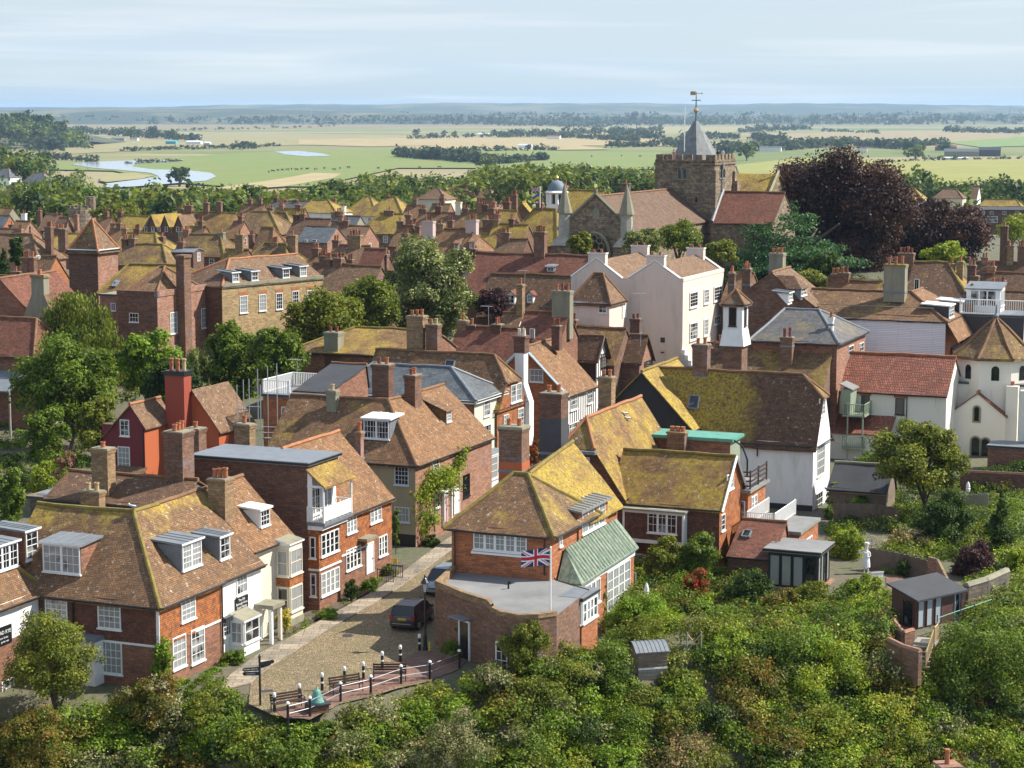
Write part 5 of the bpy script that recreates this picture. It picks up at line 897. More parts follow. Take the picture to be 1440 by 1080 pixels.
b = MB(); b.poly([(-h.w - .25, -.25, 8.9), (.25, -.25, 8.9), (0.02, -.02, 10.4), (-h.w - .02, -.02, 10.4)], M['white']); b.poly([(.25, -.25, 8.9), (.25, 2.15, 8.9), (.02, 1.92, 10.4), (.02, -.02, 10.4)], M['white']); h.part('skirt', b)
h.fw('F', h.w / 2 - .35, 10.7, .7, 1.7, 1, 1, fr=M['wood_dark'], glass=M['glass_dark']); h.fw('R', .6, 10.7, .7, 1.7, 1, 1, fr=M['wood_dark'], glass=M['glass_dark'])
h = House('dormer_row_house', 'brown roof with three small dormers in front of the cedar', at=PD(1143, 428, 205), ze=PD(1143, 428, 205).z, zg=4, w=8.5, d=7); h.walls(M['brick_rust']).roof('y', M['roof_pink'], hr=h.he + 3.1, frac=.5, hipF=0, gut=''); h.chim(1093, 356, 380, 20, 'y', 5.0, pots=3, mat=M['cem'], depth=1.2, potm=M['pot']); h.dormer('R', 1108, 412, 1114, 424, 2, 2, cheek=M['wpaint']); h.dormer('R', 1126, 404, 1134, 417, 2, 2, style='hip', roofm=M['roof_dark']); h.chim(1029, 384, 400, 9, 'y', 5, pots=1, mat=M['brick_rust']) ; h.chim(1050, 378, 400, 12, 'y', 5, pots=2, mat=M['brick_rust'])
# --- chapel
h = House('pantiled_chapel_range', 'long white range with red pantile roof joined to the octagonal chapel', c=(1331, 554), ze=6.25, w=10.9, d=7.6); H['range'] = h
h.walls(M['chapel']).roof('x', M['pantile'], rp=(1343, 502), ridgem=M['ridge_orange'], o=.3); h.win('F', 1211, 556, 1223, 581, 1, 1, fr=M['dpaint'], glass=M['glass_dark']); h.win('F', 1259, 560, 1272, 583, 1, 1, fr=M['dpaint'], glass=M['glass_dark'])
b = MB(); b.slab((-12, -2.6, 2.5), (-4.6, -2.6, 2.5), (-4.6, -.02, 3.9), (-12, -.02, 3.9), M['pantile'], .8, .02); b.box(-11.9, -2.4, -.5, -4.7, -.03, 2.4, M['chapel']); h.part('lean_to', b); h.pipe('F', h.w - 3.6, 3, 6)
b = MB()
for x0, x1, y in ((1209, 1225, 556), (1257, 1274, 559)): u, z = h.fu('F', x0, y); u1, _ = h.fu('F', x1, y); h.fbox(b, 'F', u, u1, z, z + .2, 0, .06, M['pot'])
h.part('lintels', b)
o8 = PD(1398, 540, 194); ch = House('octagonal_chapel', 'white octagonal chapel with conical mossy roof and arched windows', cat='chapel', at=o8, ze=6.6, w=8.2, d=8)
ch.o = ch.o; r8 = 3.75; z1, z2, z3 = 6.4, 9.0, 12.5
b = MB(); b.lathe(0, 0, [(r8, 0), (r8, z2)], M['chapel'], 8, pi / 8 - A - radians(12)); ch.part('wall', b)
b = MB(); b.lathe(0, 0, [(r8 + .5, z2 - .15), (r8 + .45, z2 + .1), (2.6, 10.25), (1.2, 11.6), (.12, z3)], M['roof_mid'], 8, pi / 8 - A - radians(12)); 
for k in range(8):
    a = 2 * pi * k / 8 + pi / 8 - A - radians(12); b.tube([(cos(a) * r_, sin(a) * r_, z_ + .04) for r_, z_ in ((r8 + .5, z2), (2.6, 10.25), (1.2, 11.6), (.1, z3))], .14, M['ridge'], 6)
rf = ch.part('roof', b); b = MB(); b.lathe(0, 0, [(.28, z3 - .2), (.2, z3 + .1), (.28, z3 + .25), (.1, z3 + .5), (.06, z3 + 1.3)], M['lead'], 8); b.build('finial', rf)
for ang in (-147, -102, -57):
    a = radians(ang) - A; rr = r8 * cos(pi / 8); n_ = Vector((cos(a), sin(a), 0)); t_ = Vector((-n_.y, n_.x, 0)); Mx = Matrix((t_, -n_, Vector((0, 0, 1)))).transposed().to_4x4(); Mx.translation = n_ * rr; b = MB(); pts = [(-.36, -.03, 7.0), (.36, -.03, 7.0)] + [(.36 * cos(pi * i / 8), -.03, 8.0 + .36 * sin(pi * i / 8)) for i in range(9)]; b.poly([tuple(Mx @ Vector(p)) for p in pts], M['glass_dark']); ch.part('window', b)
bl = House('chapel_block', 'square white chapel base with gabled tile-edged wing and twin lancet windows', cat='chapel', at=P(1424, 640, 0) + LX * 1.2, ze=6.5, w=9.0, d=7.5); bl.walls(M['chapel']).roof('flat', M['felt'], o=.08); bl.pipe('F', bl.w - .35, 0, 6.3, mat=M['cem'])
gw = bl.loc(P(1373, 640, 0)); x0, x1, yf = gw.x - 2.9, gw.x + 2.6, -1.5; b = MB(); b.poly([(x0, yf, -.5), (x1, yf, -.5), (x1, yf, 3.9), (gw.x, yf, 5.8), (x0, yf, 3.6)], M['chapel']); b.poly([(x1, yf, -.5), (x1, 0, -.5), (x1, 0, 3.9), (x1, yf, 3.9)], M['chapel']); b.poly([(x0, 0, -.5), (x0, yf, -.5), (x0, yf, 3.6), (x0, 0, 3.6)], M['chapel']); bl.part('gabled_wing', b)
b = MB(); b.slab((x1 + .15, yf - .12, 3.8), (x1 + .15, 0, 3.8), (gw.x, 0, 5.95), (gw.x, yf - .12, 5.95), M['pantile'], .6, .01); b.slab((x0 - .15, 0, 3.5), (x0 - .15, yf - .12, 3.5), (gw.x, yf - .12, 5.95), (gw.x, 0, 5.95), M['pantile'], .6, .01); b.tube([(gw.x, yf - .15, 6.0), (gw.x, 0, 6.0)], .14, M['ridge_orange'], 6); bl.part('wing_roof', b)
archwin(bl, 'F', 1370, 572, 1377, 592, off=1.5); archwin(bl, 'F', 1380, 617, 1391, 650, off=1.5); archwin(bl, 'F', 1366, 615, 1377, 648, off=1.5)
b = MB(); b.box(x1 - .1, -1.0, 0, x1 + 1.0, .2, 6.6, M['chapel']); b.lathe(x1 + .4, -.3, [(.16, 6.6), (.16, 7.0)], M['pot'], 8); bl.part('chimney', b)
tf = House('teal_bow_annexe', 'brick-fronted lead-roofed entrance with tall teal arched window at the right edge', cat='annexe', at=P(1462, 668, 0), ze=2.2, w=4.6, d=3); tf.walls(M['brick']).roof('flat', M['lead'], o=.1); b = MB(); b.box(-2.4, 3.1, 0, 1, 4, 7, M['chapel']); b.poly([(-1.9, 3.05, 2.2)] + [(-1.9 + 1.9 * (1 - cos(pi * i / 16)), 3.05, 2.2 + 4.2 * sin(pi * i / 16)) for i in range(9)] + [(0, 3.05, 2.2)], M['copper']); tf.part('arched_window', b)
# --- white conservatory terrace behind the chapel roof
h = House('white_bay_terrace', 'white glazed roof room and balustraded terrace on a black-painted wall', at=PD(1440, 466, 205), ze=PD(1440, 447, 205).z, zg=4, w=6.6, d=5); h.walls(M['dpaint'], M['white']).roof('flat', M['lead'], o=.1); b = MB(); z = h.he + .22; railing(b, [(-6.4, 0, z), (0, 0, z), (0, 5, z)], 1.45, M['wpaint'], .22, .05, .14, .08); h.part('balustrade', b)
b = MB(); b.box(-6.2, 2.2, z, -2.8, 4.9, z + 2.4, M['wpaint']); b.slab((-6.4, 2.0, z + 2.4), (-2.6, 2.0, z + 2.4), (-2.6, 5, z + 2.9), (-6.4, 5, z + 2.9), M['lead'], 1, 0); h.part('roof_room', b); h.fw('F', .8, z + .6, 2.6, 1.6, 3, 1, off=-2.2, lights=3); h.fw('R', 2.5, z + .6, 2.2, 1.6, 4, 1, off=-2.8, lights=4)
# ================================================================ church
A2 = radians(-25); ct = PD(1005, 222, 300)
h = House('church', 'medieval stone church with square battlemented tower, lead spire and steep tiled roofs', cat='church', at=ct, ze=24.6, zg=6.5, rot=A2, w=9.2, d=9.2); H['church'] = h
h.walls(M['stone'], name='tower'); h.endwalls(); he = h.he; b = MB()
for f, L in (('F', 9.2), ('R', 9.2), ('L', 9.2), ('B', 9.2)):
    h.fbox(b, f, -.12, L + .12, he - .5, he - .2, 0, .14, M['stone']); h.fbox(b, f, 0, L, he - .2, he + .25, -.45, .0, M['stone'])
    n = 6
    for i in range(n): u = L * (i + .12) / n; h.fbox(b, f, u, u + L / n * .62, he + .25, he + 1.0, -.45, .01, M['stone'])
h.part('battlements', b); b = MB(); h.fbox(b, 'R', 8.0, 9.4, 0, he - 3, 0, .8, M['stone']); h.fbox(b, 'R', 8.1, 9.3, he - 3, he - 1.6, 0, .35, M['stone']); h.fbox(b, 'L', -.1, 1.2, 0, he - 4, 0, .7, M['stone']); h.fbox(b, 'R', -.15, .9, 0, he - 1.2, 0, .25, M['stone']); h.part('buttresses', b)
b = MB(); zc = PD(978, 170, 304.5).z - 6.5; b.lathe(-4.6, 4.6, [(3.9, he - .2), (3.75, he + .1), (.28, zc)], M['spire'], 8, pi / 8); sp = h.part('spire', b)
b = MB(); b.tube([(-4.6, 4.6, zc - .3), (-4.6, 4.6, zc + 4.2)], .16, M['lead'], 6, .05); b.lathe(-4.6, 4.6, [(.05, zc + 1.1), (.3, zc + 1.25), (.42, zc + 1.5), (.3, zc + 1.75), (.05, zc + 1.9)], M['pot_buff'], 8); b.tube([(-5.3, 4.6, zc + 3.0), (-3.9, 4.6, zc + 3.0)], .06, M['dpaint'], 4); b.tube([(-4.6, 3.9, zc + 3.0), (-4.6, 5.3, zc + 3.0)], .06, M['dpaint'], 4); b.box(-5.5, 4.57, zc + 3.75, -4.7, 4.63, zc + 4.3, M['pot_buff']); b.tube([(-5.4, 4.6, zc + 4.0), (-3.6, 4.6, zc + 4.0)], .05, M['pot_buff'], 4); b.lathe(-3.7, 4.6, [(.02, zc + 3.85), (.14, zc + 4.0), (.02, zc + 4.15)], M['pot_buff'], 6); b.build('weathervane', sp)
def twin(f, x0, y0, x1, y1, n=2):
    u0, z0 = h.fu(f, x0, y1); u1, _ = h.fu(f, x1, y1); _, zt = h.fu(f, x0, y0); w = (u1 - u0) / n; b = MB(); h.fbox(b, f, u0 - .15, u1 + .15, z0 - .2, z0 - .02, 0, .12, M['cem'])
    for i in range(n):
        a = u0 + w * i + .1; e = a + w - .2; m_ = (a + e) / 2; b.poly([h.fp(f, a, .02, z0), h.fp(f, e, .02, z0), h.fp(f, e, .02, zt - .5), h.fp(f, m_, .02, zt), h.fp(f, a, .02, zt - .5)], M['glass_dark'])
        for q, s_ in ((a, e), (e, a)): b.tube([h.fp(f, q, .05, z0), h.fp(f, q, .05, zt - .5), h.fp(f, m_, .05, zt + .05)], .09, M['cem'], 4)
    h.part('belfry_window', b)
twin('F', 952, 235, 967, 251); twin('R', 1012, 236, 1019, 250); twin('F', 976, 275, 983, 284, 1); b = MB(); b.tube([h.fp('R', 3.0, .15, 2), h.fp('R', 3.0, .15, he - 1)], .12, M['lead'], 5); b.box(.05, 2.7, he - 1, .4, 3.3, he - .4, M['lead']); h.part('drainpipe', b)
# transept towards the camera
zr = PD(946, 266, 302).z - 6.5; xr = h.hit(946, 266, 'y', 0).x; hw = 5.6; zE = zr - 4.6; L = 29.0
b = MB(); b.slab((xr + hw, -L, zE), (xr + hw, 0, zE), (xr, 0, zr), (xr, -L, zr), M['roof_nave'], 1.5, .03); b.slab((xr - hw, 0, zE), (xr - hw, -L, zE), (xr, -L, zr), (xr, 0, zr), M['roof_pink'], 1.5, .03); b.tube([(xr, -L, zr + .05), (xr, 0, zr + .05)], .16, M['ridge'], 6); h.part('transept_roof', b)
b = MB(); w_ = hw - .3; b.poly([(xr - w_, -L, -2), (xr + w_, -L, -2), (xr + w_, -L, zE), (xr, -L, zr + .2), (xr - w_, -L, zE)], M['stone']); b.poly([(xr + w_, -L, -2), (xr + w_, 0, -2), (xr + w_, 0, zE), (xr + w_, -L, zE)], M['stone']); b.poly([(xr - w_, 0, -2), (xr - w_, -L, -2), (xr - w_, -L, zE), (xr - w_, 0, zE)], M['stone'])
b.box(xr - hw - .1, -L - .5, -2, xr + hw + .1, -L - .02, zE - 4.3, M['stone']); h.part('transept', b)
b = MB()
for sg_ in (-1, 1): b.tube([(xr + sg_ * hw, -L - .1, zE + .1), (xr, -L - .1, zr + .4)], .22, M['cem'], 4)
b.box(xr - .15, -L - .2, zr + .3, xr + .15, -L + .1, zr + 1.0, M['cem']); b.poly([(xr - .5, -L - .05, zr - 3), (xr + .5, -L - .05, zr - 3), (xr + .5, -L - .05, zr - 2), (xr, -L - .05, zr - 1.3), (xr - .5, -L - .05, zr - 2)], M['cem']); h.part('gable_coping', b)
b = MB(); zw = zE - 3.2; nseg = 20; pts = [(xr - 2.2, zw - 2)] + [(xr - 2.2 * cos(pi * i / nseg), zw + 3.0 * sin(pi * i / nseg)) for i in range(nseg + 1)] + [(xr + 2.2, zw - 2)]; b.poly([(x, -L - .54, z) for x, z in pts], M['glass_dark'])
b.tube([(x, -L - .6, z) for x, z in pts], .22, M['cem'], 5)
for k in range(8): a = 2 * pi * k / 8; cx_, cz_ = xr + 1.05 * cos(a), zw + 1.2 + 1.05 * sin(a); b.tube([(cx_ + .42 * cos(t * pi / 5), -L - .6, cz_ + .42 * sin(t * pi / 5)) for t in range(11)], .08, M['cem'], 4)
b.tube([(xr, -L - .6, zw - 2), (xr, -L - .6, zw + .0)], .1, M['cem'], 4); b.box(xr - 2.4, -L - .62, zw - 2.2, xr + 2.4, -L - .4, zw - 2, M['cem']); h.part('rose_window', b)
for sg_ in (-1, 1):
    x = xr + sg_ * 4.5; b = MB(); b.box(x - 1.4, -L - 1.4, -2, x + 1.4, -L + 1.0, zE - 2.0, M['stone']); b.box(x - 1.5, -L - 1.5, zE - 3.4, x + 1.5, -L + 1.1, zE - 3.1, M['cem'])
    b.lathe(x, -L - .2, [(2.05, zE - 2.0), (1.3, zE - 1.1), (1.0, zE - .8)], M['pale_stone'], 4, pi / 4); b.lathe(x, -L - .2, [(.85, zE - 1.1), (.8, zE + 2.5)], M['pale_stone'], 8, pi / 8); b.lathe(x, -L - .2, [(1.05, zE + 2.3), (1.0, zE + 2.6), (.06, zE + 6.3)], M['cem'], 8, pi / 8); h.part('turret', b)
# chancel to the right and the golden aisle roof behind
b = MB(); zc_ = PD(1040, 271, 300).z - 6.5; ze_ = PD(1030, 314, 297).z - 6.5; b.slab((.3, -1.8, ze_), (9.5, -1.8, ze_), (9.5, 3.8, zc_), (.3, 3.8, zc_), M['roof_red'], 1.5, .03); b.slab((9.5, 9.4, ze_), (.3, 9.4, ze_), (.3, 3.8, zc_), (9.5, 3.8, zc_), M['roof_red'], 1.5, .03); b.tube([(.3, 3.8, zc_ + .05), (9.5, 3.8, zc_ + .05)], .15, M['ridge'], 6); b.tube([(.35, -1.8, ze_ + .2), (.1, 3.6, zc_ + .35)], .25, M['lead'], 5); h.part('chancel_roof', b)
b = MB(); b.box(.02, -1.5, -3, 9.4, 9.1, ze_ + .1, M['stone']); b.poly([(9.4, -1.5, ze_ + .1), (9.4, 9.1, ze_ + .1), (9.4, 3.8, zc_ - .1)], M['stone']); h.part('chancel', b); u, z = h.hit(1064, 330, 'y', -1.5).xz; b = MB(); b.poly([(u - .6, -1.53, z - 1.8), (u + .6, -1.53, z - 1.8), (u + .6, -1.53, z + .6), (u, -1.53, z + 1.5), (u - .6, -1.53, z + .6)], M['glass_dark']); b.tube([(u - .65, -1.56, z - 1.8), (u - .65, -1.56, z + .6), (u, -1.56, z + 1.6), (u + .65, -1.56, z + .6), (u + .65, -1.56, z - 1.8)], .13, M['cem'], 4); h.part('window', b)
b = MB(); q = h.hit(1042, 244, 'y', 20); z2_ = q.z; b.slab((q.x - 4, 14, z2_ - 4.2), (q.x + 6.3, 14, z2_ - 4.2), (q.x + 6.3, 20, z2_), (q.x - 4, 20, z2_), M['roof_gold'], 1.5, .03); b.slab((q.x + 6.3, 26, z2_ - 4.2), (q.x - 4, 26, z2_ - 4.2), (q.x - 4, 20, z2_), (q.x + 6.3, 20, z2_), M['roof_gold'], 1.5, .03); h.part('aisle_roof', b)
b = MB(); x = q.x + 6.0; b.poly([(x, 14, -2), (x, 26, -2), (x, 26, z2_ - 4), (x, 20, z2_ + .3), (x, 14, z2_ - 4)], M['stone']); b.poly([(q.x - 3.8, 14.3, -2), (x, 14.3, -2), (x, 14.3, z2_ - 4), (q.x - 3.8, 14.3, z2_ - 4)], M['stone']); b.tube([(x, 14, z2_ - 4), (x, 20, z2_ + .4)], .25, M['cem'], 4); b.tube([(x, 20, z2_ + .2), (x, 20, z2_ + 1.9)], .12, M['cem'], 5); b.tube([(x - .55, 19.8, z2_ + 1.3), (x + .55, 20.2, z2_ + 1.3)], .12, M['cem'], 5); h.part('aisle', b)
fl = PD(963, 150, 304); b = MB(); b.tube([(0, 0, -3), (0, 0, fl.z - 24.5)], .08, M['wpaint'], 6); f_ = b.build('tower_flagpole'); f_.location = (fl.x, fl.y, 24.5); tag(f_, 'bare white flagpole standing on the church tower left of the spire', 'flagpole')
# ================================================================ the roofs of the old town behind
def bg(label, px, py, wpx, Y, roof='roof', wall='brick_rust', kind='x', rise=3.2, d=7.0, rot=None, hips=(0, 0), ch=(), wins=(), name='town_house', group='houses of the old town', mats=None, he=7.0, pitch=None, bgflag=True):
    """px,py: the right (or front) end of the ridge; wpx: ridge length in pixels; ch: (px, top y, base y, width px, pots, material)"""
    rt = A if rot is None else rot; rg = PD(px, py, Y); lx = Vector((cos(rt), sin(rt), 0)); ly = Vector((-sin(rt), cos(rt), 0)); wm = wpx * Y / FPX / max(.5, cos(rt))
    if kind == 'x': o = rg - ly * (d / 2) + lx * hips[1]; w, dd = wm + hips[0] + hips[1], d
    else: o = rg + lx * (d / 2) - ly * hips[1]; w, dd = d, wm
    ze = rg.z - rise; h = House(name, label, at=o, ze=ze, zg=ze - he, rot=rt, w=w, d=dd, group=group); h.bg = True
    h.walls(M[wall], z0=-6)
    kw = dict(hipL=hips[0], hipR=hips[1]) if kind == 'x' else dict(hipF=hips[1], hipB=hips[0])
    h.roof(kind, M[roof], hr=h.he + rise, step=1.6, amp=.06, gut='', o=.3, mats={k: M[v] for k, v in (mats or {}).items()}, ridgem=M['ridge_mossy'] if roof in ('roof_gold', 'roof_lichen', 'roof_mid') else M['ridge'], **kw)
    for c in ch:
        px_, top, base, wv, n, m_ = tuple(c) + ('brick_rust',) if len(c) < 6 else c
        h.chim(px_, top, base, wv, 'y' if kind == 'x' else 'x', h.d * .5 if kind == 'x' else -h.w * .5, pots=n, mat=M[m_], depth=.75 if wv < 14 else 1.0, potm=[M['pot'], M['pot_red']] if n > 1 else M['pot'], poth=.75)
    if not wins and kind in 'xy' and px > -1 and name == 'town_house':
        n_ = int(w / 3.2)
        for i_ in range(n_): h.fw('F', w * (i_ + .5) / n_ - .45, h.he - 1.9, .9, 1.3, 2, 2, sill=False)
        if not hips[1] or kind == 'y': h.fw('R', dd * .5 - .45, h.he - (1.9 if kind == 'y' else 1.5), .9, 1.25, 2, 2, sill=False)
        if kind == 'x' and wpx > 34: h.chim(px - wpx * .93, py - 7 * 330 / Y, py + 3, 8 * 330 / Y, 'y', h.d * .5, pots=1 + int(px) % 3, mat=M[('brick_rust', 'brick_dark', 'brick_rose', 'brick_buff')[int(px) % 4]], depth=.8, potm=M['pot'], poth=.7)
        if not ch: h.chim(px - wpx * .75 if kind == 'x' else px, py - 8 * 330 / Y, py + 3, 9 * 330 / Y, 'y' if kind == 'x' else 'x', h.d * .5 if kind == 'x' else -h.w * .5, pots=2, mat=M['brick_rust'], depth=.8, potm=[M['pot'], M['pot_red']], poth=.7)
    for wn in wins:
        f, x0, y0, x1, y1 = wn[:5]; h.win(f, x0, y0, x1, y1, *(wn[5:7] or (2, 2)), sill=False)
    return h
def dm(h, f, *boxes, **k):
    for b_ in boxes: h.dormer(f, *b_, 2, 2, **k)
g = bg
# left
g('pale brown tiled house left of the small dark conifer with white eaves board', 46, 330, 60, 300, 'roof_pink', 'brick_rose', hips=(0, 3.2), ch=((70, 319, 352, 10, 3), (89, 322, 345, 12, 1)), wins=(('R', 50, 352, 56, 360),))
g('small house with orange-red brick gable left of the pyramid-roofed tower', 79, 361, 22, 258, 'roof', 'brick_orange', ch=((67, 377, 390, 14, 3, 'brick_buff'),), d=5, rise=2.6)
g('low tiled roof with two thick brown chimneys left of the orange gable', 60, 392, 40, 235, 'roof_red', 'brick_rust', ch=((38, 362, 392, 10, 2), (47, 362, 392, 9, 1)), d=6)
g('first of two little lit gables at the left edge under the wooded slope', 14, 303, 20, 395, 'slate', 'brick_orange', rise=3.2, ch=((2, 316, 328, 8, 1, 'brick_buff'),))
g('second little gable with yellow chimney near the left edge', 43, 311, 22, 390, 'roof', 'brick_rose', rise=2.8, ch=((42, 318, 326, 7, 1, 'brick_buff'), (17, 316, 328, 7, 1, 'brick_dark')))
g('lichened roof in the top left corner of the town below grey walls', 18, 292, 40, 450, 'roof_mid', 'cem', ch=((34, 300, 312, 7, 2, 'white'),))
g('broad roof with pink tiles beside the round stone gate tower', 87, 301, 24, 450, 'roof_pink', 'brick_dark', ch=((56, 296, 310, 6, 2), (80, 302, 312, 5, 1)))
g('dark tiled roof directly left of the round stone gate tower', 98, 306, 16, 440, 'roof_dark', 'brick_dark', hips=(1, 1), ch=((108, 302, 318, 6, 1, 'brick_rose'),))
g('low house with tall twin chimney left of the dark tiled roof', 30, 322, 34, 350, 'roof_pink', 'brick_rust', ch=((29, 322, 334, 7, 2, 'brick_rose'),))
g('house with golden strip of roof behind the tall chimney left of the pyramid', 118, 329, 46, 330, 'roof_gold', 'brick_rust', rise=2.4)
# three gables
b3 = PD(262, 327, 400)
g('long lichen-gold range with two dark dormers right of the triple gable', 332, 299, 84, 402, 'roof_lichen', 'brick', ch=((266, 289, 303, 11, 1), (291, 285, 300, 7, 1), (309, 284, 300, 7, 1)), rise=4.0, d=9, wins=())
tg = House('triple_gable_house', 'dark red-brick building with three front gables and golden side roof', at=PD(261, 327, 398), ze=PD(261, 327, 398).z, zg=-2, w=9.0, d=9, group='houses of the old town'); tg.bg = True; tg.walls(M['brick_dark'], z0=-5); b = MB()
for i in range(3):
    x1 = -3.05 * i; x0 = x1 - 3.0; xm = (x0 + x1) / 2; tg.wmb.poly([(x0, 0, tg.he), (x1, 0, tg.he), (xm, 0, tg.he + 3.2)], M['brick_dark']); b.slab((x1, -.2, tg.he), (x1, 10, tg.he), (xm, 10, tg.he + 3.3), (xm, -.2, tg.he + 3.3), M['roof_gold'] if i else M['roof_pink'], 1.5, .03); b.slab((x0, 10, tg.he), (x0, -.2, tg.he), (xm, -.2, tg.he + 3.3), (xm, 10, tg.he + 3.3), M['roof_gold'], 1.5, .03)
tg.part('roof', b); tg.endwalls()
for x in (205, 215, 224, 234, 250): tg.win('F', x - 2, 319, x + 2, 326, 1, 2, sill=False)
g('golden lichened roof ending in a black hung gable left of the triple gable', 209, 304, 42, 405, 'roof_gold', 'black_board', rise=4, d=9, ch=((160, 314, 334, 7, 1, 'brick_rose'),))
g('house with golden hipped roof and red chimney in front of the triple gable', 219, 328, 46, 340, 'roof_gold', 'brick_rust', hips=(0, 2.5), ch=((194, 322, 341, 9, 3), (229, 333, 345, 6, 2)), rise=2.6)
g('mossy olive hipped roof just right of the pyramid-roofed tower', 229, 344, 56, 300, 'roof_mid', 'brick_rust', hips=(0, 2.8), rise=2.6)
g('brown lichened roof between a pair of cement chimneys', 310, 330, 50, 330, 'roof_mid', 'brick_dark', ch=((256, 326, 348, 8, 1, 'cem'), (312, 327, 356, 9, 1, 'cem')), rise=3.0, hips=(0, 2.6))
g('low flat lead-roofed block in front of the pair of cement chimneys', 279, 349, 32, 300, 'lead', 'brick_dark', rise=.4, d=3)
# middle left
g('olive hipped house with white-streaked roof and sunlit brick side', 380, 298, 30, 385, 'roof_mid', 'brick', hips=(3.5, 4.5), rise=3.6, d=9, ch=((376, 303, 316, 9, 2, 'brick_dark'),), wins=(('R', 393, 321, 400, 330, 3, 2),))
g('mossy roof tucked behind the olive hipped house', 402, 299, 28, 410, 'roof_mid', 'brick_rust', hips=(0, 4), rise=4)
g('tall-chimneyed house with golden slope behind the mossy roofs', 430, 294, 36, 430, 'roof_gold', 'brick_rust', ch=((420, 288, 310, 8, 1),), rise=4)
g('broad grey-slated house with two chimneys near the wood', 437, 283, 52, 480, 'slate_lichen', 'cem', hips=(3, 4), ch=((402, 281, 292, 6, 1, 'brick_rose'), (416, 281, 292, 6, 1)), rise=3.4, d=10)
g('white timber-fretted house with golden pediment roof near the wood', 462, 282, 24, 470, 'roof_gold', 'white', kind='x', hips=(1, 4), rise=2.4, d=8, ch=((483, 290, 300, 6, 1, 'white'),), wins=(('F', 451, 292, 457, 300, 2, 2),))
g('long brown tile roof in front of the golden-roofed white house', 465, 308, 52, 370, 'roof_dark', 'brick_rust', rise=3.0)
g('grey-roofed house with row of pale blue dormers', 474, 319, 44, 335, 'slate', 'brick_rose', rise=2.2, ch=((433, 326, 340, 6, 1, 'brick_rose'), (453, 328, 343, 13, 4, 'brick_buff')), wins=(('F', 428, 330, 432, 337), ('F', 439, 329, 445, 337)))
g('house with blunt brown hip and thick rear chimney under the slate dormers', 400, 343, 30, 280, 'roof_mid', 'brick_rust', hips=(1.5, 2), rise=2.2, d=5, ch=((387, 341, 356, 10, 3, 'brick_buff'), (412, 331, 354, 12, 1, 'brick_buff')))
g('small steep brown roof with three pots above the yellow-brick house', 385, 320, 18, 330, 'roof', 'brick_dark', hips=(0, 1), rise=3.4, d=6, ch=((374, 333, 345, 9, 2, 'brick_rose'), (354, 330, 342, 7, 2)))
g('low roofs with a leaning square stack behind the yellow-brick house ridge', 350, 352, 34, 265, 'roof_lichen', 'brick_rust', rise=2, d=5, ch=((338, 330, 356, 12, 1, 'brick_buff'),))
g('reddish roof dropping from the ridge at the right of the yellow-brick house', 536, 374, 80, 240, 'roof_pink', 'brick_rust', rise=4.2, d=9)
g('brown roof with short chimney behind the round black cowl', 484, 358, 42, 262, 'roof', 'brick_rust', hips=(1.5, 0), rise=2.8, d=6, ch=((493, 365, 378, 9, 2),))
g('house with massive brick chimney of four red pots left of the white poplar', 520, 346, 50, 275, 'roof_pink', 'brick_rust', ch=((500, 331, 362, 20, 4, 'brick_buff'),), rise=2.5)
g('red-tiled gable right beside the massive four-pot chimney', 543, 350, 30, 258, 'roof_red', 'brick_dark', kind='x', rise=3.6, d=7, ch=((543, 358, 376, 6, 1),))
g('pale tiled row with small gable below the golden swept roof', 520, 318, 44, 350, 'roof_pink', 'brick_rose', rise=2.6)
g('blue-grey slated shed roof left of the golden swept roof', 507, 304, 40, 400, 'slate', 'cem', rise=3.2, d=8)
g('golden swept roof with wide brown chimney at its top', 568, 301, 34, 380, 'roof_gold', 'stone', rise=3.2, hips=(2.5, 0), ch=((548, 296, 308, 14, 1),), d=8)
g('left of two golden hipped houses by the wood with white side wall', 521, 277, 8, 500, 'roof_gold', 'white', hips=(4, 4), rise=4.0, d=10, ch=((517, 279, 292, 5, 1),))
g('right of two golden hipped houses by the wood', 556, 277, 12, 495, 'roof_gold', 'white', hips=(4, 4.5), rise=4.2, d=10, ch=((547, 276, 284, 5, 1),))
g('brown house with a row of chimneys behind the pink stack', 660, 300, 70, 380, 'roof', 'brick_rust', ch=((595, 294, 318, 11, 3), (617, 290, 318, 9, 2, 'brick_dark'), (645, 284, 300, 8, 1, 'cpaint'), (655, 293, 318, 9, 2)), rise=3.0)
g('brown-tiled house under the grey lead flat behind the poplar', 600, 318, 40, 340, 'roof', 'brick_rust', rise=3.0, ch=((575, 302, 316, 8, 1), (634, 310, 326, 8, 2)))
g('house with fat pink-painted chimney rising behind the white poplar', 608, 336, 40, 300, 'roof_pink', 'brick_rose', ch=((603, 311, 338, 17, 2, 'pink_chim'),), rise=3)
h = g('tan-roofed house with two small white dormers right of the white poplar', 663, 323, 46, 285, 'roof_warm', 'brick_rust', hips=(0, 3.2), rise=4.2, d=9, ch=((664, 309, 332, 16, 3, 'pink_chim'),)); dm(h, 'F', (639, 342, 645, 351), (660, 340, 667, 350), style='cat', roofm=M['roof_warm'])
g('brown house with big square mossy chimney left of the large golden roof', 700, 322, 30, 310, 'roof_mid', 'brick_rust', ch=((687, 309, 345, 14, 2), (700, 301, 318, 8, 2)), rise=3)
g('large golden lichened roof below the flags', 743, 316, 48, 300, 'roof_gold', 'brick_rust', rise=4.6, d=10, ch=((720, 308, 318, 7, 2, 'brick_dark'),))
g('small brown gable in front of the large golden roof', 742, 337, 40, 268, 'roof_pink', 'brick_dark', rise=2.4, d=5)
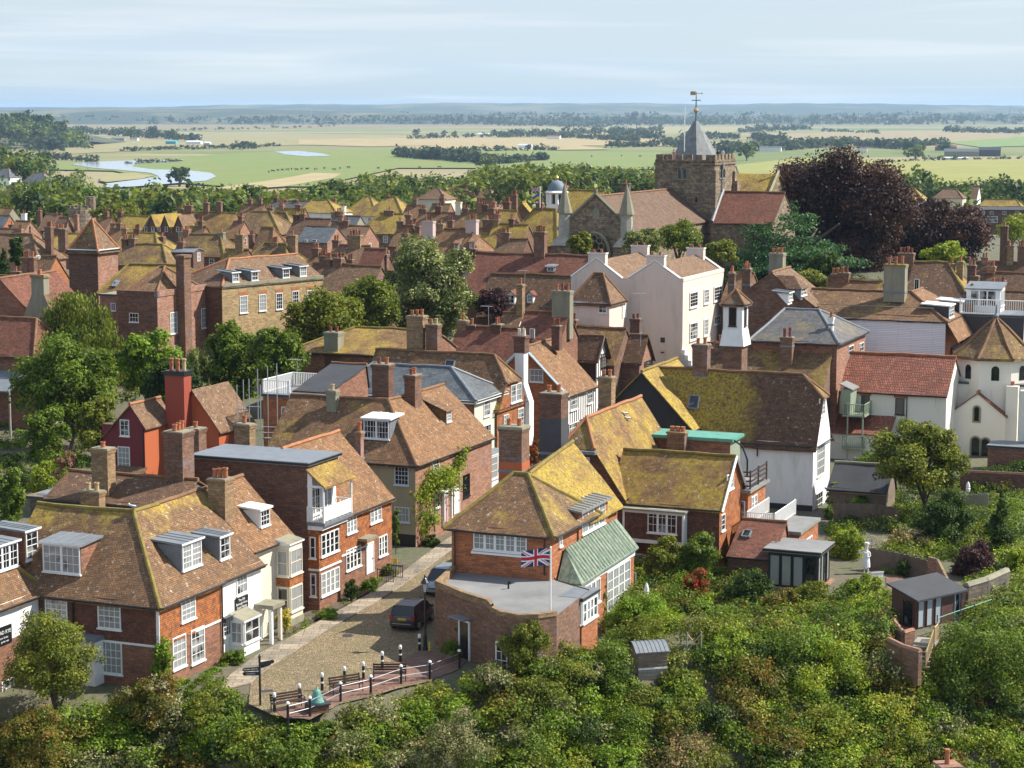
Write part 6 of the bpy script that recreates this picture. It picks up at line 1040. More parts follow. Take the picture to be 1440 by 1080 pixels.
g('steep golden gable slope with blue-grey dormer left of the flags', 734, 284, 12, 345, 'roof_gold', 'brick_rust', kind='y', rise=4, d=7, ch=((723, 274, 292, 9, 3), (713, 284, 296, 10, 3, 'brick_dark')))
g('second golden gable left of the flagpole and lower', 727, 296, 24, 330, 'roof_gold', 'brick_rust', rise=3.4, ch=((692, 293, 316, 8, 2),), wins=())
g('golden hipped roof under the flagpole beside the church', 782, 294, 30, 318, 'roof_gold', 'brick', hips=(3, 2), rise=5, d=10)
g('house of tightly packed chimneys behind the pink stack and golden roofs', 690, 296, 30, 360, 'roof_mid', 'brick_rust', ch=((675, 285, 305, 9, 2, 'brick_rose'), (682, 288, 308, 8, 2, 'brick_dark'), (694, 284, 300, 7, 1, 'brick_rose')), rise=3)
g('gold and brown roof behind the church gable turrets', 850, 268, 60, 350, 'roof_gold', 'brick_dark', rise=3.4, ch=((880, 258, 272, 12, 1),))
# red roofs in the middle
h = g('long rust-red tiled roof with lone tall brown chimney and tiny dormer', 841, 360, 170, 243, 'roof_red', 'brick_dark', rise=4.4, d=10, ch=((760, 326, 376, 16, 4), (666, 350, 376, 9, 1, 'brick_dark'), (836, 362, 380, 7, 1)), name='red_roof_range'); dm(h, 'F', (769, 375, 780, 383))
h = g('dark red-brown roof below the tiny dormer with two small gabled dormers', 809, 388, 118, 228, 'roof_dark', 'brick_dark', rise=4.2, d=8, name='red_roof_range'); dm(h, 'F', (713, 414, 724, 428), (741, 414, 750, 426), style='gable', roofm=M['roof_red'], cheek=M['white'])
g('stack house with thin pale chimney before the dark red-brown roof', 735, 440, 26, 212, 'roof', 'white', rise=1.8, d=4, ch=((732, 400, 440, 9, 1, 'brick_buff'),))
g('brick house with wide pale chimney left of the pink annexe', 800, 440, 60, 206, 'roof_red', 'brick', rise=2.4, d=5, ch=((791, 409, 462, 27, 3, 'cem'),), wins=(('F', 745, 450, 752, 463, 2, 1),))
g('brown tiled roof with dark red-potted chimneys behind the orange gable house', 735, 462, 90, 200, 'roof_red', 'brick_rust', rise=3.0, d=6, ch=((664, 457, 492, 13, 1, 'brick_dark'), (700, 456, 492, 14, 2, 'brick_dark'), (783, 458, 478, 12, 2, 'brick_dark')))
g('long low brown roof behind the small black and white gable', 880, 462, 100, 214, 'roof', 'brick_rust', rise=3.2, d=7)
# right
g('brick house with bright golden roof slope and clustered chimneys before the copper beech', 1333, 369, 44, 250, 'roof_gold', 'brick', hips=(0, 3.4), rise=4.0, d=9, ch=((1274, 356, 384, 22, 4), (1338, 371, 396, 9, 1, 'brick_buff'), (1350, 368, 390, 9, 1, 'brick_buff')), wins=(('F', 1286, 383, 1293, 393),), mats=dict(F='roof_dark'))
g('dark brown roof with stout chimney beside the golden slope', 1404, 398, 36, 232, 'roof', 'brick_rust', hips=(0, 2.2), rise=2.4, d=6, ch=((1366, 373, 400, 11, 2, 'brick_dark'),))
g('uppermost of three long dark roofs at the right edge', 1450, 384, 60, 250, 'roof_dark', 'brick_rust', rise=3.2, ch=((1390, 383, 397, 11, 2, 'brick_dark'),))
g('lowest of three long dark roofs at the right edge above the white terrace', 1452, 410, 60, 222, 'roof_dark', 'brick_rust', rise=3.8, d=9)
g('right-edge roof carrying a tall dark chimney with rugged crown', 1450, 370, 70, 290, 'roof_dark', 'brick_dark', rise=3.4, ch=((1411, 318, 372, 10, 1, 'brick_dark'), (1420, 345, 372, 10, 2, 'brick_buff'), (1436, 346, 372, 10, 3)))
g('small brick stack house behind the white glazed roof room', 1372, 414, 14, 210, 'slate', 'brick', rise=.6, d=3, ch=((1366, 408, 440, 10, 1, 'brick_dark'),))
g('low brown roof with thin white ridge left of the weatherboarded house', 1240, 396, 70, 214, 'roof', 'brick_rust', rise=2.6, d=6)
g('house with broad brown roof behind the pink house and orange pots', 1060, 384, 30, 235, 'roof', 'brick_rust', rise=2.6, ch=((1030, 382, 398, 8, 1), (1050, 376, 392, 9, 2)))
# small roofs filling the gaps up to the tree belt
for lb, x, y, w_, Y_, rf, wl, c_ in (
    ('low brown roof between the round gate tower and the golden side roof', 158, 306, 20, 450, 'roof', 'brick_rust', ((150, 298, 309, 6, 2),)), ('short tan roof with one stack right behind the pyramid-roofed tower', 176, 322, 22, 360, 'roof_warm', 'brick_rose', ((168, 314, 325, 7, 2),)),
    ('narrow roof wedged behind the pair of cement chimneys', 290, 319, 24, 355, 'roof_mid', 'brick', ((283, 311, 322, 7, 3),)), ('small house end with pale gable left of the olive hipped house', 344, 312, 16, 365, 'roof_warm', 'brick_rose', ((339, 304, 315, 6, 2),)),
    ('tan roof under the wood behind the white-streaked hip', 372, 288, 30, 470, 'roof_warm', 'brick_rust', ((352, 280, 291, 6, 1), (366, 280, 291, 6, 2))), ('golden strip of roof directly below the broad slates near the wood', 410, 293, 22, 455, 'roof_gold', 'brick_rust', ((396, 287, 296, 6, 2),)),
    ('little brown roof right of the long brown tile roof', 486, 312, 18, 365, 'roof', 'brick_rose', ((480, 303, 315, 7, 2),)), ('tan double-stacked roof between the golden sweep and the pink chimney', 590, 326, 22, 325, 'roof_warm', 'brick_rust', ((578, 316, 329, 8, 3), (588, 318, 329, 7, 2))),
    ('low roof with leaning stack above the first golden hipped house', 486, 288, 26, 480, 'roof', 'brick_rose', ((470, 280, 291, 6, 2),)), ('tan roof at the wood edge right of the golden hipped houses', 596, 289, 24, 470, 'roof_warm', 'brick_rust', ((584, 280, 292, 6, 2),)),
    ('mossy roof at the wood edge left of the packed chimneys', 634, 287, 26, 460, 'roof_mid', 'brick', ((622, 278, 290, 7, 3),)), ('small dark roof below the four-pot chimney', 470, 372, 30, 250, 'roof_dark', 'brick_rust', ((455, 360, 375, 9, 2),))): g(lb, x, y, w_, Y_, rf, wl, rise=2.6, d=6, ch=c_)
# gate tower, cupola, flags
gt = empty('stone_gate_tower', PD(113, 318, 520), 0, 'round ruined stone gate tower rising above the left roofs', 'tower'); b = MB(); zb = gt.location.z; b.lathe(0, 0, [(3.0, -4), (2.9, 4.6)], M['stone'], 14); b.build('drum', gt); b = MB(); b.lathe(2.6, 1, [(1.3, -4), (1.2, 7.4)], M['stone'], 8); b.build('turret', gt); b = MB()
for i in range(9): a = 2 * pi * i / 9; b.box(2.7 * cos(a) - .35, 2.7 * sin(a) - .35, 4.6, 2.7 * cos(a) + .35, 2.7 * sin(a) + .35, 5.2, M['stone'])
b.build('battlements', gt)
cu = PD(783, 292, 330); cp = empty('domed_cupola', cu, A, 'white octagonal cupola with blue dome and gold finial beside the church', 'cupola'); b = MB()
b.lathe(0, 0, [(1.75, -3), (1.75, .6)], M['wpaint'], 8)
for k in range(8): a = 2 * pi * k / 8 + pi / 8; b.box(1.45 * cos(a) - .22, 1.45 * sin(a) - .22, .6, 1.45 * cos(a) + .22, 1.45 * sin(a) + .22, 2.3, M['wpaint'])
b.lathe(0, 0, [(1.7, 2.2), (1.95, 2.45), (1.6, 2.7)], M['wpaint'], 12); b.lathe(0, 0, [(.75, .6), (.75, 2.3)], M['dpaint'], 8); b.build('lantern', cp); b = MB(); m_ = m_plain('blue_lead', (0.17, 0.22, 0.28), .2); b.lathe(0, 0, [(1.42 * cos(t * pi / 16), 2.65 + 1.75 * sin(t * pi / 16)) for t in range(0, 8)] + [(.1, 4.4)], m_, 14); b.build('dome', cp, True); b = MB(); b.lathe(0, 0, [(.06, 4.35), (.3, 4.6), (.3, 4.8), (.05, 5.1), (.03, 5.5)], m_plain('gilt', (.75, .5, .12), .1, metal=.6, rough=.3), 8); b.build('finial', cp)
# far houses
def far(label, px, py, wpx, Y, roof, wall='white', hips=(2.5, 2.5), rise=3, d=8, name='far_house', ch=(), rot=None, wins=()): return bg(label, px, py, wpx, Y, roof, wall, hips=hips, rise=rise, d=d, name=name, group='houses beyond the old town', ch=ch, rot=rot, wins=wins, he=5)
far('pink-roofed bungalow with white wall among the trees left of the church', 617, 265, 6, 640, 'roof_pink', 'cpaint', (4, 4)); far('reddish roof half sunk in trees right of the pink-roofed bungalow', 660, 262, 22, 680, 'roof_red', 'brick', (3, 3)); far('double-ridged pinkish roof among trees nearest the cupola', 686, 264, 12, 680, 'roof_pink', 'brick_rose', (3, 4))
for i, (x, y) in enumerate(((1246, 271), (1259, 268), (1271, 265), (1284, 263))): far(('nearest', 'second', 'third', 'farthest')[i] + ' of four pale golden-roofed semis stepping away behind the copper beeches', x, y, 3, 640 + 26 * i, 'roof_gold' if i != 1 else 'roof_pink', 'cpaint', (4, 4), 3.6, 8)
far('pink-roofed house left of the white gabled house on the right skyline of trees', 1345, 266, 16, 760, 'roof_pink', 'cpaint', (3, 3)); far('white gabled house with grey-pink roof in the trees at upper right', 1377, 262, 8, 770, 'roof_pink', 'white', (0, 0), 4); far('pair of tan roofs under the large copper beech edge', 1222, 257, 10, 720, 'roof_pink', 'brick_rose', (3, 3))
sc_ = bg('long flat-roofed brown brick school with a band of white windows', 1478, 291, 130, 560, 'felt_dark', 'brick_dark', rise=.5, d=14, name='school', group=None, rot=radians(-6), wins=tuple(('F', x, 297, x + 5, 302, 2, 2) for x in (1352, 1367, 1380, 1392, 1410, 1428)) + (('F', 1369, 304, 1403, 313, 9, 2),))
far('gold and brown hipped roof behind the long brick school', 1430, 281, 40, 600, 'roof_gold', 'brick', (3, 3), 3.4, 10)
far('dark slate-roofed house by the left edge beyond the trees', 12, 237, 8, 1000, 'slate', 'white', (4, 4), 4, 10); far('orange-roofed house with white bargeboard among the left trees', 40, 257, 26, 760, 'roof_pink', 'white', (0, 0), 4, 9); far('grey-roofed house half hidden left of the river bend', 62, 243, 14, 950, 'slate', 'cem', (3, 3), 4, 10); far('pale pinkish roof farthest left among the trees', 22, 266, 10, 700, 'roof_warm', 'white', (3, 3), 3)
# ================================================================ foliage
def m_leaf(name='leaf', rough=.5, trans=.32):
    t = NT(name); a = t.n('ShaderNodeAttribute', attribute_name='Col'); t.l(a.outputs['Color'], t.b.inputs['Base Color']); t.b.inputs['Roughness'].default_value = rough; t.b.inputs['Specular IOR Level'].default_value = .15
    tr = t.n('ShaderNodeBsdfTranslucent'); t.l(t.mix(1.0, a.outputs['Color'], (1.25, 1.2, .6), 'MULTIPLY'), tr.inputs['Color']); mx_ = t.n('ShaderNodeMixShader'); mx_.inputs[0].default_value = trans; out = [n for n in t.t.nodes if n.type == 'OUTPUT_MATERIAL'][0]
    t.l(t.b.outputs[0], mx_.inputs[1]); t.l(tr.outputs[0], mx_.inputs[2]); t.l(mx_.outputs[0], out.inputs['Surface']); return t.m
M['leaf'] = m_leaf(); M['bark'] = m_plain('bark', (.11, .085, .06), .25, 2.0, .9)
PAL = {
    'green': [(.085, .135, .022), (.06, .105, .02), (.11, .16, .03)], 'bright': [(.12, .20, .026), (.09, .16, .022), (.15, .22, .035)], 'olive': [(.10, .115, .026), (.075, .09, .022), (.135, .14, .035)],
    'dark': [(.030, .052, .016), (.022, .040, .014), (.042, .065, .018)], 'yellow': [(.20, .22, .03), (.15, .185, .03), (.10, .145, .022)], 'birch': [(.085, .11, .03), (.115, .135, .04), (.07, .09, .026)],
    'silver': [(.085, .105, .055), (.12, .135, .08), (.055, .075, .03), (.25, .26, .21)], 'beech': [(.050, .025, .021), (.070, .032, .026), (.038, .022, .019), (.085, .042, .029)], 'cedar': [(.030, .070, .042), (.022, .054, .034), (.045, .09, .055)],
    'cream': [(.34, .31, .17), (.115, .14, .032), (.09, .125, .026), (.25, .24, .11)], 'rust': [(.105, .078, .026), (.08, .085, .024), (.07, .095, .024), (.13, .085, .03)], 'purple': [(.045, .022, .028), (.07, .03, .036), (.09, .05, .04)],
    'grey': [(.14, .155, .10), (.10, .12, .07), (.18, .19, .13)], 'ivy': [(.12, .16, .025), (.17, .205, .032), (.085, .125, .022)], 'red': [(.42, .085, .03), (.30, .06, .022), (.10, .12, .025)], 'wood': [(.075, .10, .028), (.10, .12, .04), (.06, .085, .024), (.12, .13, .05), (.045, .07, .022)],
    'far': [(.052, .072, .03), (.075, .09, .04), (.04, .058, .026)], 'flower': [(.60, .48, .05), (.12, .16, .03), (.65, .55, .12)], 'pinkish': [(.45, .22, .17), (.10, .13, .03), (.30, .16, .10)], 'bracken': [(.28, .20, .09), (.19, .15, .06), (.11, .13, .035)],
    'hop': [(.18, .19, .03), (.13, .155, .028), (.22, .21, .05), (.09, .12, .022)]}
for k_ in PAL: PAL[k_] = [tuple(min(.8, c * f) for c, f in zip(q, (1.55, 1.58, .9))) if k_ not in ('beech', 'cream', 'flower', 'red', 'pinkish', 'bracken', 'purple', 'far') else q for q in PAL[k_]]
for k_ in ('green', 'bright'): PAL[k_] = [(r * .92, g * .84, b) for r, g, b in PAL[k_]]
def leaf_arrays(rng, lobes, n, size, pal, clus=24, spread=.21, asp=.62, up=.25, low=-.45, droop=0.0):
    L = np.array(lobes, float); k = len(L); vol = L[:, 3] * L[:, 4] + L[:, 3] * L[:, 5]; cc = []
    d = rng.normal(size=(k, clus, 3)); d /= np.linalg.norm(d, axis=2, keepdims=True); d[:, :, 2] = np.where(d[:, :, 2] < low, -d[:, :, 2], d[:, :, 2]); rad = rng.uniform(.62, 1.0, (k, clus, 1))
    C = L[:, None, :3] + d * rad * L[:, None, 3:6]; cp = np.repeat(vol, clus) * rng.uniform(.5, 1.4, k * clus); cp /= cp.sum()
    idx = rng.choice(k * clus, n, p=cp); lob = idx // clus; Cc = C.reshape(-1, 3)[idx]; off = np.clip(rng.normal(size=(n, 3)), -1.7, 1.7) * spread * L[lob, 3:6]; p = Cc + off
    if droop: p[:, 2] -= np.abs(rng.normal(size=n)) * droop
    nrm = (p - L[lob, :3]) / L[lob, 3:6]; nrm /= np.linalg.norm(nrm, axis=1, keepdims=True) + 1e-6; nrm = nrm * .7 + rng.normal(size=(n, 3)) * .5; nrm[:, 2] += up; nrm /= np.linalg.norm(nrm, axis=1, keepdims=True)
    r = rng.normal(size=(n, 3)); t = np.cross(nrm, r); t /= np.linalg.norm(t, axis=1, keepdims=True) + 1e-6; b = np.cross(nrm, t); s = size * rng.uniform(.6, 1.35, (n, 1))
    if droop: t = t * .3 + np.array([0, 0, -1.0]); t /= np.linalg.norm(t, axis=1, keepdims=True)
    V = np.stack([p - t * s, p - b * s * asp, p + t * s, p + b * s * asp], 1)
    pl = np.array(pal); pc = rng.integers(0, len(pl), k * clus); mixr = rng.random(n) < .13; ci = np.where(mixr, rng.integers(0, len(pl), n), pc[idx]); col = pl[ci] * (rng.uniform(.7, 1.3, k * clus)[idx] * rng.uniform(.8, 1.2, n))[:, None]
    return V, col
def leaf_mesh(name, arrs, parent=None, mat=None):
    V = np.concatenate([a[0] for a in arrs]).reshape(-1, 3); C = np.concatenate([a[1] for a in arrs]); n = len(C); me = bpy.data.meshes.new(name)
    me.vertices.add(n * 4); me.vertices.foreach_set('co', V.astype(np.float32).ravel()); me.loops.add(n * 4); me.loops.foreach_set('vertex_index', np.arange(n * 4, dtype=np.int32)); me.polygons.add(n); me.polygons.foreach_set('loop_start', np.arange(0, n * 4, 4, dtype=np.int32)); me.polygons.foreach_set('loop_total', np.full(n, 4, dtype=np.int32))
    at_ = me.color_attributes.new('Col', 'FLOAT_COLOR', 'POINT'); cc = np.ones((n, 4, 4), np.float32); cc[:, :, :3] = C[:, None, :]; at_.data.foreach_set('color', cc.ravel()); me.update(); me.validate(); me.materials.append(mat or M['leaf'])
    o = bpy.data.objects.new(name, me); COL.objects.link(o); o.parent = parent; return o
def crown_lobes(rng, w, h, z0, style='round'):
    """ellipsoid lobes of a crown of width w from z0 to z0+h"""
    o = []; rx, rz, cz = w / 2, h / 2, z0 + h / 2
    if style == 'cedar':
        nt_ = 9
        for i in range(nt_):
            f = i / (nt_ - 1); z = z0 + h * (.04 + .92 * f); R = rx * (1 - f) ** .6 * .95 + .5
            for k in range(max(2, int(7 * (1 - f)) + 1)): a = rng.uniform(0, 2 * pi); q = R * rng.uniform(.35, .8); o.append((q * cos(a), q * sin(a), z + rng.uniform(-.5, .5) - q * .06, R * .42 + .5, R * .42 + .5, .42 + .03 * h))
        return o
    if style == 'cone':
        for i in range(9): f = i / 8; R = rx * (1 - f) * .8 + .12 * rx; o.append((rng.normal() * .05 * w, rng.normal() * .05 * w, z0 + h * (.08 + .86 * f), R, R, h * .09))
        return o
    nl = 16 if style == 'big' else 9
    for i in range(nl):
        a = i * 2.4 + rng.uniform(-.4, .4); f = (i + .5) / nl; zz = (f * 2 - 1); q = sqrt(max(0, 1 - zz * zz * .85)) * rng.uniform(.42, .82); s = rng.uniform(.32, .5) if nl < 12 else rng.uniform(.24, .42)
        o.append((q * rx * cos(a), q * rx * sin(a), cz + zz * rz * .66, rx * s, rx * s, min(rz, rx) * s * rng.uniform(.8, 1.15)))
    o.append((0, 0, cz, rx * .55, rx * .55, rz * .6)); return o
TREES = {}
def plant(name, label, cat, px, yt, yb, wpx, Y, pal, n=3000, leaf=.28, style='round', group=None, trunk=True, seed=None, yg=None, droop=0.0, clus=26, spread=.21, flowers=None):
    """crown seen between photo rows yt and yb, wpx wide, at ground distance Y"""
    rng = np.random.default_rng(seed if seed is not None else int(px * 7 + yt * 13)); top = PD(px, yt, Y); bot = PD(px, yb, Y); g = G(top.x, Y); w = wpx * Y / FPX
    if not trunk: bot.z = min(bot.z, g + .15)
    h = top.z - bot.z; r = empty(name, (top.x, Y, g), 0, label, cat, group); z0 = bot.z - g
    if Y < 500: n, leaf = int(n * 2.3), leaf * .6
    arr = [leaf_arrays(rng, crown_lobes(rng, w * .94, h, z0, style), n, leaf, PAL[pal], clus, spread, droop=droop)]
    leaf_mesh('crown' if trunk else 'foliage', arr, r)
    if flowers: leaf_mesh('blossom', [leaf_arrays(rng, crown_lobes(rng, w, h, z0, style), int(n * .12), leaf * .9, [flowers, tuple(c * .8 for c in flowers)], 5, .2)], r)
    b = MB(); th = max(.06, w * .035) if trunk else .05; zt = z0 + h * .6; b.tube([(0, 0, -1.0), (.05 * w * .3, 0, max(z0 * .6, .2)), (0, .03 * w, zt)], th, M['bark'], 8, th * .35)
    for i in range(6 if trunk else 3): a = i * 2.4; b.tube([(0, 0, max(z0 * .7, .15) + i * .05 * h), (w * .16 * cos(a), w * .16 * sin(a), z0 + h * (.35 + .05 * i)), (w * .30 * cos(a), w * .30 * sin(a), z0 + h * (.55 + .05 * i))], th * .5, M['bark'], 5, th * .15)
    b.build('trunk' if trunk else 'stem', r); return r
p_ = plant
# --- individual trees of the town
p_('tree', 'birch-like drooping tree in front of the mossy hip left of the parapet brick house', 'tree', 112, 392, 590, 160, 192, 'birch', 9000, .26, 'big', droop=.5)
p_('tree', 'dark leafy tree in front of and below the drooping birch', 'tree', 95, 470, 615, 165, 178, 'green', 9000, .26, 'big')
p_('tree', 'glossy bright-leaved bay tree below the parapet brick house', 'tree', 205, 455, 570, 90, 186, 'bright', 5500, .26)
p_('tree', 'brown-green tree left of the maroon house', 'tree', 135, 548, 655, 75, 164, 'olive', 5000, .22)
p_('tree', 'dark yew-like tree behind the tall painted chimney', 'tree', 240, 500, 600, 80, 176, 'dark', 4500, .24)
p_('tree', 'small grey-green willow under the buttress chimney', 'tree', 282, 488, 530, 44, 188, 'grey', 2500, .2, droop=.3)
p_('tree', 'dense green tree below the yellow-brick house, left of three', 'tree', 330, 445, 580, 100, 190, 'green', 7500, .26, 'big')
p_('tree', 'dense green tree standing over the scaffold poles', 'tree', 385, 455, 560, 95, 186, 'green', 7000, .26, 'big')
p_('tree', 'broad olive tree between the yellow-brick house and the tall cement chimney', 'tree', 452, 405, 530, 130, 205, 'olive', 9000, .28, 'big')
p_('tree', 'olive-green tree filling the gap left of the white poplar', 'tree', 520, 385, 480, 110, 215, 'birch', 7000, .28, 'big')
p_('tree', 'large silvery white poplar standing above the middle roofs', 'tree', 600, 330, 492, 158, 222, 'silver', 17000, .27, 'big')
p_('tree', 'purple-leaved small tree right of the white poplar', 'tree', 692, 405, 450, 62, 220, 'purple', 3000, .24)
p_('tree', 'huge dark copper beech right of the church', 'tree', 1172, 210, 408, 250, 325, 'beech', 34000, .44, 'big', spread=.26)
p_('tree', 'lower copper beech at the right of the huge one', 'tree', 1310, 278, 388, 185, 345, 'beech', 19000, .44, 'big', spread=.26)
p_('tree', 'blue-green layered cedar in front of the copper beech', 'tree', 1115, 288, 410, 235, 285, 'cedar', 17000, .34, 'cedar', spread=.34, clus=14)
p_('tree', 'dark green clipped yew at the foot of the cedar', 'tree', 1160, 355, 410, 60, 270, 'dark', 3500, .3)
p_('tree', 'yellow-green bush tree at the right foot of the cedar', 'tree', 1135, 378, 418, 60, 255, 'olive', 3000, .28)
p_('tree', 'bright yellow-green tree behind the golden roof slope', 'tree', 1330, 340, 378, 62, 285, 'yellow', 3000, .3)
p_('tree', 'thin pale green willow against the field at the right edge', 'tree', 1425, 300, 345, 56, 420, 'yellow', 1800, .34)
p_('tree', 'tree in front of the church rose window', 'tree', 815, 326, 358, 38, 266, 'olive', 2600, .26)
p_('tree', 'loose pale tree under the church transept eaves, nearest the turret', 'tree', 905, 322, 360, 70, 272, 'silver', 3500, .26)
p_('tree', 'loose green tree under the church transept eaves, nearest the tower', 'tree', 955, 312, 358, 76, 278, 'birch', 3800, .26)
p_('tree', 'rounded green tree in front of the chancel wall', 'tree', 1010, 338, 372, 62, 268, 'olive', 3000, .27)
p_('tree', 'spreading evergreen tree with pale leaning trunk before the white chapel', 'tree', 1302, 585, 700, 142, 158, 'olive', 13000, .19, 'big')
p_('tree', 'dark rounded evergreen at the left edge above the roofs', 'tree', 22, 326, 382, 26, 262, 'dark', 1800, .3)
p_('tree', 'dark narrow conifer right beside the rounded evergreen at left', 'tree', 5, 350, 386, 22, 258, 'dark', 1500, .28, 'cone')
p_('tree', 'clipped rounded olive tree behind the stone gate tower', 'tree', 168, 284, 316, 76, 470, 'olive', 3500, .5)
# gardens left
p_('hedge', 'smooth dark clipped hedge in the left garden', 'hedge', 20, 622, 660, 46, 158, 'dark', 3500, .1, spread=.2, trunk=False)
p_('shrub', 'yellow-green rounded shrub right of the clipped hedge', 'shrub', 56, 635, 672, 44, 155, 'yellow', 2500, .14, trunk=False)
p_('shrub', 'leafy green shrub at the left edge above the inn roof', 'shrub', 12, 640, 722, 56, 146, 'green', 3500, .17, trunk=False)
p_('shrub', 'low yellowish shrubs on top of the left garden wall', 'shrub', 92, 655, 690, 62, 150, 'olive', 2600, .14, trunk=False)
p_('shrub', 'pink-flowered shrub by the grey shed roof', 'shrub', 92, 622, 655, 40, 160, 'pinkish', 1500, .13, trunk=False)
p_('shrub', 'bright shrub bank at the left below the birch', 'shrub', 62, 560, 625, 70, 168, 'green', 3500, .2, trunk=False)
# gardens right
p_('shrub', 'rounded yellow-green shrub beside the white chef statue', 'shrub', 1190, 738, 800, 62, 146, 'yellow', 4500, .13, trunk=False)
p_('shrub', 'dark evergreen bank right of the leaning trunk', 'shrub', 1325, 690, 780, 110, 150, 'dark', 7500, .17, trunk=False)
p_('shrub', 'tall dark conical shrub on the right slope', 'shrub', 1408, 692, 800, 62, 147, 'dark', 4500, .16, 'cone', trunk=False)
p_('shrub', 'purple smoke-bush above the black-roofed summerhouse', 'shrub', 1368, 757, 832, 72, 140, 'purple', 4200, .14, trunk=False)
p_('shrub', 'small dark rounded bush before the grey board fence', 'shrub', 1270, 788, 812, 24, 140, 'dark', 1200, .1, trunk=False)
p_('shrub', 'flowery border with pink and buff blooms behind the grey board fence', 'shrub', 1275, 742, 790, 74, 148, 'bracken', 3500, .13, trunk=False, flowers=(.75, .6, .5))
p_('shrub', 'yellow-green clipped bush at the right edge', 'shrub', 1432, 765, 820, 46, 140, 'yellow', 2500, .14, trunk=False)
p_('shrub', 'dark climbing shrub along the wall below the chapel', 'shrub', 1420, 650, 690, 110, 178, 'dark', 4000, .16, trunk=False)
p_('shrub', 'bush beneath the grey shed eaves against the board fence', 'shrub', 1205, 700, 735, 48, 160, 'green', 2200, .14, trunk=False)
p_('shrub', 'palm-like tuft at the corner of the white gable house', 'shrub', 1172, 672, 705, 24, 162, 'bright', 900, .16, trunk=False)
p_('shrub', 'ivy column at the right corner of the white gable house', 'shrub', 1166, 705, 745, 18, 160, 'green', 1000, .12, trunk=False)
p_('shrub', 'shrub at the base of the pantiled chapel range', 'shrub', 1235, 632, 665, 62, 178, 'green', 2200, .15, trunk=False)
p_('shrub', 'orange-flowered climber mass between the two tall house chimneys', 'shrub', 751, 608, 672, 26, 172, 'red', 1500, .14, trunk=False)
# around the flagpole house
p_('shrub', 'large shrub against the red tile-hung wall under the oriel', 'shrub', 930, 756, 830, 62, 136.5, 'olive', 5500, .13, trunk=False)
p_('shrub', 'green shrub rising to the oriel corner', 'shrub', 982, 748, 825, 60, 137, 'green', 5000, .13, trunk=False)
p_('shrub', 'shrub dotted with scarlet leaves on the garden slope', 'shrub', 977, 800, 850, 46, 132, 'red', 3000, .12, trunk=False)
p_('shrub', 'dark green bush left of the black glazed garden room', 'shrub', 1050, 800, 862, 76, 131, 'dark', 5200, .13, trunk=False)
p_('shrub', 'rounded leafy bush immediately in front of the garden room', 'shrub', 1140, 812, 880, 64, 130, 'olive', 5000, .13, trunk=False)
p_('shrub', 'hop-covered mound with an arch of pale leaves left of the summerhouse', 'shrub', 1215, 808, 878, 66, 132, 'ivy', 5200, .13, trunk=False)
p_('shrub', 'shrub with brownish seed heads beside the garden room bush', 'shrub', 1096, 822, 905, 62, 128, 'rust', 4500, .13, trunk=False)
p_('shrub', 'tall loose bush rising in front of the curved wall beside the flagpole', 'shrub', 738, 862, 950, 78, 113.5, 'olive', 6000, .11, trunk=False)
p_('shrub', 'slender grey-green shrub by the french windows', 'shrub', 845, 815, 862, 24, 128, 'grey', 1200, .1, trunk=False)
p_('shrub', 'lollipop topiary bush by the annexe door', 'shrub', 645, 878, 892, 14, 119, 'green', 700, .06)
p_('shrub', 'low fern clump at the foot of the annexe wall', 'shrub', 636, 900, 922, 34, 117.6, 'green', 1300, .08, trunk=False)
# street planting
p_('shrub', 'dark cone-shaped shrub at the corner of the balcony house', 'shrub', 493, 812, 848, 22, 132.3, 'dark', 1800, .08, trunk=False)
p_('shrub', 'low green planting along the house front left of the white door', 'shrub', 520, 812, 838, 36, 135.5, 'green', 1500, .09, trunk=False)
p_('shrub', 'planting by the steps of the white door', 'shrub', 543, 792, 816, 30, 140, 'olive', 1400, .09, trunk=False)
p_('shrub', 'yellow-flowering bush against the cream bay', 'shrub', 400, 852, 885, 26, 123.6, 'flower', 1800, .08, trunk=False)
p_('shrub', 'low border plants before the white cottage bay', 'shrub', 328, 915, 940, 40, 117.3, 'green', 1700, .09, trunk=False)
p_('shrub', 'clipped lavender-like edging below the creeper house', 'shrub', 606, 752, 775, 32, 150, 'dark', 1400, .1, trunk=False)
p_('shrub', 'ivy climbing the end wall beside the drab house', 'shrub', 556, 705, 778, 16, 147.2, 'green', 2000, .1, trunk=False)
p_('shrub', 'low leafy border by the balcony house bay', 'shrub', 462, 855, 876, 34, 127.6, 'bright', 1400, .08, trunk=False)
def creeper(label, pts, pal, n, leaf, seed):     # thin sheet of leaves against a wall: pts are (local point, radius)
    rng = np.random.default_rng(seed); c = Vector(pts[0][0]); r = empty('climbing_plant', c, 0, label, 'climber'); leaf_mesh('foliage', [leaf_arrays(rng, [(p[0] - c.x, p[1] - c.y, p[2] - c.z, q, q, q * 1.1) for p, q in pts], n, leaf, PAL[pal], 10, .3)], r); b = MB(); b.tube([(0, 0, -2), (0, 0, .4)], .05, M['bark'], 5); b.build('stem', r)
hc_ = H['creeper']; W_ = lambda h, px, py, off: h.Mi.transposed() @ h.hit(px, py, 'x', off) + h.o
creeper('climbing plant spreading over the creeper house front around its doors', [(W_(hc_, x, y, .12), q) for x, y, q in ((600, 740, .9), (598, 715, 1.3), (606, 690, 1.5), (614, 676, 1.1), (624, 682, 1.0), (634, 676, .9), (640, 660, .7), (645, 645, .6), (594, 698, .9), (604, 735, .7), (648, 635, .5))], 'ivy', 7000, .1, 5)
hd_ = H['corner']; creeper('ivy column growing up the corner of the brick corner house', [(W_(hd_, x, y, .1), q) for x, y, q in ((228, 945, .55), (228, 925, .5), (229, 908, .4))], 'bright', 1600, .09, 6)
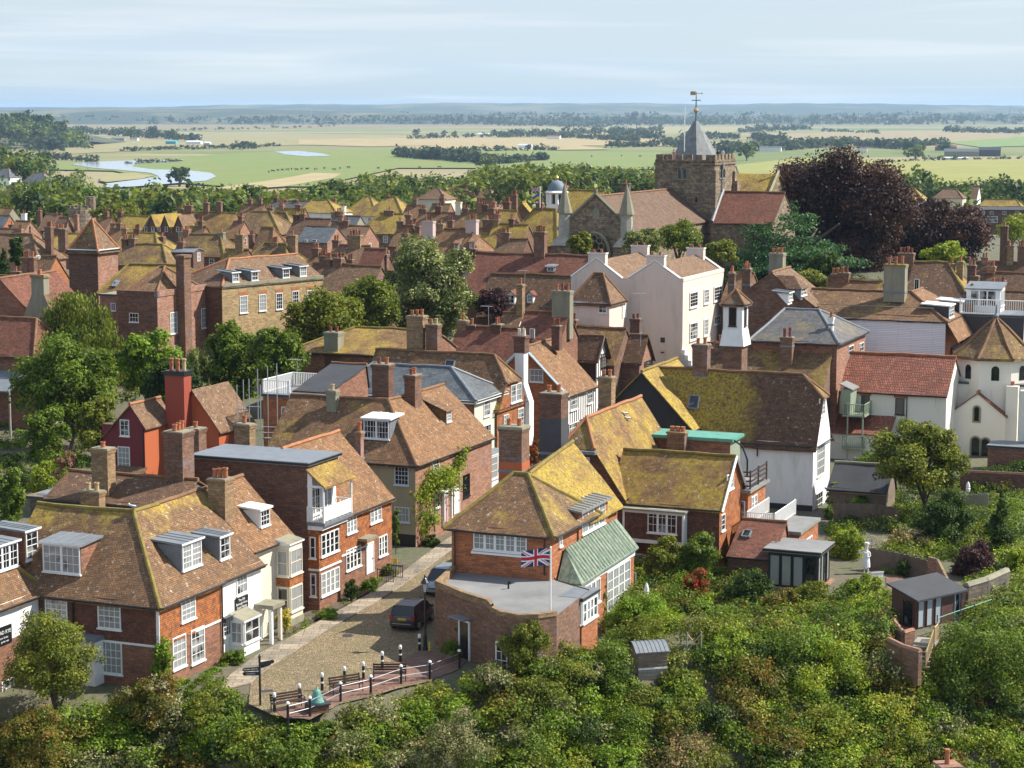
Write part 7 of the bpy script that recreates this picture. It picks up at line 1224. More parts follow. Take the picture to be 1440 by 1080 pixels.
p_('tree', 'young yellow-green tree in front of the far left inn', 'tree', 74, 858, 1002, 142, 108.5, 'olive', 9000, .12, 'big')
# ---------------------------------------------------------------- the overgrown bank below the square: one mass nobody could count
CLEAR = ((884, 890, 946, 958), (778, 835, 850, 902), (1080, 770, 1192, 826), (1255, 795, 1360, 900), (1205, 755, 1240, 812), (950, 870, 1000, 925), (1290, 860, 1335, 930))
def clear(x, y, m=0): return any(a - m < x < c + m and b - m < y < d + m * 2 for a, b, c, d in CLEAR)
rng = np.random.default_rng(11); arrs = []
def lump(px, py, r, pal, n, leaf=.11, dz=0.0, flat=.75):
    """a mound of scrub whose top is seen at the pixel"""
    if clear(px, py): return
    n, leaf = int(n * 1.7), leaf * .8
    lo, hi = 70.0, 160.0
    for _ in range(40):
        m_ = (lo + hi) / 2; q = PD(px, py, m_)
        if q.z > G(q.x, m_) + r * .8 + dz: lo = m_
        else: hi = m_
    lob = [(q.x + rng.normal() * r * .3, q.y + rng.normal() * r * .3, q.z - r * .45 + rng.normal() * .1 * r, r * s, r * s, r * s * flat) for s in (.95, .7, .6, .55)]
    arrs.append(leaf_arrays(rng, lob, n, leaf, PAL[pal], 24, .17))
import itertools
def region(poly_y, x0, x1, step, pals, rr, n, seed, bottom=1110):
    r_ = random.Random(seed); x = x0
    while x < x1:
        yt = poly_y(x); y = yt
        while y < bottom:
            lump(x + r_.uniform(-step * .4, step * .4), y + r_.uniform(-6, 10), r_.uniform(*rr), r_.choice(pals), n)
            y += step * .62
        x += step
def lerp_y(pts): return lambda x: np.interp(x, [p[0] for p in pts], [p[1] for p in pts])
top_line = lerp_y([(-20, 1010), (100, 1000), (150, 985), (260, 985), (330, 1000), (372, 1004), (440, 1020), (500, 997), (560, 977), (640, 952), (680, 948), (780, 935), (860, 900), (905, 905), (960, 920), (1060, 905), (1130, 890), (1180, 885), (1230, 895), (1300, 935), (1340, 910), (1440, 880)])
region(top_line, -20, 1470, 40, ['green', 'green', 'ivy', 'olive', 'bright', 'cream', 'dark', 'rust', 'hop'], (.9, 1.7), 620, 3)
for x, y, r, pl in ((200, 975, 1.5, 'rust'), (235, 990, 1.3, 'cream'), (20, 1030, 1.6, 'rust'), (60, 1050, 1.5, 'rust'), (300, 1000, 1.3, 'olive'), (480, 1035, 1.4, 'cream'), (620, 1040, 1.6, 'cream'), (560, 1060, 1.6, 'cream'), (700, 945, 1.3, 'cream'), (750, 960, 1.3, 'olive'), (810, 935, 1.3, 'cream'), (860, 905, 1.5, 'green'), (900, 880, 1.5, 'olive'), (940, 865, 1.4, 'ivy'), (1000, 870, 1.6, 'olive'), (1040, 890, 1.6, 'ivy'), (840, 890, 1.2, 'bright'), (980, 1030, 1.6, 'bracken'), (950, 1060, 1.7, 'bracken'), (1060, 930, 1.6, 'rust'), (1050, 970, 1.6, 'rust'), (1110, 900, 1.6, 'green'), (1160, 905, 1.5, 'yellow'), (1150, 940, 1.6, 'yellow'), (1200, 930, 1.6, 'ivy'), (1240, 980, 1.7, 'hop'), (1200, 1010, 1.8, 'hop'), (1270, 1030, 1.8, 'hop'), (1180, 1060, 1.7, 'ivy'), (640, 985, 1.3, 'bright'), (580, 1000, 1.2, 'bright'), (520, 1020, 1.2, 'bright'), (740, 1040, 1.7, 'green'), (820, 1010, 1.7, 'dark'), (880, 1000, 1.6, 'green'), (1090, 1020, 1.7, 'rust'), (860, 1060, 1.7, 'bright'), (905, 972, .9, 'olive'), (930, 985, 1.1, 'green'), (958, 950, 1.0, 'green'), (975, 962, 1.2, 'ivy'), (950, 1000, 1.4, 'olive'), (880, 960, 1.2, 'green'), (830, 918, 1.0, 'olive'), (800, 925, 1.1, 'green'), (990, 990, 1.4, 'dark'), (180, 992, .8, 'green'), (290, 985, .8, 'olive'), (325, 992, .7, 'green'), (1020, 915, 1.3, 'green')): lump(x, y, r, pl, 1500, .10, .5)
tag(leaf_mesh('hillside_scrub', arrs), kind='stuff')
p_('tree', 'spreading yellowing tree in the bottom right corner', 'tree', 1375, 865, 1060, 210, 121, 'green', 15000, .14, 'big')
p_('shrub', 'round bush with cream flower heads left of the square end', 'shrub', 215, 945, 1010, 92, 109, 'rust', 5500, .11, trunk=False, flowers=(.42, .38, .24))
p_('shrub', 'pale flowering mound at the bottom left under the young tree', 'shrub', 40, 985, 1075, 120, 104.5, 'rust', 6500, .11, trunk=False)
p_('shrub', 'hop-hung bush with creamy flowers at the bottom centre', 'shrub', 640, 985, 1060, 120, 105, 'cream', 7500, .10, trunk=False)
p_('shrub', 'old clematis-covered bush left of the curved-roof hut', 'shrub', 772, 905, 985, 130, 114.5, 'olive', 8000, .11, trunk=False, flowers=(.45, .42, .30))
p_('shrub', 'broad bright bush in front of the closed parasols', 'shrub', 900, 835, 915, 110, 124.5, 'bright', 8000, .12, trunk=False)
# ---------------------------------------------------------------- woods and hedges beyond the town
rng = np.random.default_rng(23); arrs = []; r_ = random.Random(4)
def woodband(pts, Y0, Y1, n, rad, pals, leaf, per):
    f = lerp_y(pts)
    for i in range(n):
        x = r_.uniform(pts[0][0], pts[-1][0]); Y = r_.uniform(Y0, Y1); t_ = (Y1 - Y) / max(1, Y1 - Y0); q = PD(x, f(x) + t_ * 14 + r_.uniform(0, 8), Y); R = r_.uniform(*rad); g_ = G(q.x, Y); lob = [(q.x + rng.normal() * R * .35, Y + rng.normal() * R * .35, q.z - R * (.7 + .5 * j), R * s, R * s, R * s) for j, s in enumerate((.8, .85, .8))]
        arrs.append(leaf_arrays(rng, lob, per, leaf, PAL[r_.choice(pals)], 9, .3))
woodband([(-40, 262), (60, 250), (140, 262), (230, 258), (300, 262), (380, 262), (470, 262), (560, 258)], 560, 760, 110, (4, 6.5), ['wood', 'wood', 'green', 'olive', 'dark'], .95, 330)
woodband([(440, 252), (500, 243), (560, 242), (640, 242), (700, 232), (760, 230), (920, 235)], 640, 900, 110, (4, 6.5), ['wood', 'wood', 'dark', 'birch'], .95, 330)
woodband([(690, 232), (760, 228), (860, 232), (920, 228)], 820, 1000, 36, (4.5, 6.5), ['silver', 'birch', 'wood'], 1.0, 330)
woodband([(-40, 205), (60, 210), (100, 240)], 1000, 1300, 22, (6, 9), ['dark', 'wood'], 1.3, 300)
woodband([(1210, 285), (1290, 292), (1400, 285), (1480, 268)], 560, 720, 30, (4, 6), ['wood', 'dark', 'green'], .9, 330)
woodband([(1270, 238), (1300, 234), (1345, 262), (1400, 246), (1480, 245)], 720, 950, 34, (4.5, 7), ['dark', 'wood'], 1.0, 330)
woodband([(-40, 150), (20, 158), (60, 164), (100, 178), (125, 190)], 3050, 3350, 60, (9, 15), ['dark', 'wood'], 2.6, 260)
tag(leaf_mesh('wood', arrs), kind='stuff'); arrs = []
def hedge(x0, y0, x1, y1, h_, n, pals=('far',), z=FZ, jit=.6, per=46):
    for i in range(n):
        t_ = (i + r_.uniform(-.4, .4)) / n; p = P(x0 + (x1 - x0) * t_, y0 + (y1 - y0) * t_ + r_.uniform(-jit, jit), z); R = h_ * r_.uniform(.55, 1.25); arrs.append(leaf_arrays(rng, [(p.x, p.y, z + R * .6, R * 1.2, R, R * .75)], per, R * .38, PAL[r_.choice(pals)], 8, .33))
for a in ((-30, 178, 80, 172, 9, 40), (90, 186, 240, 196, 10, 40), (240, 196, 280, 200, 9, 10), (170, 213, 400, 206, 4, 40), (330, 210, 360, 209, 7, 8), (180, 232, 260, 228, 3, 14), (560, 222, 700, 232, 8, 44), (700, 232, 770, 226, 6, 24), (600, 215, 790, 212, 5, 26), (860, 208, 925, 206, 6, 16), (575, 196, 700, 192, 6, 16), (700, 194, 930, 184, 9, 60), (760, 192, 900, 200, 8, 36), (860, 190, 930, 196, 10, 26), (480, 171, 700, 170, 12, 40), (700, 171, 930, 172, 14, 60), (700, 176, 860, 180, 10, 36), (1000, 172, 1440, 174, 18, 110), (1030, 168, 1440, 169, 22, 90), (1040, 186, 1140, 182, 10, 26), (1060, 196, 1110, 205, 9, 22), (1040, 215, 1100, 207, 9, 26), (1100, 212, 1200, 204, 9, 34), (1200, 206, 1300, 212, 8, 34), (1160, 186, 1240, 188, 6, 14), (1330, 186, 1440, 188, 9, 30), (1230, 230, 1300, 227, 3, 10), (1300, 226, 1440, 224, 3, 14), (20, 170, 480, 172, 12, 70), (250, 184, 480, 178, 5, 28), (-20, 200, 80, 214, 10, 40), (60, 222, 140, 230, 5, 16), (960, 195, 1040, 196, 9, 20), (930, 205, 1040, 214, 8, 24), (1260, 206, 1330, 204, 8, 18)): hedge(*a)
for a in ((1000, 175, 1460, 174, 22, 150), (480, 174, 1000, 176, 22, 170), (-20, 173, 480, 175, 20, 110), (560, 171, 1460, 171, 26, 150), (-20, 170, 560, 170, 26, 90)): hedge(*a, per=24, jit=1.2)
tag(leaf_mesh('hedgerows', arrs), kind='stuff')
lone = (('tall dark poplar clump standing in the hay fields', 585, 180, 195, 13, 'dark'), ('first of three small trees right of the dark poplar clump', 605, 186, 195, 7, 'far'), ('second of three small trees right of the dark poplar clump', 613, 186, 195, 8, 'far'), ('largest of three small trees right of the dark poplar clump', 624, 182, 195, 10, 'far'), ('bushy tree further right in the same hay field', 639, 184, 195, 11, 'olive'), ('left of two pencil-thin poplars far off above the hay field', 749, 175, 192, 4, 'dark'), ('right of two pencil-thin poplars far off above the hay field', 754, 175, 192, 4, 'dark'), ('single pale tree on the near hay field edge', 648, 204, 215, 7, 'olive'), ('large round tree in the hedge of the green field', 685, 218, 240, 34, 'wood'), ('dark twin-topped pine by the river bend', 252, 233, 262, 40, 'dark'), ('round tree left of the boatyard', 183, 178, 196, 22, 'wood'), ('dark round tree right of the boatyard trees', 242, 182, 197, 16, 'dark'), ('conical dark trees above the boatyard', 215, 176, 196, 20, 'dark'), ('tree on the left hill crest', 30, 156, 180, 34, 'dark'), ('second tree on the left hill crest', 60, 160, 185, 40, 'dark'), ('tree at the right end of the left hill', 82, 168, 190, 36, 'wood'), ('lone round tree beyond the copper beech top', 1182, 196, 216, 26, 'dark'), ('pale willow by the farm sheds', 1288, 205, 226, 34, 'birch'), ('dark tree left of the farm sheds', 1278, 197, 216, 26, 'dark'), ('round bush alone in the right green field', 1240, 243, 255, 16, 'wood'), ('dark tree beyond the farm at the upper right', 1330, 198, 214, 26, 'dark'), ('tall tree right of the church tower battlements', 1050, 200, 226, 34, 'wood'), ('second round tree beyond the church tower', 1020, 204, 226, 30, 'far'))
for lb, x, yt, yb, wv, pl in lone:
    g_ = P(x, yb, FZ); Yd = 3300 if x < 100 else g_.y; p_('field_tree', lb, 'tree', x, yt, yb - (yb - yt) * .12, wv, Yd, pl, 420, .07 * wv * Yd / FPX, 'round' if wv > 5 else 'cone', group='trees standing alone on the marsh', clus=8)
# ================================================================ smaller buildings of the gardens
h = House('garden_room', 'black-framed glazed garden room with overhanging grey flat roof', cat='garden room', c=(1150, 780), ze=2.5, w=3.4, d=3.3); h.walls(M['dpaint'], z0=-1).roof('flat', M['felt'], o=.3, mats=dict(edge=M['bpaint']))
for f, L in (('F', h.w), ('R', h.d)):
    for i in range(4): h.fw(f, .08 + (L - .16) * i / 4, .15, (L - .16) / 4 - .06, 2.15, 1, 1, fr=M['bpaint'], sill=False)
b = MB(); h.fbox(b, 'R', .0, h.d + .4, -1, .12, 0, .35, M['brick_rose']); h.fbox(b, 'F', 0, h.w, -1, .1, 0, .2, M['brick_rose']); h.part('plinth', b)
h = House('tiled_lean_to', 'low brick lean-to with red-brown tiles and a single skylight left of the garden room', cat='outbuilding', c=(1084, 785), ze=1.9, w=3.0, d=4.6); h.walls(M['brick_dark'], M['brick']).roof('x', M['roof_red'], hr=3.7, frac=.8, o=.15); h.skylight('F', 1050, 752, .6, .8); b = MB(); h.fbox(b, 'R', 1.2, 1.4, 1.6, 3.3, 0, .05, M['brick']); h.part('gable_wall', b)
h = House('terrace_extension', 'flat-roofed brick extension carrying a white balustraded terrace at the foot of the white house', cat='extension', c=(1124, 752), ze=2.7, w=4.2, r=(1158, 733)); h.walls(M['brick_orange']).roof('flat', M['felt'], o=.15, mats=dict(edge=M['cem'])); b = MB(); z = 2.92; railing(b, [(-3.9, 6.0, z), (-3.9, .3, z), (-1.9, .3, z), (-1.9, 6.0, z)], 1.05, M['wpaint'], .15, .05, .12); h.part('balustrade', b); h.fw('R', 1.0, .6, 2.6, 1.4, 4, 1, fr=M['wpaint'], lights=4)
a_, b_ = P(1289, 842, 1.95), P(1352, 828, 1.95); SR = math.atan2(b_.y - a_.y, b_.x - a_.x)
h = House('summerhouse', 'dark timber summerhouse with black felt roof and tall glazed doors', cat='summerhouse', c=(1352, 828), ze=1.95, l=(1289, 842), rot=SR); h.d = 2.0; h.walls(M['wood_red'], z0=-1)
b = MB(); b.slab((-h.w - .3, -.35, 1.93), (.25, -.35, 1.93), (.25, h.d + .2, 2.6), (-h.w - .3, h.d + .2, 2.6), M['felt_dark'], .8, .005); h.part('roof', b); h.wmb.poly([(-h.w, h.d, 1.95), (-h.w, 0, 1.95), (-h.w, h.d, 2.5)], M['wood_red']); h.endwalls()
dd = h.w
for i in range(3): h.fw('F', .12 + dd * .19 * i, .05, dd * .15, 1.75, 1, 1, fr=M['wood_red'], sill=False, glass=M['glass_pale'], border=.05)
h.fw('F', dd * .85, .05, dd * .12, 1.75, 1, 1, fr=M['bluepaint'], sill=False, border=.05); h.fw('L', .9, .1, .9, 1.65, 1, 1, fr=M['wood_red'], sill=False, border=.05)
h = House('grey_shed', 'long garden shed with dark grey slate roof and tan boarded eaves', cat='shed', c=(1246, 690), ze=2.3, w=4.6, d=3.4); h.walls(M['wood']).roof('x', M['felt_dark'], hr=3.9, frac=.7, o=.25, ridgem=M['cem']); b = MB(); h.fbox(b, 'F', 0, 4.6, 1.9, 2.15, .0, .1, M['pot_buff']); h.part('fascia', b)
h = House('curved_roof_hut', 'small weathered timber hut with grey barrel roof on the overgrown bank', cat='hut', at=PD(938, 960, 117), ze=PD(938, 916, 117).z, zg=PD(938, 962, 117).z, rot=radians(14), w=1.75, d=1.7); h.walls([(.9, M['wood_grey']), (None, M['wood'])], L=M['wood_grey'], z0=-2); h.wmb.poly([(-1.75, 1.7 * (1 - i / 8), h.he + .42 * sin(pi * i / 8)) for i in range(9)], M['wood_grey']); h.wmb.poly([(0, 1.7 * i / 8, h.he + .42 * sin(pi * i / 8)) for i in range(9)], M['wood_grey']); h.endwalls(); b = MB()
for i in range(8): y0, y1 = -.12 + 1.94 * i / 8, -.12 + 1.94 * (i + 1) / 8; z0, z1 = h.he + .04 + .45 * sin(pi * i / 8), h.he + .04 + .45 * sin(pi * (i + 1) / 8); b.poly([(-1.95, y0, z0), (.15, y0, z0), (.15, y1, z1), (-1.95, y1, z1)], M['lead']); b.poly([(-1.95, y1, z1 - .05), (.15, y1, z1 - .05), (.15, y0, z0 - .05), (-1.95, y0, z0 - .05)], M['lead'])
for i in range(9): b.tube([(-1.95 + i * .26, -.12 + 1.94 * k / 8, h.he + .05 + .45 * sin(pi * k / 8)) for k in range(9)], .02, M['lead'], 4)
h.part('barrel_roof', b); b = MB()
for i in range(9): h.fbox(b, 'F', 0, 1.75, .15 + .21 * i, .17 + .21 * i, 0, .02, M['wood'])
h.fbox(b, 'F', -.02, 1.8, .95, 1.05, 0, .03, M['wpaint']); h.part('boards', b)
h = House('green_verandah', 'two-storey sage-green timber verandah with railings right of the white gable house', cat='verandah', at=P(1178, 655, 0) + LY * 3, ze=7.2, w=.4, d=3.6); b = MB()
for x, y in ((.1, .1), (1.5, .1), (1.5, 3.4), (.1, 3.4)): b.box(x - .06, y - .06, 0, x + .06, y + .06, 4.3, M['greenpaint'])
for z in (1.1, 4.1): b.box(-.4, 0, z, 1.7, 3.6, z + .15, M['greenpaint']); railing(b, [(-.3, .05, z + .15), (1.6, .05, z + .15), (1.6, 3.5, z + .15)], 1.0, M['greenpaint'], .18, .05, .1)
h.part('frame', b); b = MB(); b.slab((.5, .1, 6.6), (.5, 2.7, 6.6), (-.7, 2.7, 7.1), (-.7, .1, 7.1), M['felt'], .6, 0); h.part('roof', b); b = MB(); b.box(-.6, .2, 4.3, .3, 2.6, 6.6, M['greenpaint']); h.part('door_screen', b); h.wmb = None
# ---------------------------------------------------------------- walls, fences, screens
def wallrun(name, label, cat, pts, hgt, mat, th=.3, cap=None, z=None, boards=0):
    q = [P(x, y, 0 if z is None else z) for x, y in pts]; c = q[0]; r = empty(name, c, 0, label, cat); b = MB(); cp_ = MB()
    for i, (a, e) in enumerate(zip(q, q[1:])):
        a, e = a - c, e - c; d_ = (e - a).normalized(); n_ = Vector((-d_.y, d_.x, 0)) * th / 2; h0, h1 = (hgt, hgt) if not isinstance(hgt, (list, tuple)) else (hgt[i], hgt[i + 1])
        lo = -1.5; A0, A1, B0, B1 = a + n_, a - n_, e + n_, e - n_
        for w_ in ([(A1.x, A1.y, lo), (B1.x, B1.y, lo), (B1.x, B1.y, h1), (A1.x, A1.y, h0)], [(B0.x, B0.y, lo), (A0.x, A0.y, lo), (A0.x, A0.y, h0), (B0.x, B0.y, h1)], [(A1.x, A1.y, h0), (B1.x, B1.y, h1), (B0.x, B0.y, h1), (A0.x, A0.y, h0)], [(A0.x, A0.y, lo), (A1.x, A1.y, lo), (A1.x, A1.y, h0), (A0.x, A0.y, h0)], [(B1.x, B1.y, lo), (B0.x, B0.y, lo), (B0.x, B0.y, h1), (B1.x, B1.y, h1)]): b.poly(w_, mat)
        if boards:
            L = (e - a).length
            for k in range(int(L / .16)): p = a.lerp(e, (k + .5) * .16 / L); hh = h0 + (h1 - h0) * k * .16 / L; cp_.box(p.x - .065 * abs(d_.x) - .02, p.y - .065 * abs(d_.y) - th * .9, -.2, p.x + .065 * abs(d_.x) + .02, p.y - th * .3, hh + .04 * ((k * 7) % 3), mat)
        elif cap: cp_.tube([(a.x, a.y, h0 + .03), (e.x, e.y, h1 + .03)], th * .62, cap, 6)
    b.build('panel' if boards else 'masonry', r)
    if cp_.v: cp_.build('boards' if boards else 'coping', r)
    return r
wallrun('board_fence', 'grey weathered board fence stepping down behind the white statue', 'fence', [(1222, 800), (1262, 806), (1306, 815)], [1.5, 1.45, 1.3], M['wood'], .05, boards=1)
wallrun('board_fence', 'dark brown board fence below the grey shed', 'fence', [(1172, 738), (1232, 740), (1262, 746)], 1.7, M['wood'], .05, boards=1)
wallrun('board_fence', 'mossy board fence right of the leaning tree', 'fence', [(1340, 725), (1390, 722)], [1.6, 1.6], M['cem'], .06, boards=1)
wallrun('brick_wall', 'curved brick garden wall sweeping down beside the summerhouse', 'wall', [(1305, 820), (1318, 822), (1332, 838), (1350, 852), (1354, 872)], [1.7, 1.6, 1.0, .9, 1.7], M['brick_rose'], .25, M['brick_buff'])
wallrun('brick_wall', 'brick parapet in front of the red terrace left of the summerhouse', 'wall', [(1246, 872), (1262, 894), (1270, 904), (1284, 900)], .6, M['brick_rust'], .25, M['brick_rose'])
wallrun('brick_wall', 'shadowed retaining brick wall below the red terrace', 'wall', [(1250, 912), (1270, 922), (1294, 929)], [.5, .5, .5], M['brick_rust'], .3, M['brick_rose'])
wallrun('stone_wall', 'pale flint retaining wall right of the summerhouse', 'wall', [(1358, 852), (1385, 846), (1415, 832)], [1.3, 1.4, 1.4], M['flint'], .4, M['cem'])
wallrun('stone_wall', 'old grey garden wall in the left gardens under the shrubs', 'wall', [(40, 708), (100, 712), (150, 708)], 1.8, M['flint'], .35, M['flint'])
wallrun('stone_wall', 'tall dark garden wall beside the scaffold poles', 'wall', [(292, 655), (330, 660)], 5.0, M['flint'], .35, M['flint'], z=0)
wallrun('stone_wall', 'long mossy wall at the back of the left gardens', 'wall', [(60, 618), (105, 612), (140, 606)], 1.3, M['flint'], .35, M['cem'], z=2)
wallrun('brick_wall', 'dark brick wall under the shrubs in front of the chapel', 'wall', [(1350, 688), (1470, 694)], 1.5, M['brick_dark'], .3, M['brick_rust'])
sheet('red_terrace', [(1246, 812), (1268, 806), (1290, 880), (1270, 900), (1248, 862)], M['paver'], .03)
def thing(name, p, label, cat, rz=0.0, group=None): return empty(name, p, rz, label, cat, group)
r = thing('trellis_screen', P(879, 840, 0), 'green lattice screen in a grey frame beside the french windows', 'trellis', A); b = MB(); b.box(-.75, -.05, 0, -.62, .05, 1.75, M['greenpaint']); b.box(.62, -.05, 0, .75, .05, 1.75, M['greenpaint']); b.box(-.62, -.05, 1.45, .62, .05, 1.75, M['wood_grey']); b.box(-.62, -.05, .0, .62, .05, .1, M['greenpaint']); b.build('frame', r); b = MB(); lm = m_plain('lattice_green', (.10, .19, .14), .1); b.box(-.62, .03, .1, .62, .045, 1.45, M['greenpaint'])
for i in range(-7, 14):
    for s_ in (1, -1):
        pts = []
        for z in (.12, 1.43): pts.append((i * .15 - .5 + s_ * (z - .75) * .6, z))
        (xa, za), (xb, zb) = pts; f = lambda x: max(-.6, min(.6, x)); b.tube([(f(xa), 0 + .012 * s_, za), (f(xb), .012 * s_, zb)], .022, lm, 4)
b.build('lattice', r)
def parasol(px, py, hgt, label, Y=None):
    p = P(px, py, 0); r = thing('closed_parasol', p, label, 'parasol'); b = MB(); b.lathe(0, 0, [(.26, .0), (.26, .06), (.03, .09)], M['cem'], 10); b.build('base', r); b = MB(); b.tube([(0, 0, .05), (0, 0, hgt)], .025, M['wpaint'], 6); b.build('pole', r); b = MB(); b.lathe(0, 0, [(.17, .35), (.20, .6), (.15, hgt * .55), (.19, hgt * .62), (.12, hgt * .85), (.03, hgt)], M['wpaint'], 9); b.build('canopy', r)
parasol(909, 851, 1.5, 'closed white parasol on the patio beside the lattice screen'); parasol(1361, 697, 1.2, 'closed white parasol far back beyond the leaning tree')
r = thing('post_frame', P(976, 926, 0), 'rough wooden posts crossed by an X of poles on the bank right of the hut', 'plant frame', radians(8)); b = MB()
for x in (-.42, .42): b.tube([(x, 0, -1.0), (x, 0, 1.6)], .045, M['wood_grey'], 6)
b.build('post', r); b = MB(); b.tube([(-.42, -.03, .5), (.42, -.03, 1.5)], .03, M['pot_buff'], 5); b.tube([(-.42, .03, 1.5), (.3, .03, .6)], .03, M['pot_buff'], 5); b.build('cross_brace', r)
r = thing('timber_steps', P(1312, 935, -1.0), 'pale timber steps with slatted railing below the summerhouse', 'steps', A); b = MB(); railing(b, [(0, 0, 1.3), (0, 1.2, 1.3)], .95, M['pot_buff'], .13, .06, .1); railing(b, [(-.2, -1.2, .1), (0, 0, 1.3)], .95, M['pot_buff'], .16, .05, .1); b.build('railing', r); b = MB(); b.box(-1.2, 0, 1.15, .1, 1.3, 1.3, M['wood_grey'])
for i in range(5): b.box(-1.2, -1.2 + .24 * i, .1 + .24 * i, 0, -.96 + .24 * i, .16 + .24 * i, M['wood_grey'])
b.build('treads', r)
r = thing('garden_gate_railing', P(1340, 905, -.5), 'thin blue-green wire handrail with posts under the summerhouse', 'handrail', A); b = MB(); b.tube([(-1, 0, 1.5), (0, 2.2, 1.6), (1.4, 5.4, 1.7)], .03, M['copper'], 5)
for x, y in ((-1, 0), (0, 2.2), (1.4, 5.4)): b.tube([(x, y, -.5), (x, y, 1.7)], .04, M['dpaint'], 5)
b.build('rail', r)
# scaffolding
r = thing('scaffolding', P(350, 655, 1.5), 'scaffold of slim steel poles and ledgers between the left trees and roofs', 'scaffolding', A); b = MB(); o = r.location; Lc = lambda p: Matrix.Rotation(-A, 3, 'Z') @ (p - o); tops = ((333, 541), (342, 534), (350, 533), (362, 519), (366, 541), (376, 515), (389, 511))
for i, (x, y) in enumerate(tops): p = Lc(PD(x, y, 160 + (i % 2) * 1.3)); b.tube([(p.x, p.y, -2), (p.x, p.y, p.z)], .04, M['steel'], 5)
for x in (407, 427): p = Lc(PD(x, 552, 161.5)); b.tube([(p.x, p.y, -2), (p.x, p.y, p.z)], .04, M['steel'], 5)
b.build('pole', r); b = MB()
for za, xs_ in ((571, (333, 366)), (600, (366, 408)), (608, (366, 428)), (575, (333, 350))): p, q = Lc(PD(xs_[0], za, 160.5)), Lc(PD(xs_[1], za + 1, 160.5)); b.tube([p, q], .035, M['steel'], 5)
b.build('ledger', r); b = MB(); p = Lc(PD(372, 615, 161)); b.box(p.x, p.y - .3, p.z - .1, p.x + 3, p.y + .3, p.z, M['wood']); b.build('platform', r)
# ================================================================ street furniture of the square
ORD = ('first', 'second', 'third', 'fourth', 'fifth', 'sixth', 'seventh', 'eighth')
b = MB(); b.lathe(0, 0, [(.085, 0), (.08, .9)], M['bpaint'], 12); b.lathe(0, 0, [(.088, .42), (.088, .52)], M['wpaint'], 12); post_me = b.build('bollard'); b = MB(); b.lathe(0, 0, [(.085, .78), (.095, .86), (.10, .88), (.10, .95), (.06, 1.02), (.0, 1.03)], M['wpaint'], 12); cap_me = b.build('cap', post_me)
for i, (x, y) in enumerate(((386, 1000), (421, 987), (453, 971), (484.5, 962), (511, 955), (537.5, 940), (563, 931), (590, 915))):
    o = post_me if i == 0 else post_me.copy()
    if i: COL.objects.link(o); c = cap_me.copy(); COL.objects.link(c); c.parent = o
    o.location = P(x, y, 0); tag(o, ORD[i] + ' from the left in the row of black bollards with white caps along the cobbles', 'bollard', 'bollards along the cobbled square')
q = [P(x, y, .0) for x, y in ((405, 1016), (436, 1008), (479, 987), (521.5, 977), (564, 962), (604.5, 956), (646, 940))]; r = thing('guard_rail', q[0], 'black posts with white caps joined by two pale rails at the edge of the drop', 'railing')
for p in q: p = p - q[0]; b = MB(); b.lathe(p.x, p.y, [(.075, -.6), (.07, 1.0)], M['bpaint'], 10); k = b.build('post', r); b = MB(); b.lathe(p.x, p.y, [(.10, 1.0), (.11, 1.06), (.06, 1.13), (.0, 1.15)], M['wpaint'], 10); b.build('cap', k)
for z in (.88, .48): b = MB(); b.tube([p - q[0] + Vector((0, 0, z)) for p in q], .021, M['steel'], 6); b.build('rail', r)
def bench(px, py, rz, label):
    r = thing('bench', P(px, py, 0) + Vector((0, 0, .03)), label, 'bench', rz, 'benches facing the view'); b = MB()
    for y in (-.22, -.06, .10): b.box(-.95, y - .06, .43, .95, y + .06, .47, M['wood_dark'])
    b.build('seat', r); b = MB()
    for z in (.56, .70, .84): b.box(-.95, .19 + (z - .5) * .18, z - .05, .95, .22 + (z - .5) * .18, z + .05, M['wood_dark'])
    b.build('backrest', r)
    for x in (-.9, .9): b = MB(); b.tube([(x, -.25, 0), (x, -.22, .62), (x, .2, .62)], .03, M['bpaint'], 5); b.tube([(x, .2, 0), (x, .2, .45), (x, .3, .92)], .03, M['bpaint'], 5); b.tube([(x, -.22, .42), (x, .2, .42)], .03, M['bpaint'], 5); b.build('leg', r)
bench(405, 998, radians(32), 'silvered bench at the left end beside the green bell'); bench(487, 974, radians(30), 'middle bench right of the green bell with scrolled black ends'); bench(548, 957, radians(2), 'right-hand bench seen squarely from behind, dark slats')
r = thing('bell_plinth', P(446, 1000, 0), 'dark low plinth under the verdigris bell', 'plinth', radians(25)); b = MB(); b.box(-.5, -.5, 0, .5, .5, .42, M['brick_dark']); b.box(-.58, -.58, .42, .58, .58, .5, M['dpaint']); b.build('block', r)
b = MB(); b.lathe(0, 0, [(.46, 0), (.44, .05), (.36, .2), (.27, .45), (.245, .62), (.20, .74), (.10, .80), (.05, .82), (.05, .93), (.0, .94)], m_plain('verdigris', (.13, .34, .28), .25, 4.0, .65), 20); bl_ = b.build('bell', None, True); bl_.scale = (.88, .88, .88); bl_.location = P(446, 1000, 0) + Vector((0, 0, .503)); tag(bl_, 'large verdigris-green bronze bell on a plinth between benches', 'bell')
r = thing('fingerpost', P(366, 992, 0), 'black cast-iron fingerpost with pointing sign arms', 'signpost', radians(10)); b = MB(); b.tube([(0, 0, 0), (0, 0, 2.65)], .06, M['bpaint'], 8); b.lathe(0, 0, [(.03, 2.6), (.09, 2.7), (.03, 2.82), (0, 2.9)], M['bpaint'], 8); b.build('post', r)
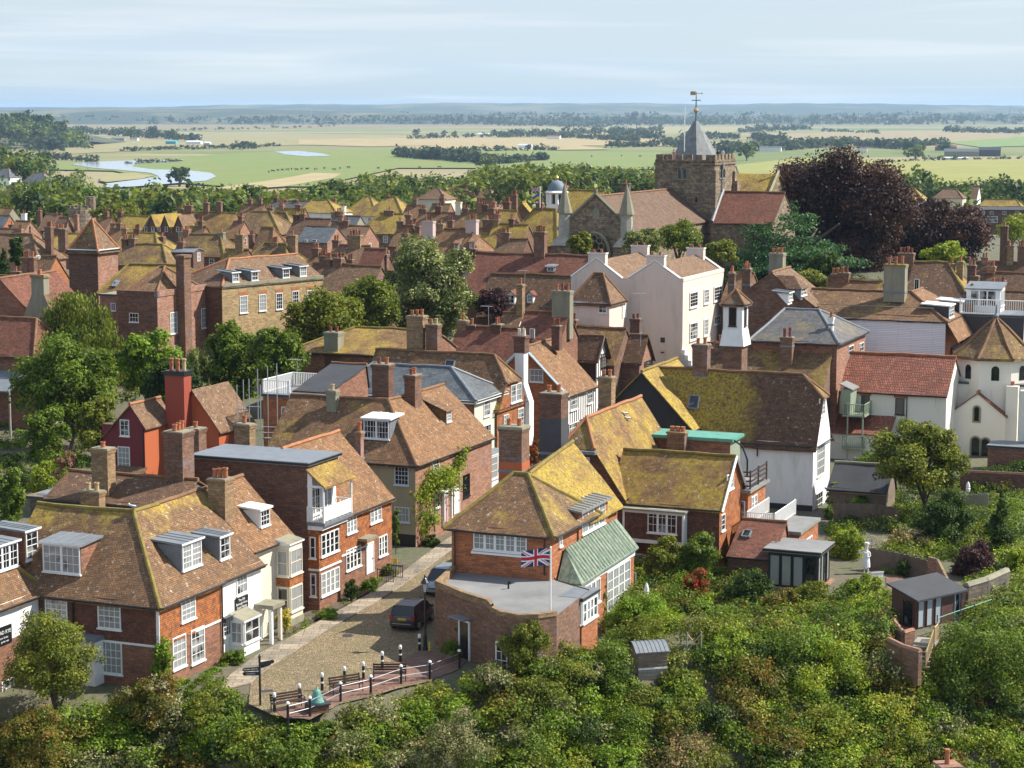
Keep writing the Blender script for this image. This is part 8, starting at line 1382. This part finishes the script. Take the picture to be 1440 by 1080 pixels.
for z, a, tx in ((2.05, pi + .1, 'TOWN CENTRE'), (1.78, pi - .12, 'CHURCH'), (2.15, .8, 'MUSEUM'), (2.3, .5, 'QUAY')):
    b = MB(); L = .85; pts = [(.05, -.1), (L, -.1), (L + .1, 0), (L, .1), (.05, .1)]; fr = [(x * cos(a) - .015 * -sin(a) * 0, x * sin(a), z + v) for x, v in pts]; n_ = Vector((-sin(a), cos(a), 0)) * .02; b.poly([tuple(Vector(p) - n_) for p in fr], M['bpaint']); b.poly([tuple(Vector(p) + n_) for p in fr][::-1], M['bpaint'])
    for i in range(5): p, q_ = Vector(fr[i]), Vector(fr[(i + 1) % 5]); b.poly([tuple(p - n_), tuple(p + n_), tuple(q_ + n_), tuple(q_ - n_)], M['bpaint'])
    s_ = b.build('sign_arm', r)
    if a > 2: mx_ = Matrix(((1, 0, 0, 0), (0, 0, -1, 0), (0, 1, 0, 0), (0, 0, 0, 1))).copy(); mx_ = Matrix.Rotation(a - pi, 4, 'Z') @ Matrix(((1, 0, 0, 0), (0, 0, -1, 0), (0, 1, 0, 0), (0, 0, 0, 1))); mx_.translation = Vector((.48 * cos(a), .48 * sin(a), z)) + Vector((sin(a), -cos(a), 0)) * -.026; text(tx, .11, M['wpaint'], mx_, s_)
r = thing('street_lamp', P(598, 914, 0), 'black Victorian street lamp with glass lantern in front of the parked cars', 'street lamp'); b = MB(); b.lathe(0, 0, [(.17, 0), (.17, .12), (.12, .2), (.12, .8), (.09, .95), (.06, 1.1), (.05, 3.4), (.08, 3.45), (.04, 3.55)], M['bpaint'], 12); b.tube([(-.3, 0, 3.2), (.3, 0, 3.2)], .02, M['bpaint'], 5); b.build('post', r); b = MB(); b.lathe(0, 0, [(.10, 3.55), (.21, 4.1)], m_plain('lantern_glass', (.5, .5, .48), .05, rough=.2), 4, pi / 4); lt = b.build('lantern', r); b = MB()
for k in range(4): a = pi / 4 + k * pi / 2; b.tube([(.11 * cos(a), .11 * sin(a), 3.55), (.22 * cos(a), .22 * sin(a), 4.1)], .014, M['bpaint'], 4)
b.lathe(0, 0, [(.28, 4.08), (.26, 4.13), (.12, 4.35), (.05, 4.42), (.06, 4.5), (.0, 4.65)], M['bpaint'], 8, pi / 8); b.build('hood', lt)
r = thing('traffic_marker', P(604, 916, 0), 'small yellow marker post at the foot of the street lamp', 'marker post'); b = MB(); b.lathe(0, 0, [(.07, 0), (.06, .5), (.03, .56)], m_plain('yellow_paint', (.6, .5, .03), .1), 8); b.build('post', r); b = MB(); b.lathe(0, 0, [(.11, 0), (.11, .04)], M['bpaint'], 8); b.build('base', r)
b = MB(); b.box(-.32, -.22, .0, .32, .22, .012, M['dpaint']); o = b.build('drain_cover'); o.location = P(376, 972, 0) + Vector((0, 0, .016)); o.rotation_euler = (0, 0, .3); tag(o, 'dark rectangular drain cover on the cobbles right of the fingerpost', 'drain cover')
b = MB(); b.lathe(0, 0, [(.36, 0), (.36, .012)], M['dpaint'], 16); o = b.build('manhole_cover'); o.location = P(489, 894, 0) + Vector((0, 0, .016)); tag(o, 'round dark manhole cover in the middle of the cobbles', 'manhole cover')
r = thing('yellow_sign', P(556, 812, 0), 'small yellow and white notice on a stake by the white door', 'sign', A); b = MB(); b.tube([(0, 0, 0), (0, 0, 1.3)], .025, M['bpaint'], 5); b.build('stake', r); b = MB(); b.box(-.16, -.03, .95, .16, -.01, 1.35, m_plain('sign_yellow', (.75, .5, .03), .05)); b.box(-.16, -.03, .6, .16, -.01, .949, M['bluepaint']); b.build('board', r)
r = thing('iron_railing', P(527, 818, 0), 'thin black iron handrail up the steps of the white door', 'railing', A); b = MB(); railing(b, [(.2, 0, 0), (1.4, 0, 0)], .9, M['bpaint'], .15, .02, .04); railing(b, [(.2, 1.5, 0), (1.4, 1.5, 0)], .9, M['bpaint'], .15, .02, .04); b.build('rail', r)
# ---------------------------------------------------------------- cars
def car(label, p, rz, paint, Lc_=4.05, W_=1.74, H_=1.6, plate='RX08 LKE', rear_cap=1.0):
    r = thing('parked_car', p, label, 'car', rz, None); hl = Lc_ / 2
    # stations along y (rear -, front +): y, half width, sill z, waist z
    st = [(-hl, .74, .34, .80), (-hl + .05, .80, .26, .98), (-hl + .5, .86, .22, 1.0), (-.6, .87, .20, .98), (.6, .87, .20, .96), (1.1, .86, .22, .93), (1.55, .82, .24, .84), (hl - .08, .72, .28, .70), (hl, .62, .36, .58)]
    b = MB(); rings = []
    for y, hw, zs, zw in st:
        n0 = len(b.v); b.v += [(-hw * .9, y, zs), (-hw, y, zs + .14), (-hw * 1.01, y, (zs + zw) / 2), (-hw * .97, y, zw - .05), (-hw * .9, y, zw), (0, y, zw + .03), (hw * .9, y, zw), (hw * .97, y, zw - .05), (hw * 1.01, y, (zs + zw) / 2), (hw, y, zs + .14), (hw * .9, y, zs)]; rings.append(n0)
    for a, c in zip(rings, rings[1:]):
        for k in range(10): b.face((a + k, a + k + 1, c + k + 1, c + k), paint)
        b.face((a + 10, a, c, c + 10), M['bpaint'])
    b.face(list(range(rings[0], rings[0] + 11))[::-1], paint); b.face(list(range(rings[-1], rings[-1] + 11)), paint); b.build('body', r, True)
    gs = [(-hl + .12, .76, .96, .70, 1.02), (-hl + .42, .80, .97, .64, H_ - .06), (-.3, .82, .97, .66, H_), (.45, .82, .95, .64, H_ - .05), (1.22, .78, .92, .66, .95)]; b = MB(); rings = []
    for y, hw, zw, hr_, zr in gs: n0 = len(b.v); b.v += [(-hw, y, zw), (-hr_, y, zr), (hr_, y, zr), (hw, y, zw)]; rings.append(n0)
    for a, c in zip(rings, rings[1:]):
        for k in range(3): b.face((a + k, a + k + 1, c + k + 1, c + k), M['glass_dark'])
    b.build('windows', r); b = MB()
    g1, g2, g3 = gs[1], gs[2], gs[3]; rr = [[(-g[3] - .01, g[0], g[4] - .02), (-g[3] * .8, g[0], g[4] + .035), (g[3] * .8, g[0], g[4] + .035), (g[3] + .01, g[0], g[4] - .02)] for g in (g1, g2, g3)]
    for u, v in zip(rr, rr[1:]):
        for k in range(3): b.poly([u[k], u[k + 1], v[k + 1], v[k]], paint)
    b.poly([rr[0][3], rr[0][2], rr[0][1], rr[0][0]], paint)
    for s_ in (-1, 1):
        for (ya, wa, za), (yb, wb, zb) in (((gs[0][0] - .01, gs[0][1], .97), (g1[0] - .01, g1[3], g1[4])), ((-.35, .825, .97), (-.3, .665, g2[4])), ((.5, .825, .96), (.45, .645, g3[4])), ((1.25, .78, .93), (.47, .64, g3[4])), ((-1.25, .82, .97), (-1.1, .65, H_ - .04))): b.tube([(s_ * wa, ya, za), (s_ * wb, yb, zb)], .045, paint, 5)
    b.build('roof', r)
    for s_ in (-1, 1):
        for y in (-hl + .75, hl - .82):
            wv = MB()
            for x0, x1, rad, m_ in ((.70, .88, .31, M['bpaint']),): wv.tube([(s_ * x0, y, .31), (s_ * x1, y, .31)], rad, m_, 18)
            w_o = wv.build('wheel', r); wv = MB(); wv.tube([(s_ * .86, y, .31), (s_ * .90, y, .31)], .20, M['steel'], 12); wv.build('rim', w_o)
        b = MB(); b.box(s_ * .62, -hl - .02, .72, s_ * .80, -hl + .12, 1.02, m_plain('tail_red', (.35, .01, .012), .05, rough=.2)); b.build('tail_light', r); b = MB(); b.box(s_ * .42, hl - .12, .52, s_ * .66, hl + .02, .66, m_plain('headlamp', (.7, .72, .74), .05, rough=.15)); b.build('headlight', r)
        b = MB(); b.box(s_ * .86, .95, .98, s_ * 1.02, 1.05, 1.12, paint); b.build('mirror', r)
    b = MB(); b.box(-.78, -hl - .06, .36, .78, -hl + .1, .60, paint); b.box(-.6, -hl - .075, .5, .6, -hl - .055, .53, M['steel']); b.build('bumper', r); b = MB(); b.box(-.62, hl - .1, .34, .62, hl + .05, .50, paint); b.box(-.4, hl - .05, .53, .4, hl + .03, .6, M['bpaint']); b.build('front_bumper', r)
    b = MB(); b.box(-.26, -hl - .03, .74, .26, -hl + .02, .86, m_plain('plate_yellow', (.8, .58, .02), .03, rough=.4)); pl_ = b.build('number_plate', r); m2 = Matrix(((1, 0, 0, 0), (0, 0, -1, -hl - .034), (0, 1, 0, .80), (0, 0, 0, 1))); text(plate, .11, M['bpaint'], m2, pl_)
    return r
cp_ = P(563, 889, 0); hd_v = radians(-17); fw_ = Vector((sin(-hd_v), cos(hd_v), 0)); car('dark aubergine people-carrier parked with its tail towards the square', cp_ + fw_ * 2.0 + Vector((.1, 0, .02)), hd_v, m_plain('aubergine_car_paint', (.028, .022, .028), .05, rough=.22, spec=.7))
car('pale silver-blue car parked nose-on behind the dark people-carrier', cp_ + fw_ * 11.2 - LX * 1.05 + Vector((0, 0, .02)), hd_v + pi, m_plain('silver_car_paint', (.26, .31, .36), .05, rough=.25, metal=.3), plate='GK12 NDF')
# ---------------------------------------------------------------- flags
def flag(parent, name, w, h_, fn, amp=.12, nx=60, ny=30, away=-1, dirv=(-1, 0, 0), zt=0.0, droop=.2):
    b = MB(); d_ = Vector(dirv).normalized(); n_ = Vector((-d_.y, d_.x, 0)); V = []
    for j in range(ny + 1):
        for i in range(nx + 1):
            u, v = i / nx, j / ny; p = d_ * (u * w) + n_ * (amp * u * sin(u * 8 + v * 1.2)) + Vector((0, 0, zt - (1 - v) * h_ - droop * u * u * .6 + .04 * sin(u * 7))); b.v.append(tuple(p))
    for j in range(ny):
        for i in range(nx): a = j * (nx + 1) + i; b.face((a, a + 1, a + nx + 2, a + nx + 1), fn((i + .5) / nx, (j + .5) / ny))
    return b.build(name, parent)
FB, FR_, FW = m_plain('flag_navy', (.012, .022, .12), .03), m_plain('flag_red', (.55, .012, .035), .03), m_plain('flag_white', (.82, .82, .82), .02)
def union(u, v):
    x, y = u * 60 - 30, v * 30 - 15
    if abs(x) < 3 or abs(y) < 3: return FR_
    if abs(x) < 5 or abs(y) < 5: return FW
    d1 = (x - 2 * y) / sqrt(5); d2 = (x + 2 * y) / sqrt(5)
    for d_, up_ in ((d1, x > 0), (d2, x < 0)):
        k = d_ if up_ else -d_
        if abs(d_) < 3: return FR_ if (0 < k < 2) else FW
    return FB
pp = PD(774, 905, 114.9); zt = PD(774, 771, 114.9).z; r = thing('flagpole', (pp.x, pp.y, G(pp.x, pp.y)), 'white flagpole standing in front of the flat-roofed annexe', 'flagpole'); b = MB(); b.tube([(0, 0, -.5), (0, 0, zt - r.location.z)], .06, M['wpaint'], 8, .045); b.build('pole', r); b = MB(); b.lathe(0, 0, [(.0, zt - r.location.z), (.07, zt - r.location.z + .06), (0, zt - r.location.z + .13)], M['wpaint'], 8); b.build('finial', r)
f_ = flag(None, 'union_flag', 1.62, .98, union, dirv=(-1, .12, 0), zt=0, droop=.25); f_.location = (pp.x - .05, pp.y, zt - .03); tag(f_, 'Union flag flying from the white pole before the orange brick house', 'flag')
p2 = PD(759.5, 292, 314); z2 = PD(759.5, 262, 314).z; b = MB(); b.tube([(0, 0, 0), (0, 0, z2 - p2.z)], .09, M['wpaint'], 6); r = b.build('town_flagpole'); r.location = p2; tag(r, 'white flagpole on the golden hipped roof left of the cupola', 'flagpole')
f_ = flag(None, 'union_flag', 1.25, .75, union, .1, 30, 15, dirv=(-1, .2, 0)); f_.location = (p2.x - .1, p2.y, z2 - .1); tag(f_, 'small Union flag at the top of the far flagpole', 'flag')
UB, UY = m_plain('flag_blue', (.02, .13, .45), .03), m_plain('flag_yellow', (.75, .58, .03), .03); f_ = flag(None, 'blue_yellow_flag', 1.1, .8, lambda u, v: UB if v > .5 else UY, .15, 20, 10, dirv=(-1, .2, 0), droop=.9); f_.location = (p2.x - .1, p2.y, z2 - 1.15); tag(f_, 'blue and yellow flag hanging below the small Union flag', 'flag')
# ---------------------------------------------------------------- figures: statue, people on the tower, birds, cattle
def figure(name, joints, edges, radii, mat, loc, rz):
    me = bpy.data.meshes.new(name); me.from_pydata(joints, edges, []); me.materials.append(mat); o = bpy.data.objects.new(name, me); COL.objects.link(o); o.location = loc; o.rotation_euler = (0, 0, rz)
    md = o.modifiers.new('skin', 'SKIN')
    if not me.skin_vertices: bpy.context.view_layer.objects.active = o; o.select_set(True); bpy.ops.mesh.customdata_skin_add() if hasattr(bpy.ops.mesh, 'customdata_skin_add') else None
    for i, s_ in enumerate(me.skin_vertices[0].data): s_.radius = radii[i] if isinstance(radii[i], tuple) else (radii[i],) * 2; s_.use_root = i == 0
    sb = o.modifiers.new('smooth', 'SUBSURF'); sb.levels = 1; sb.render_levels = 2; return o
def person(loc, rz, top, label=None, hair=(.05, .03, .02), arm=.0, pose='stand', mat_only=None, name='person'):
    J = [(0, 0, .95), (0, 0, 1.15), (0, 0, 1.38), (0, 0, 1.50), (0, .02, 1.60), (0, .02, 1.72), (-.10, 0, .90), (-.11, .01, .48), (-.12, 0, .06), (-.12, -.15, .03), (.10, 0, .90), (.11, .01, .48), (.12, 0, .06), (.12, -.15, .03), (-.20, 0, 1.40), (-.25, .02, 1.13), (-.24, -.08, .88), (.20, 0, 1.40), (.25, .02, 1.13), (.24, -.08, .88)]
    if pose == 'chef': J[15] = (-.34, -.12, 1.30); J[16] = (-.50, -.28, 1.52); J[18] = (.27, -.05, 1.15); J[19] = (.10, -.24, 1.10)
    E_ = [(0, 1), (1, 2), (2, 3), (3, 4), (4, 5), (0, 6), (6, 7), (7, 8), (8, 9), (0, 10), (10, 11), (11, 12), (12, 13), (2, 14), (14, 15), (15, 16), (2, 17), (17, 18), (18, 19)]
    Rr = [(.15, .11), (.14, .10), (.17, .11), .055, .095, .08, .09, .06, .045, .035, .09, .06, .045, .035, .06, .045, .035, .06, .045, .035]
    o = figure(name, J, E_, Rr, mat_only or top, loc, rz)
    if label: tag(o, label, 'person' if name == 'person' else 'statue')
    if mat_only is None: b = MB(); b.lathe(0, .03, [(.10, 1.62), (.115, 1.70), (.08, 1.79), (.0, 1.81)], m_plain('hair', hair, .1), 10); b.build('hair', o)
    return o
sw_ = m_plain('white_statue_paint', (.78, .78, .77), .06); st = person(P(1218, 806, 0), radians(-25), sw_, 'white painted statue of a chef with tall hat and raised hand', pose='chef', mat_only=sw_, name='chef_statue'); b = MB(); b.lathe(0, .02, [(.11, 1.72), (.115, 1.84), (.17, 1.92), (.15, 2.02), (.0, 2.05)], sw_, 12); b.build('hat', st); b = MB(); b.lathe(0, -.02, [(.27, .42), (.25, .7), (.20, 1.02), (.215, 1.2), (.19, 1.38)], sw_, 12); b.build('apron', st); st.scale = (1.08, 1.08, 1.08)
r = thing('dish_mirror', P(1227, 800, 0), 'round wire garden dish on a stand behind the chef statue', 'garden ornament'); b = MB(); b.tube([(0, .6, 0), (0, .6, 1.6)], .03, M['wood'], 5); b.build('stand', r); b = MB(); b.tube([(.36 * cos(2 * pi * i / 20), .55, 1.9 + .36 * sin(2 * pi * i / 20)) for i in range(21)], .03, M['pot_buff'], 6); b.tube([(.2 * cos(2 * pi * i / 16), .6, 1.9 + .2 * sin(2 * pi * i / 16)) for i in range(17)], .015, M['steel'], 5)
for i in range(8): a = pi * i / 8; b.tube([(.36 * cos(a), .56, 1.9 + .36 * sin(a)), (-.36 * cos(a), .56, 1.9 - .36 * sin(a))], .008, M['steel'], 4)
b.build('hoop', r)
r = thing('planter', P(1232, 812, 0), 'small white trough planter at the statue feet', 'planter', radians(20)); b = MB(); b.box(-.45, -.2, 0, .45, .2, .4, M['wpaint']); b.box(-.4, -.15, .4, .4, .15, .42, M['soil']); b.build('trough', r); b = MB(); b.box(-.48, -.23, .36, .48, -.2, .44, M['wpaint']); b.build('rim', r)
hch = H['church']; tw = lambda x, y, z: Matrix.Rotation(A2, 3, 'Z') @ Vector((x, y, z)) + hch.o
for x, y, lb, c_ in ((-.7, 3.2, 'person in a dark jacket looking out from the church tower battlements', (.02, .02, .03)), (-.7, 5.6, 'person in a white shirt standing by the right battlements of the tower', (.7, .7, .7)), (-6.6, .8, 'person in a pink top half hidden behind the left battlements of the tower', (.55, .25, .22))): person(tw(x, y, hch.he - .05), A2, m_plain('clothing', c_, .1), lb)
b = MB(); b.box(-8.9, .3, hch.he - .35, -.3, 8.9, hch.he - .15, M['lead']); hch.part('tower_roof', b)
def gull(loc, rz, label):
    b = MB(); b.tube([(0, -.2, .2), (0, -.08, .22), (0, .06, .24), (0, .17, .26)], .085, M['wpaint'], 8, .05); b.lathe(0, .2, [(.0, .26), (.055, .30), (.06, .35), (.0, .40)], M['wpaint'], 8); o = b.build('gull', None, True); o.location = loc; o.rotation_euler = (0, 0, rz); tag(o, label, 'gull'); b = MB(); b.tube([(.07, -.34, .2), (.08, -.1, .24), (.08, .08, .25)], .03, M['lead'], 5); b.tube([(-.07, -.34, .2), (-.08, -.1, .24), (-.08, .08, .25)], .03, M['lead'], 5); b.build('wings', o); b = MB(); b.tube([(0, .25, .34), (0, .33, .325)], .018, m_plain('beak_yellow', (.7, .45, .05), .05), 5, .006); b.build('beak', o); b = MB(); b.tube([(.03, 0, 0), (.03, 0, .18)], .01, M['pot_buff'], 4); b.tube([(-.03, 0, 0), (-.03, 0, .18)], .01, M['pot_buff'], 4); b.build('legs', o)
hk = H['corner']; v = Matrix.Rotation(A, 3, 'Z') @ Vector((-4.3, 4.2, hk.hr + .14)) + hk.o; gull(v, 1.2, 'gull perched on the ridge corner of the brick corner house')
hk = H['gold']
for px_, py_, lb in ((879, 586, 'upper of two gulls resting on the golden roof slope'), (883, 593, 'lower of two gulls resting on the golden roof slope')):
    k = hk.pl['R'][0]; lo, hi = .05, hk.w / 2
    for _ in range(40):
        m_ = (lo + hi) / 2; q = hk.hit(px_, py_, 'x', -m_)
        if q.z > hk.he + m_ * k: lo = m_
        else: hi = m_
    v = Matrix.Rotation(A, 3, 'Z') @ Vector((q.x, q.y, q.z + .05)) + hk.o; gull(v, 2.0, lb)
cb = MB(); cb.tube([(0, -1.0, 1.15), (0, -.8, 1.05), (0, 0, 1.02), (0, .8, 1.08), (0, 1.05, 1.2)], .38, M['bpaint'], 8, .30); cb.tube([(0, 1.0, 1.2), (0, 1.35, 1.3), (0, 1.65, 1.1)], .2, M['bpaint'], 6, .12)
for x in (-.2, .2):
    for y in (-.85, .85): cb.tube([(x, y, .8), (x, y + .03, .4), (x, y, 0)], .1, M['bpaint'], 5, .06)
cb.tube([(0, -1.05, 1.2), (0, -1.2, .6)], .04, M['bpaint'], 4); cow = cb.build('cow', None, True)
for i, (x, y) in enumerate(((378, 243), (384, 242), (391, 241), (397, 240.5), (404, 240), (410, 239), (417, 240), (424, 239), (432, 239), (444, 239.5), (456, 238), (470, 240), (478, 238), (490, 237), (532, 238), (590, 237), (618, 236.5), (874, 220), (900, 221), (832, 221))):
    o = cow if i == 0 else cow.copy()
    if i: COL.objects.link(o)
    o.location = P(x, y, FZ + 1.25); o.rotation_euler = (0, 0, i * 1.3); o.scale = (1.5,) * 3; tag(o, 'tiny dark cow grazing on the green meadow beyond the wood', 'cow', 'cattle on the meadow')
# ---------------------------------------------------------------- far away: pylons, boatyard, farm
b = MB(); H0 = 46
for s_ in ((-1, -1), (1, -1), (1, 1), (-1, 1)): b.tube([(s_[0] * 4, s_[1] * 4, 0), (s_[0] * 1.6, s_[1] * 1.6, 26), (s_[0] * .7, s_[1] * .7, H0)], .45, M['steel'], 4, .25)
for z in range(3, 26, 5): k = 4 - 2.4 * z / 26; k2 = 4 - 2.4 * (z + 5) / 26; b.tube([(-k, -k, z), (k2, -k2, z + 5)], .2, M['steel'], 4); b.tube([(k, -k, z), (-k2, -k2, z + 5)], .2, M['steel'], 4)
py_ = b.build('pylon'); b = MB()
for z, w_ in ((28, 7), (35, 9), (42, 6)): b.tube([(-w_, 0, z), (w_, 0, z)], .4, M['steel'], 4)
arm_ = b.build('crossarm', py_)
for i, (x, yt, yb) in enumerate(((437, 151, 171), (656, 153, 170), (848, 154, 171), (1207, 150, 171), (1420, 149, 171), (365, 156, 170))):
    o = py_ if i == 0 else py_.copy()
    if i: COL.objects.link(o); c = arm_.copy(); COL.objects.link(c); c.parent = o
    Y = H0 * FPX / (yb - yt); p = PD(x, yb, Y); o.location = p; tag(o, ('second pylon from the left on the far plain', 'pylon above the middle of the far plain', 'pylon left of the church spire', 'pylon right of the church spire above the copper beech', 'rightmost pylon against the hills', 'leftmost and faintest pylon on the far plain')[i], 'pylon', 'pylons crossing the plain')
def shed(name, label, px, py, w, d, hh, roofm, wallm, rot=-.2, z=FZ): p = P(px, py, z); r = empty(name, p, rot, label, 'shed', 'sheds on the marsh'); b = MB(); b.box(-w / 2, 0, -1, w / 2, d, hh, wallm); b.build('wall', r); b = MB(); b.poly([(-w / 2 - .4, -.4, hh), (w / 2 + .4, -.4, hh), (w / 2 + .4, d / 2, hh + d * .18), (-w / 2 - .4, d / 2, hh + d * .18)], roofm); b.poly([(w / 2 + .4, d + .4, hh), (-w / 2 - .4, d + .4, hh), (-w / 2 - .4, d / 2, hh + d * .18), (w / 2 + .4, d / 2, hh + d * .18)], roofm); b.poly([(-w / 2, 0, hh), (-w / 2, d / 2, hh + d * .17), (-w / 2, d, hh)], wallm); b.poly([(w / 2, 0, hh), (w / 2, d, hh), (w / 2, d / 2, hh + d * .17)], wallm); b.build('roof', r)
tb = m_plain('turquoise_sheet', (.08, .35, .40), .05); shed('boat_shed', 'turquoise boat shed in the yard beyond the river', 240, 203, 18, 10, 5, tb, tb); shed('boat_shed', 'long white boat shed right of the turquoise one', 272, 203, 26, 10, 4.5, M['wpaint'], M['white']); shed('boat_shed', 'small white shed at the right end of the boatyard', 291, 204, 10, 8, 4, M['wpaint'], M['bluepaint']); shed('cottage', 'white-walled cottage beside the trees left of the boatyard', 188, 198, 14, 10, 4, M['roof_red'], M['white']); shed('barn', 'dark-roofed barn left of the boatyard', 165, 199, 26, 12, 5, M['slate'], M['greenpaint'])
shed('farm_shed', 'long grey-roofed farm shed at the upper right', 1352, 220, 42, 20, 6, M['slate'], M['cem']); shed('farm_shed', 'black farm barn with pale gable at the upper right', 1392, 220, 26, 20, 8, M['dpaint'], M['cem_dark']); shed('farm_shed', 'brown-roofed farm building left of the long grey shed', 1330, 212, 30, 18, 5, M['roof_pink'], M['brick_rust']); shed('farm_shed', 'white glasshouse row in front of the farm', 1345, 225, 26, 5, 2.5, M['wpaint'], M['white']); shed('cottage', 'red-roofed cottage in trees left of the farm', 1212, 214, 14, 10, 5, M['roof_red'], M['white']); shed('barn', 'grey barn right of the church tower', 1083, 213, 30, 12, 5, M['slate'], M['white']); shed('barn', 'small white shed in the middle hay field', 738, 209, 20, 10, 5, M['bluepaint'], M['white']); shed('cottage', 'far white farmhouse with red roof right of the twin poplars', 778, 196, 26, 14, 6, M['roof_red'], M['white']); shed('caravan_row', 'row of pale caravans at the end of the plain above the cupola', 690, 191, 60, 12, 4, M['wpaint'], M['white'])
# aerials and the stray stack at the bottom
for px_, yt, yb, Y, lb in ((418, 505, 530, 176, 'television aerial on the dark roof behind the scaffold'), (687, 430, 480, 206, 'television aerial between the red-potted chimneys'), (738, 380, 440, 226, 'television aerial above the dark red-brown roof'), (901, 412, 465, 203, 'aerial mast against the pink wall')):
    t_, p = PD(px_, yt, Y), PD(px_, yb, Y); r = thing('aerial', p, lb, 'aerial', A); b = MB(); b.tube([(0, 0, -1.5), (0, 0, t_.z - p.z)], .03, M['steel'], 5); b.build('mast', r); b = MB(); z = t_.z - p.z; b.tube([(-.8, 0, z - .05), (.5, 0, z - .05)], .02, M['steel'], 4)
    for i in range(6): b.tube([(-.75 + .22 * i, -.25, z - .05), (-.75 + .22 * i, .25, z - .05)], .012, M['steel'], 4)
    b.build('antenna', r)
p = PD(1333, 1078, 104); r = thing('cottage_chimney', (p.x, p.y, p.z), 'brick chimney with one red pot poking up at the bottom right edge', 'chimney', .2); b = MB(); b.box(-.5, -.5, -5, .5, .5, .0, M['brick_rose']); b.box(-.6, -.6, 0, .6, .6, .16, M['brick_rose']); b.build('stack', r); b = MB(); b.lathe(-.05, 0, [(.14, .16), (.12, .75), (.16, .8), (.15, .95)], M['pot'], 10); b.build('chimney_pot', r)
# lawn and planting of the gardens that nobody could count
rng = np.random.default_rng(77); arrs = []; r_ = random.Random(9)
def carpet(poly, n, rr, pals, leaf=.12, per=190, z=0.0):
    leaf *= .75
    xs_, ys_ = [p[0] for p in poly], [p[1] for p in poly]
    def inside(x, y):
        c = False
        for (xa, ya), (xb, yb) in zip(poly, poly[1:] + poly[:1]):
            if (ya > y) != (yb > y) and x < (xb - xa) * (y - ya) / (yb - ya) + xa: c = not c
        return c
    k = 0
    while k < n:
        x, y = r_.uniform(min(xs_), max(xs_)), r_.uniform(min(ys_), max(ys_))
        if not inside(x, y): continue
        if clear(x, y - 14, 6) or clear(x, y, 6): k += 1; continue
        k += 1; p = P(x, y, z); g_ = max(G(p.x, p.y), z) if z else G(p.x, p.y); R = r_.uniform(*rr); arrs.append(leaf_arrays(rng, [(p.x, p.y, g_ + R * .15, R, R, R * r_.uniform(.4, .9))], per, leaf, PAL[r_.choice(pals)], 16, .2))
carpet([(1165, 745), (1440, 705), (1440, 900), (1360, 890), (1355, 840), (1300, 800), (1190, 830)], 480, (.5, 1.3), ['green', 'olive', 'dark', 'bright', 'ivy', 'grey'])
carpet([(1180, 665), (1240, 655), (1440, 690), (1440, 760), (1180, 745)], 300, (.5, 1.3), ['green', 'dark', 'olive', 'dark'])
carpet([(890, 800), (1000, 770), (1085, 815), (1190, 815), (1240, 845), (1250, 900), (1160, 905), (1060, 925), (960, 930), (905, 915), (870, 905)], 520, (.7, 1.5), ['green', 'bright', 'olive', 'ivy', 'dark', 'rust', 'green'], .12, 480)
carpet([(0, 600), (60, 590), (150, 600), (150, 700), (0, 720)], 160, (.5, 1.2), ['green', 'olive', 'dark', 'bright'], .15, 130)
carpet([(160, 560), (420, 520), (420, 600), (330, 640), (160, 620)], 140, (.6, 1.4), ['green', 'dark', 'olive'], .18, 130, z=.5)
carpet([(395, 900), (440, 876), (490, 850), (530, 826), (572, 796), (562, 794), (500, 826), (440, 866)], 60, (.15, .4), ['green', 'bright', 'olive'], .06, 120)
carpet([(300, 950), (345, 925), (340, 915), (290, 940), (280, 960)], 26, (.2, .45), ['green', 'bright'], .06, 140)
carpet([(150, 990), (235, 965), (300, 955), (345, 985), (335, 1005), (150, 1010)], 70, (.25, .7), ['green', 'olive', 'ivy'], .09, 160)
tag(leaf_mesh('garden_planting', arrs), kind='stuff')
# ================================================================ the air
b = MB(); b.box(-32000, -200, -40, 32000, 31000, 110, None)
t = NT('haze'); t.t.nodes.remove(t.b); pv_ = t.n('ShaderNodeVolumePrincipled'); pv_.inputs['Color'].default_value = (.46, .68, 1.0, 1); pv_.inputs['Density'].default_value = 4.4e-5; pv_.inputs['Anisotropy'].default_value = .2
t.l(pv_.outputs[0], [n for n in t.t.nodes if n.type == 'OUTPUT_MATERIAL'][0].inputs['Volume']); b.mats = [t.m]; tag(b.build('haze'), kind='stuff')
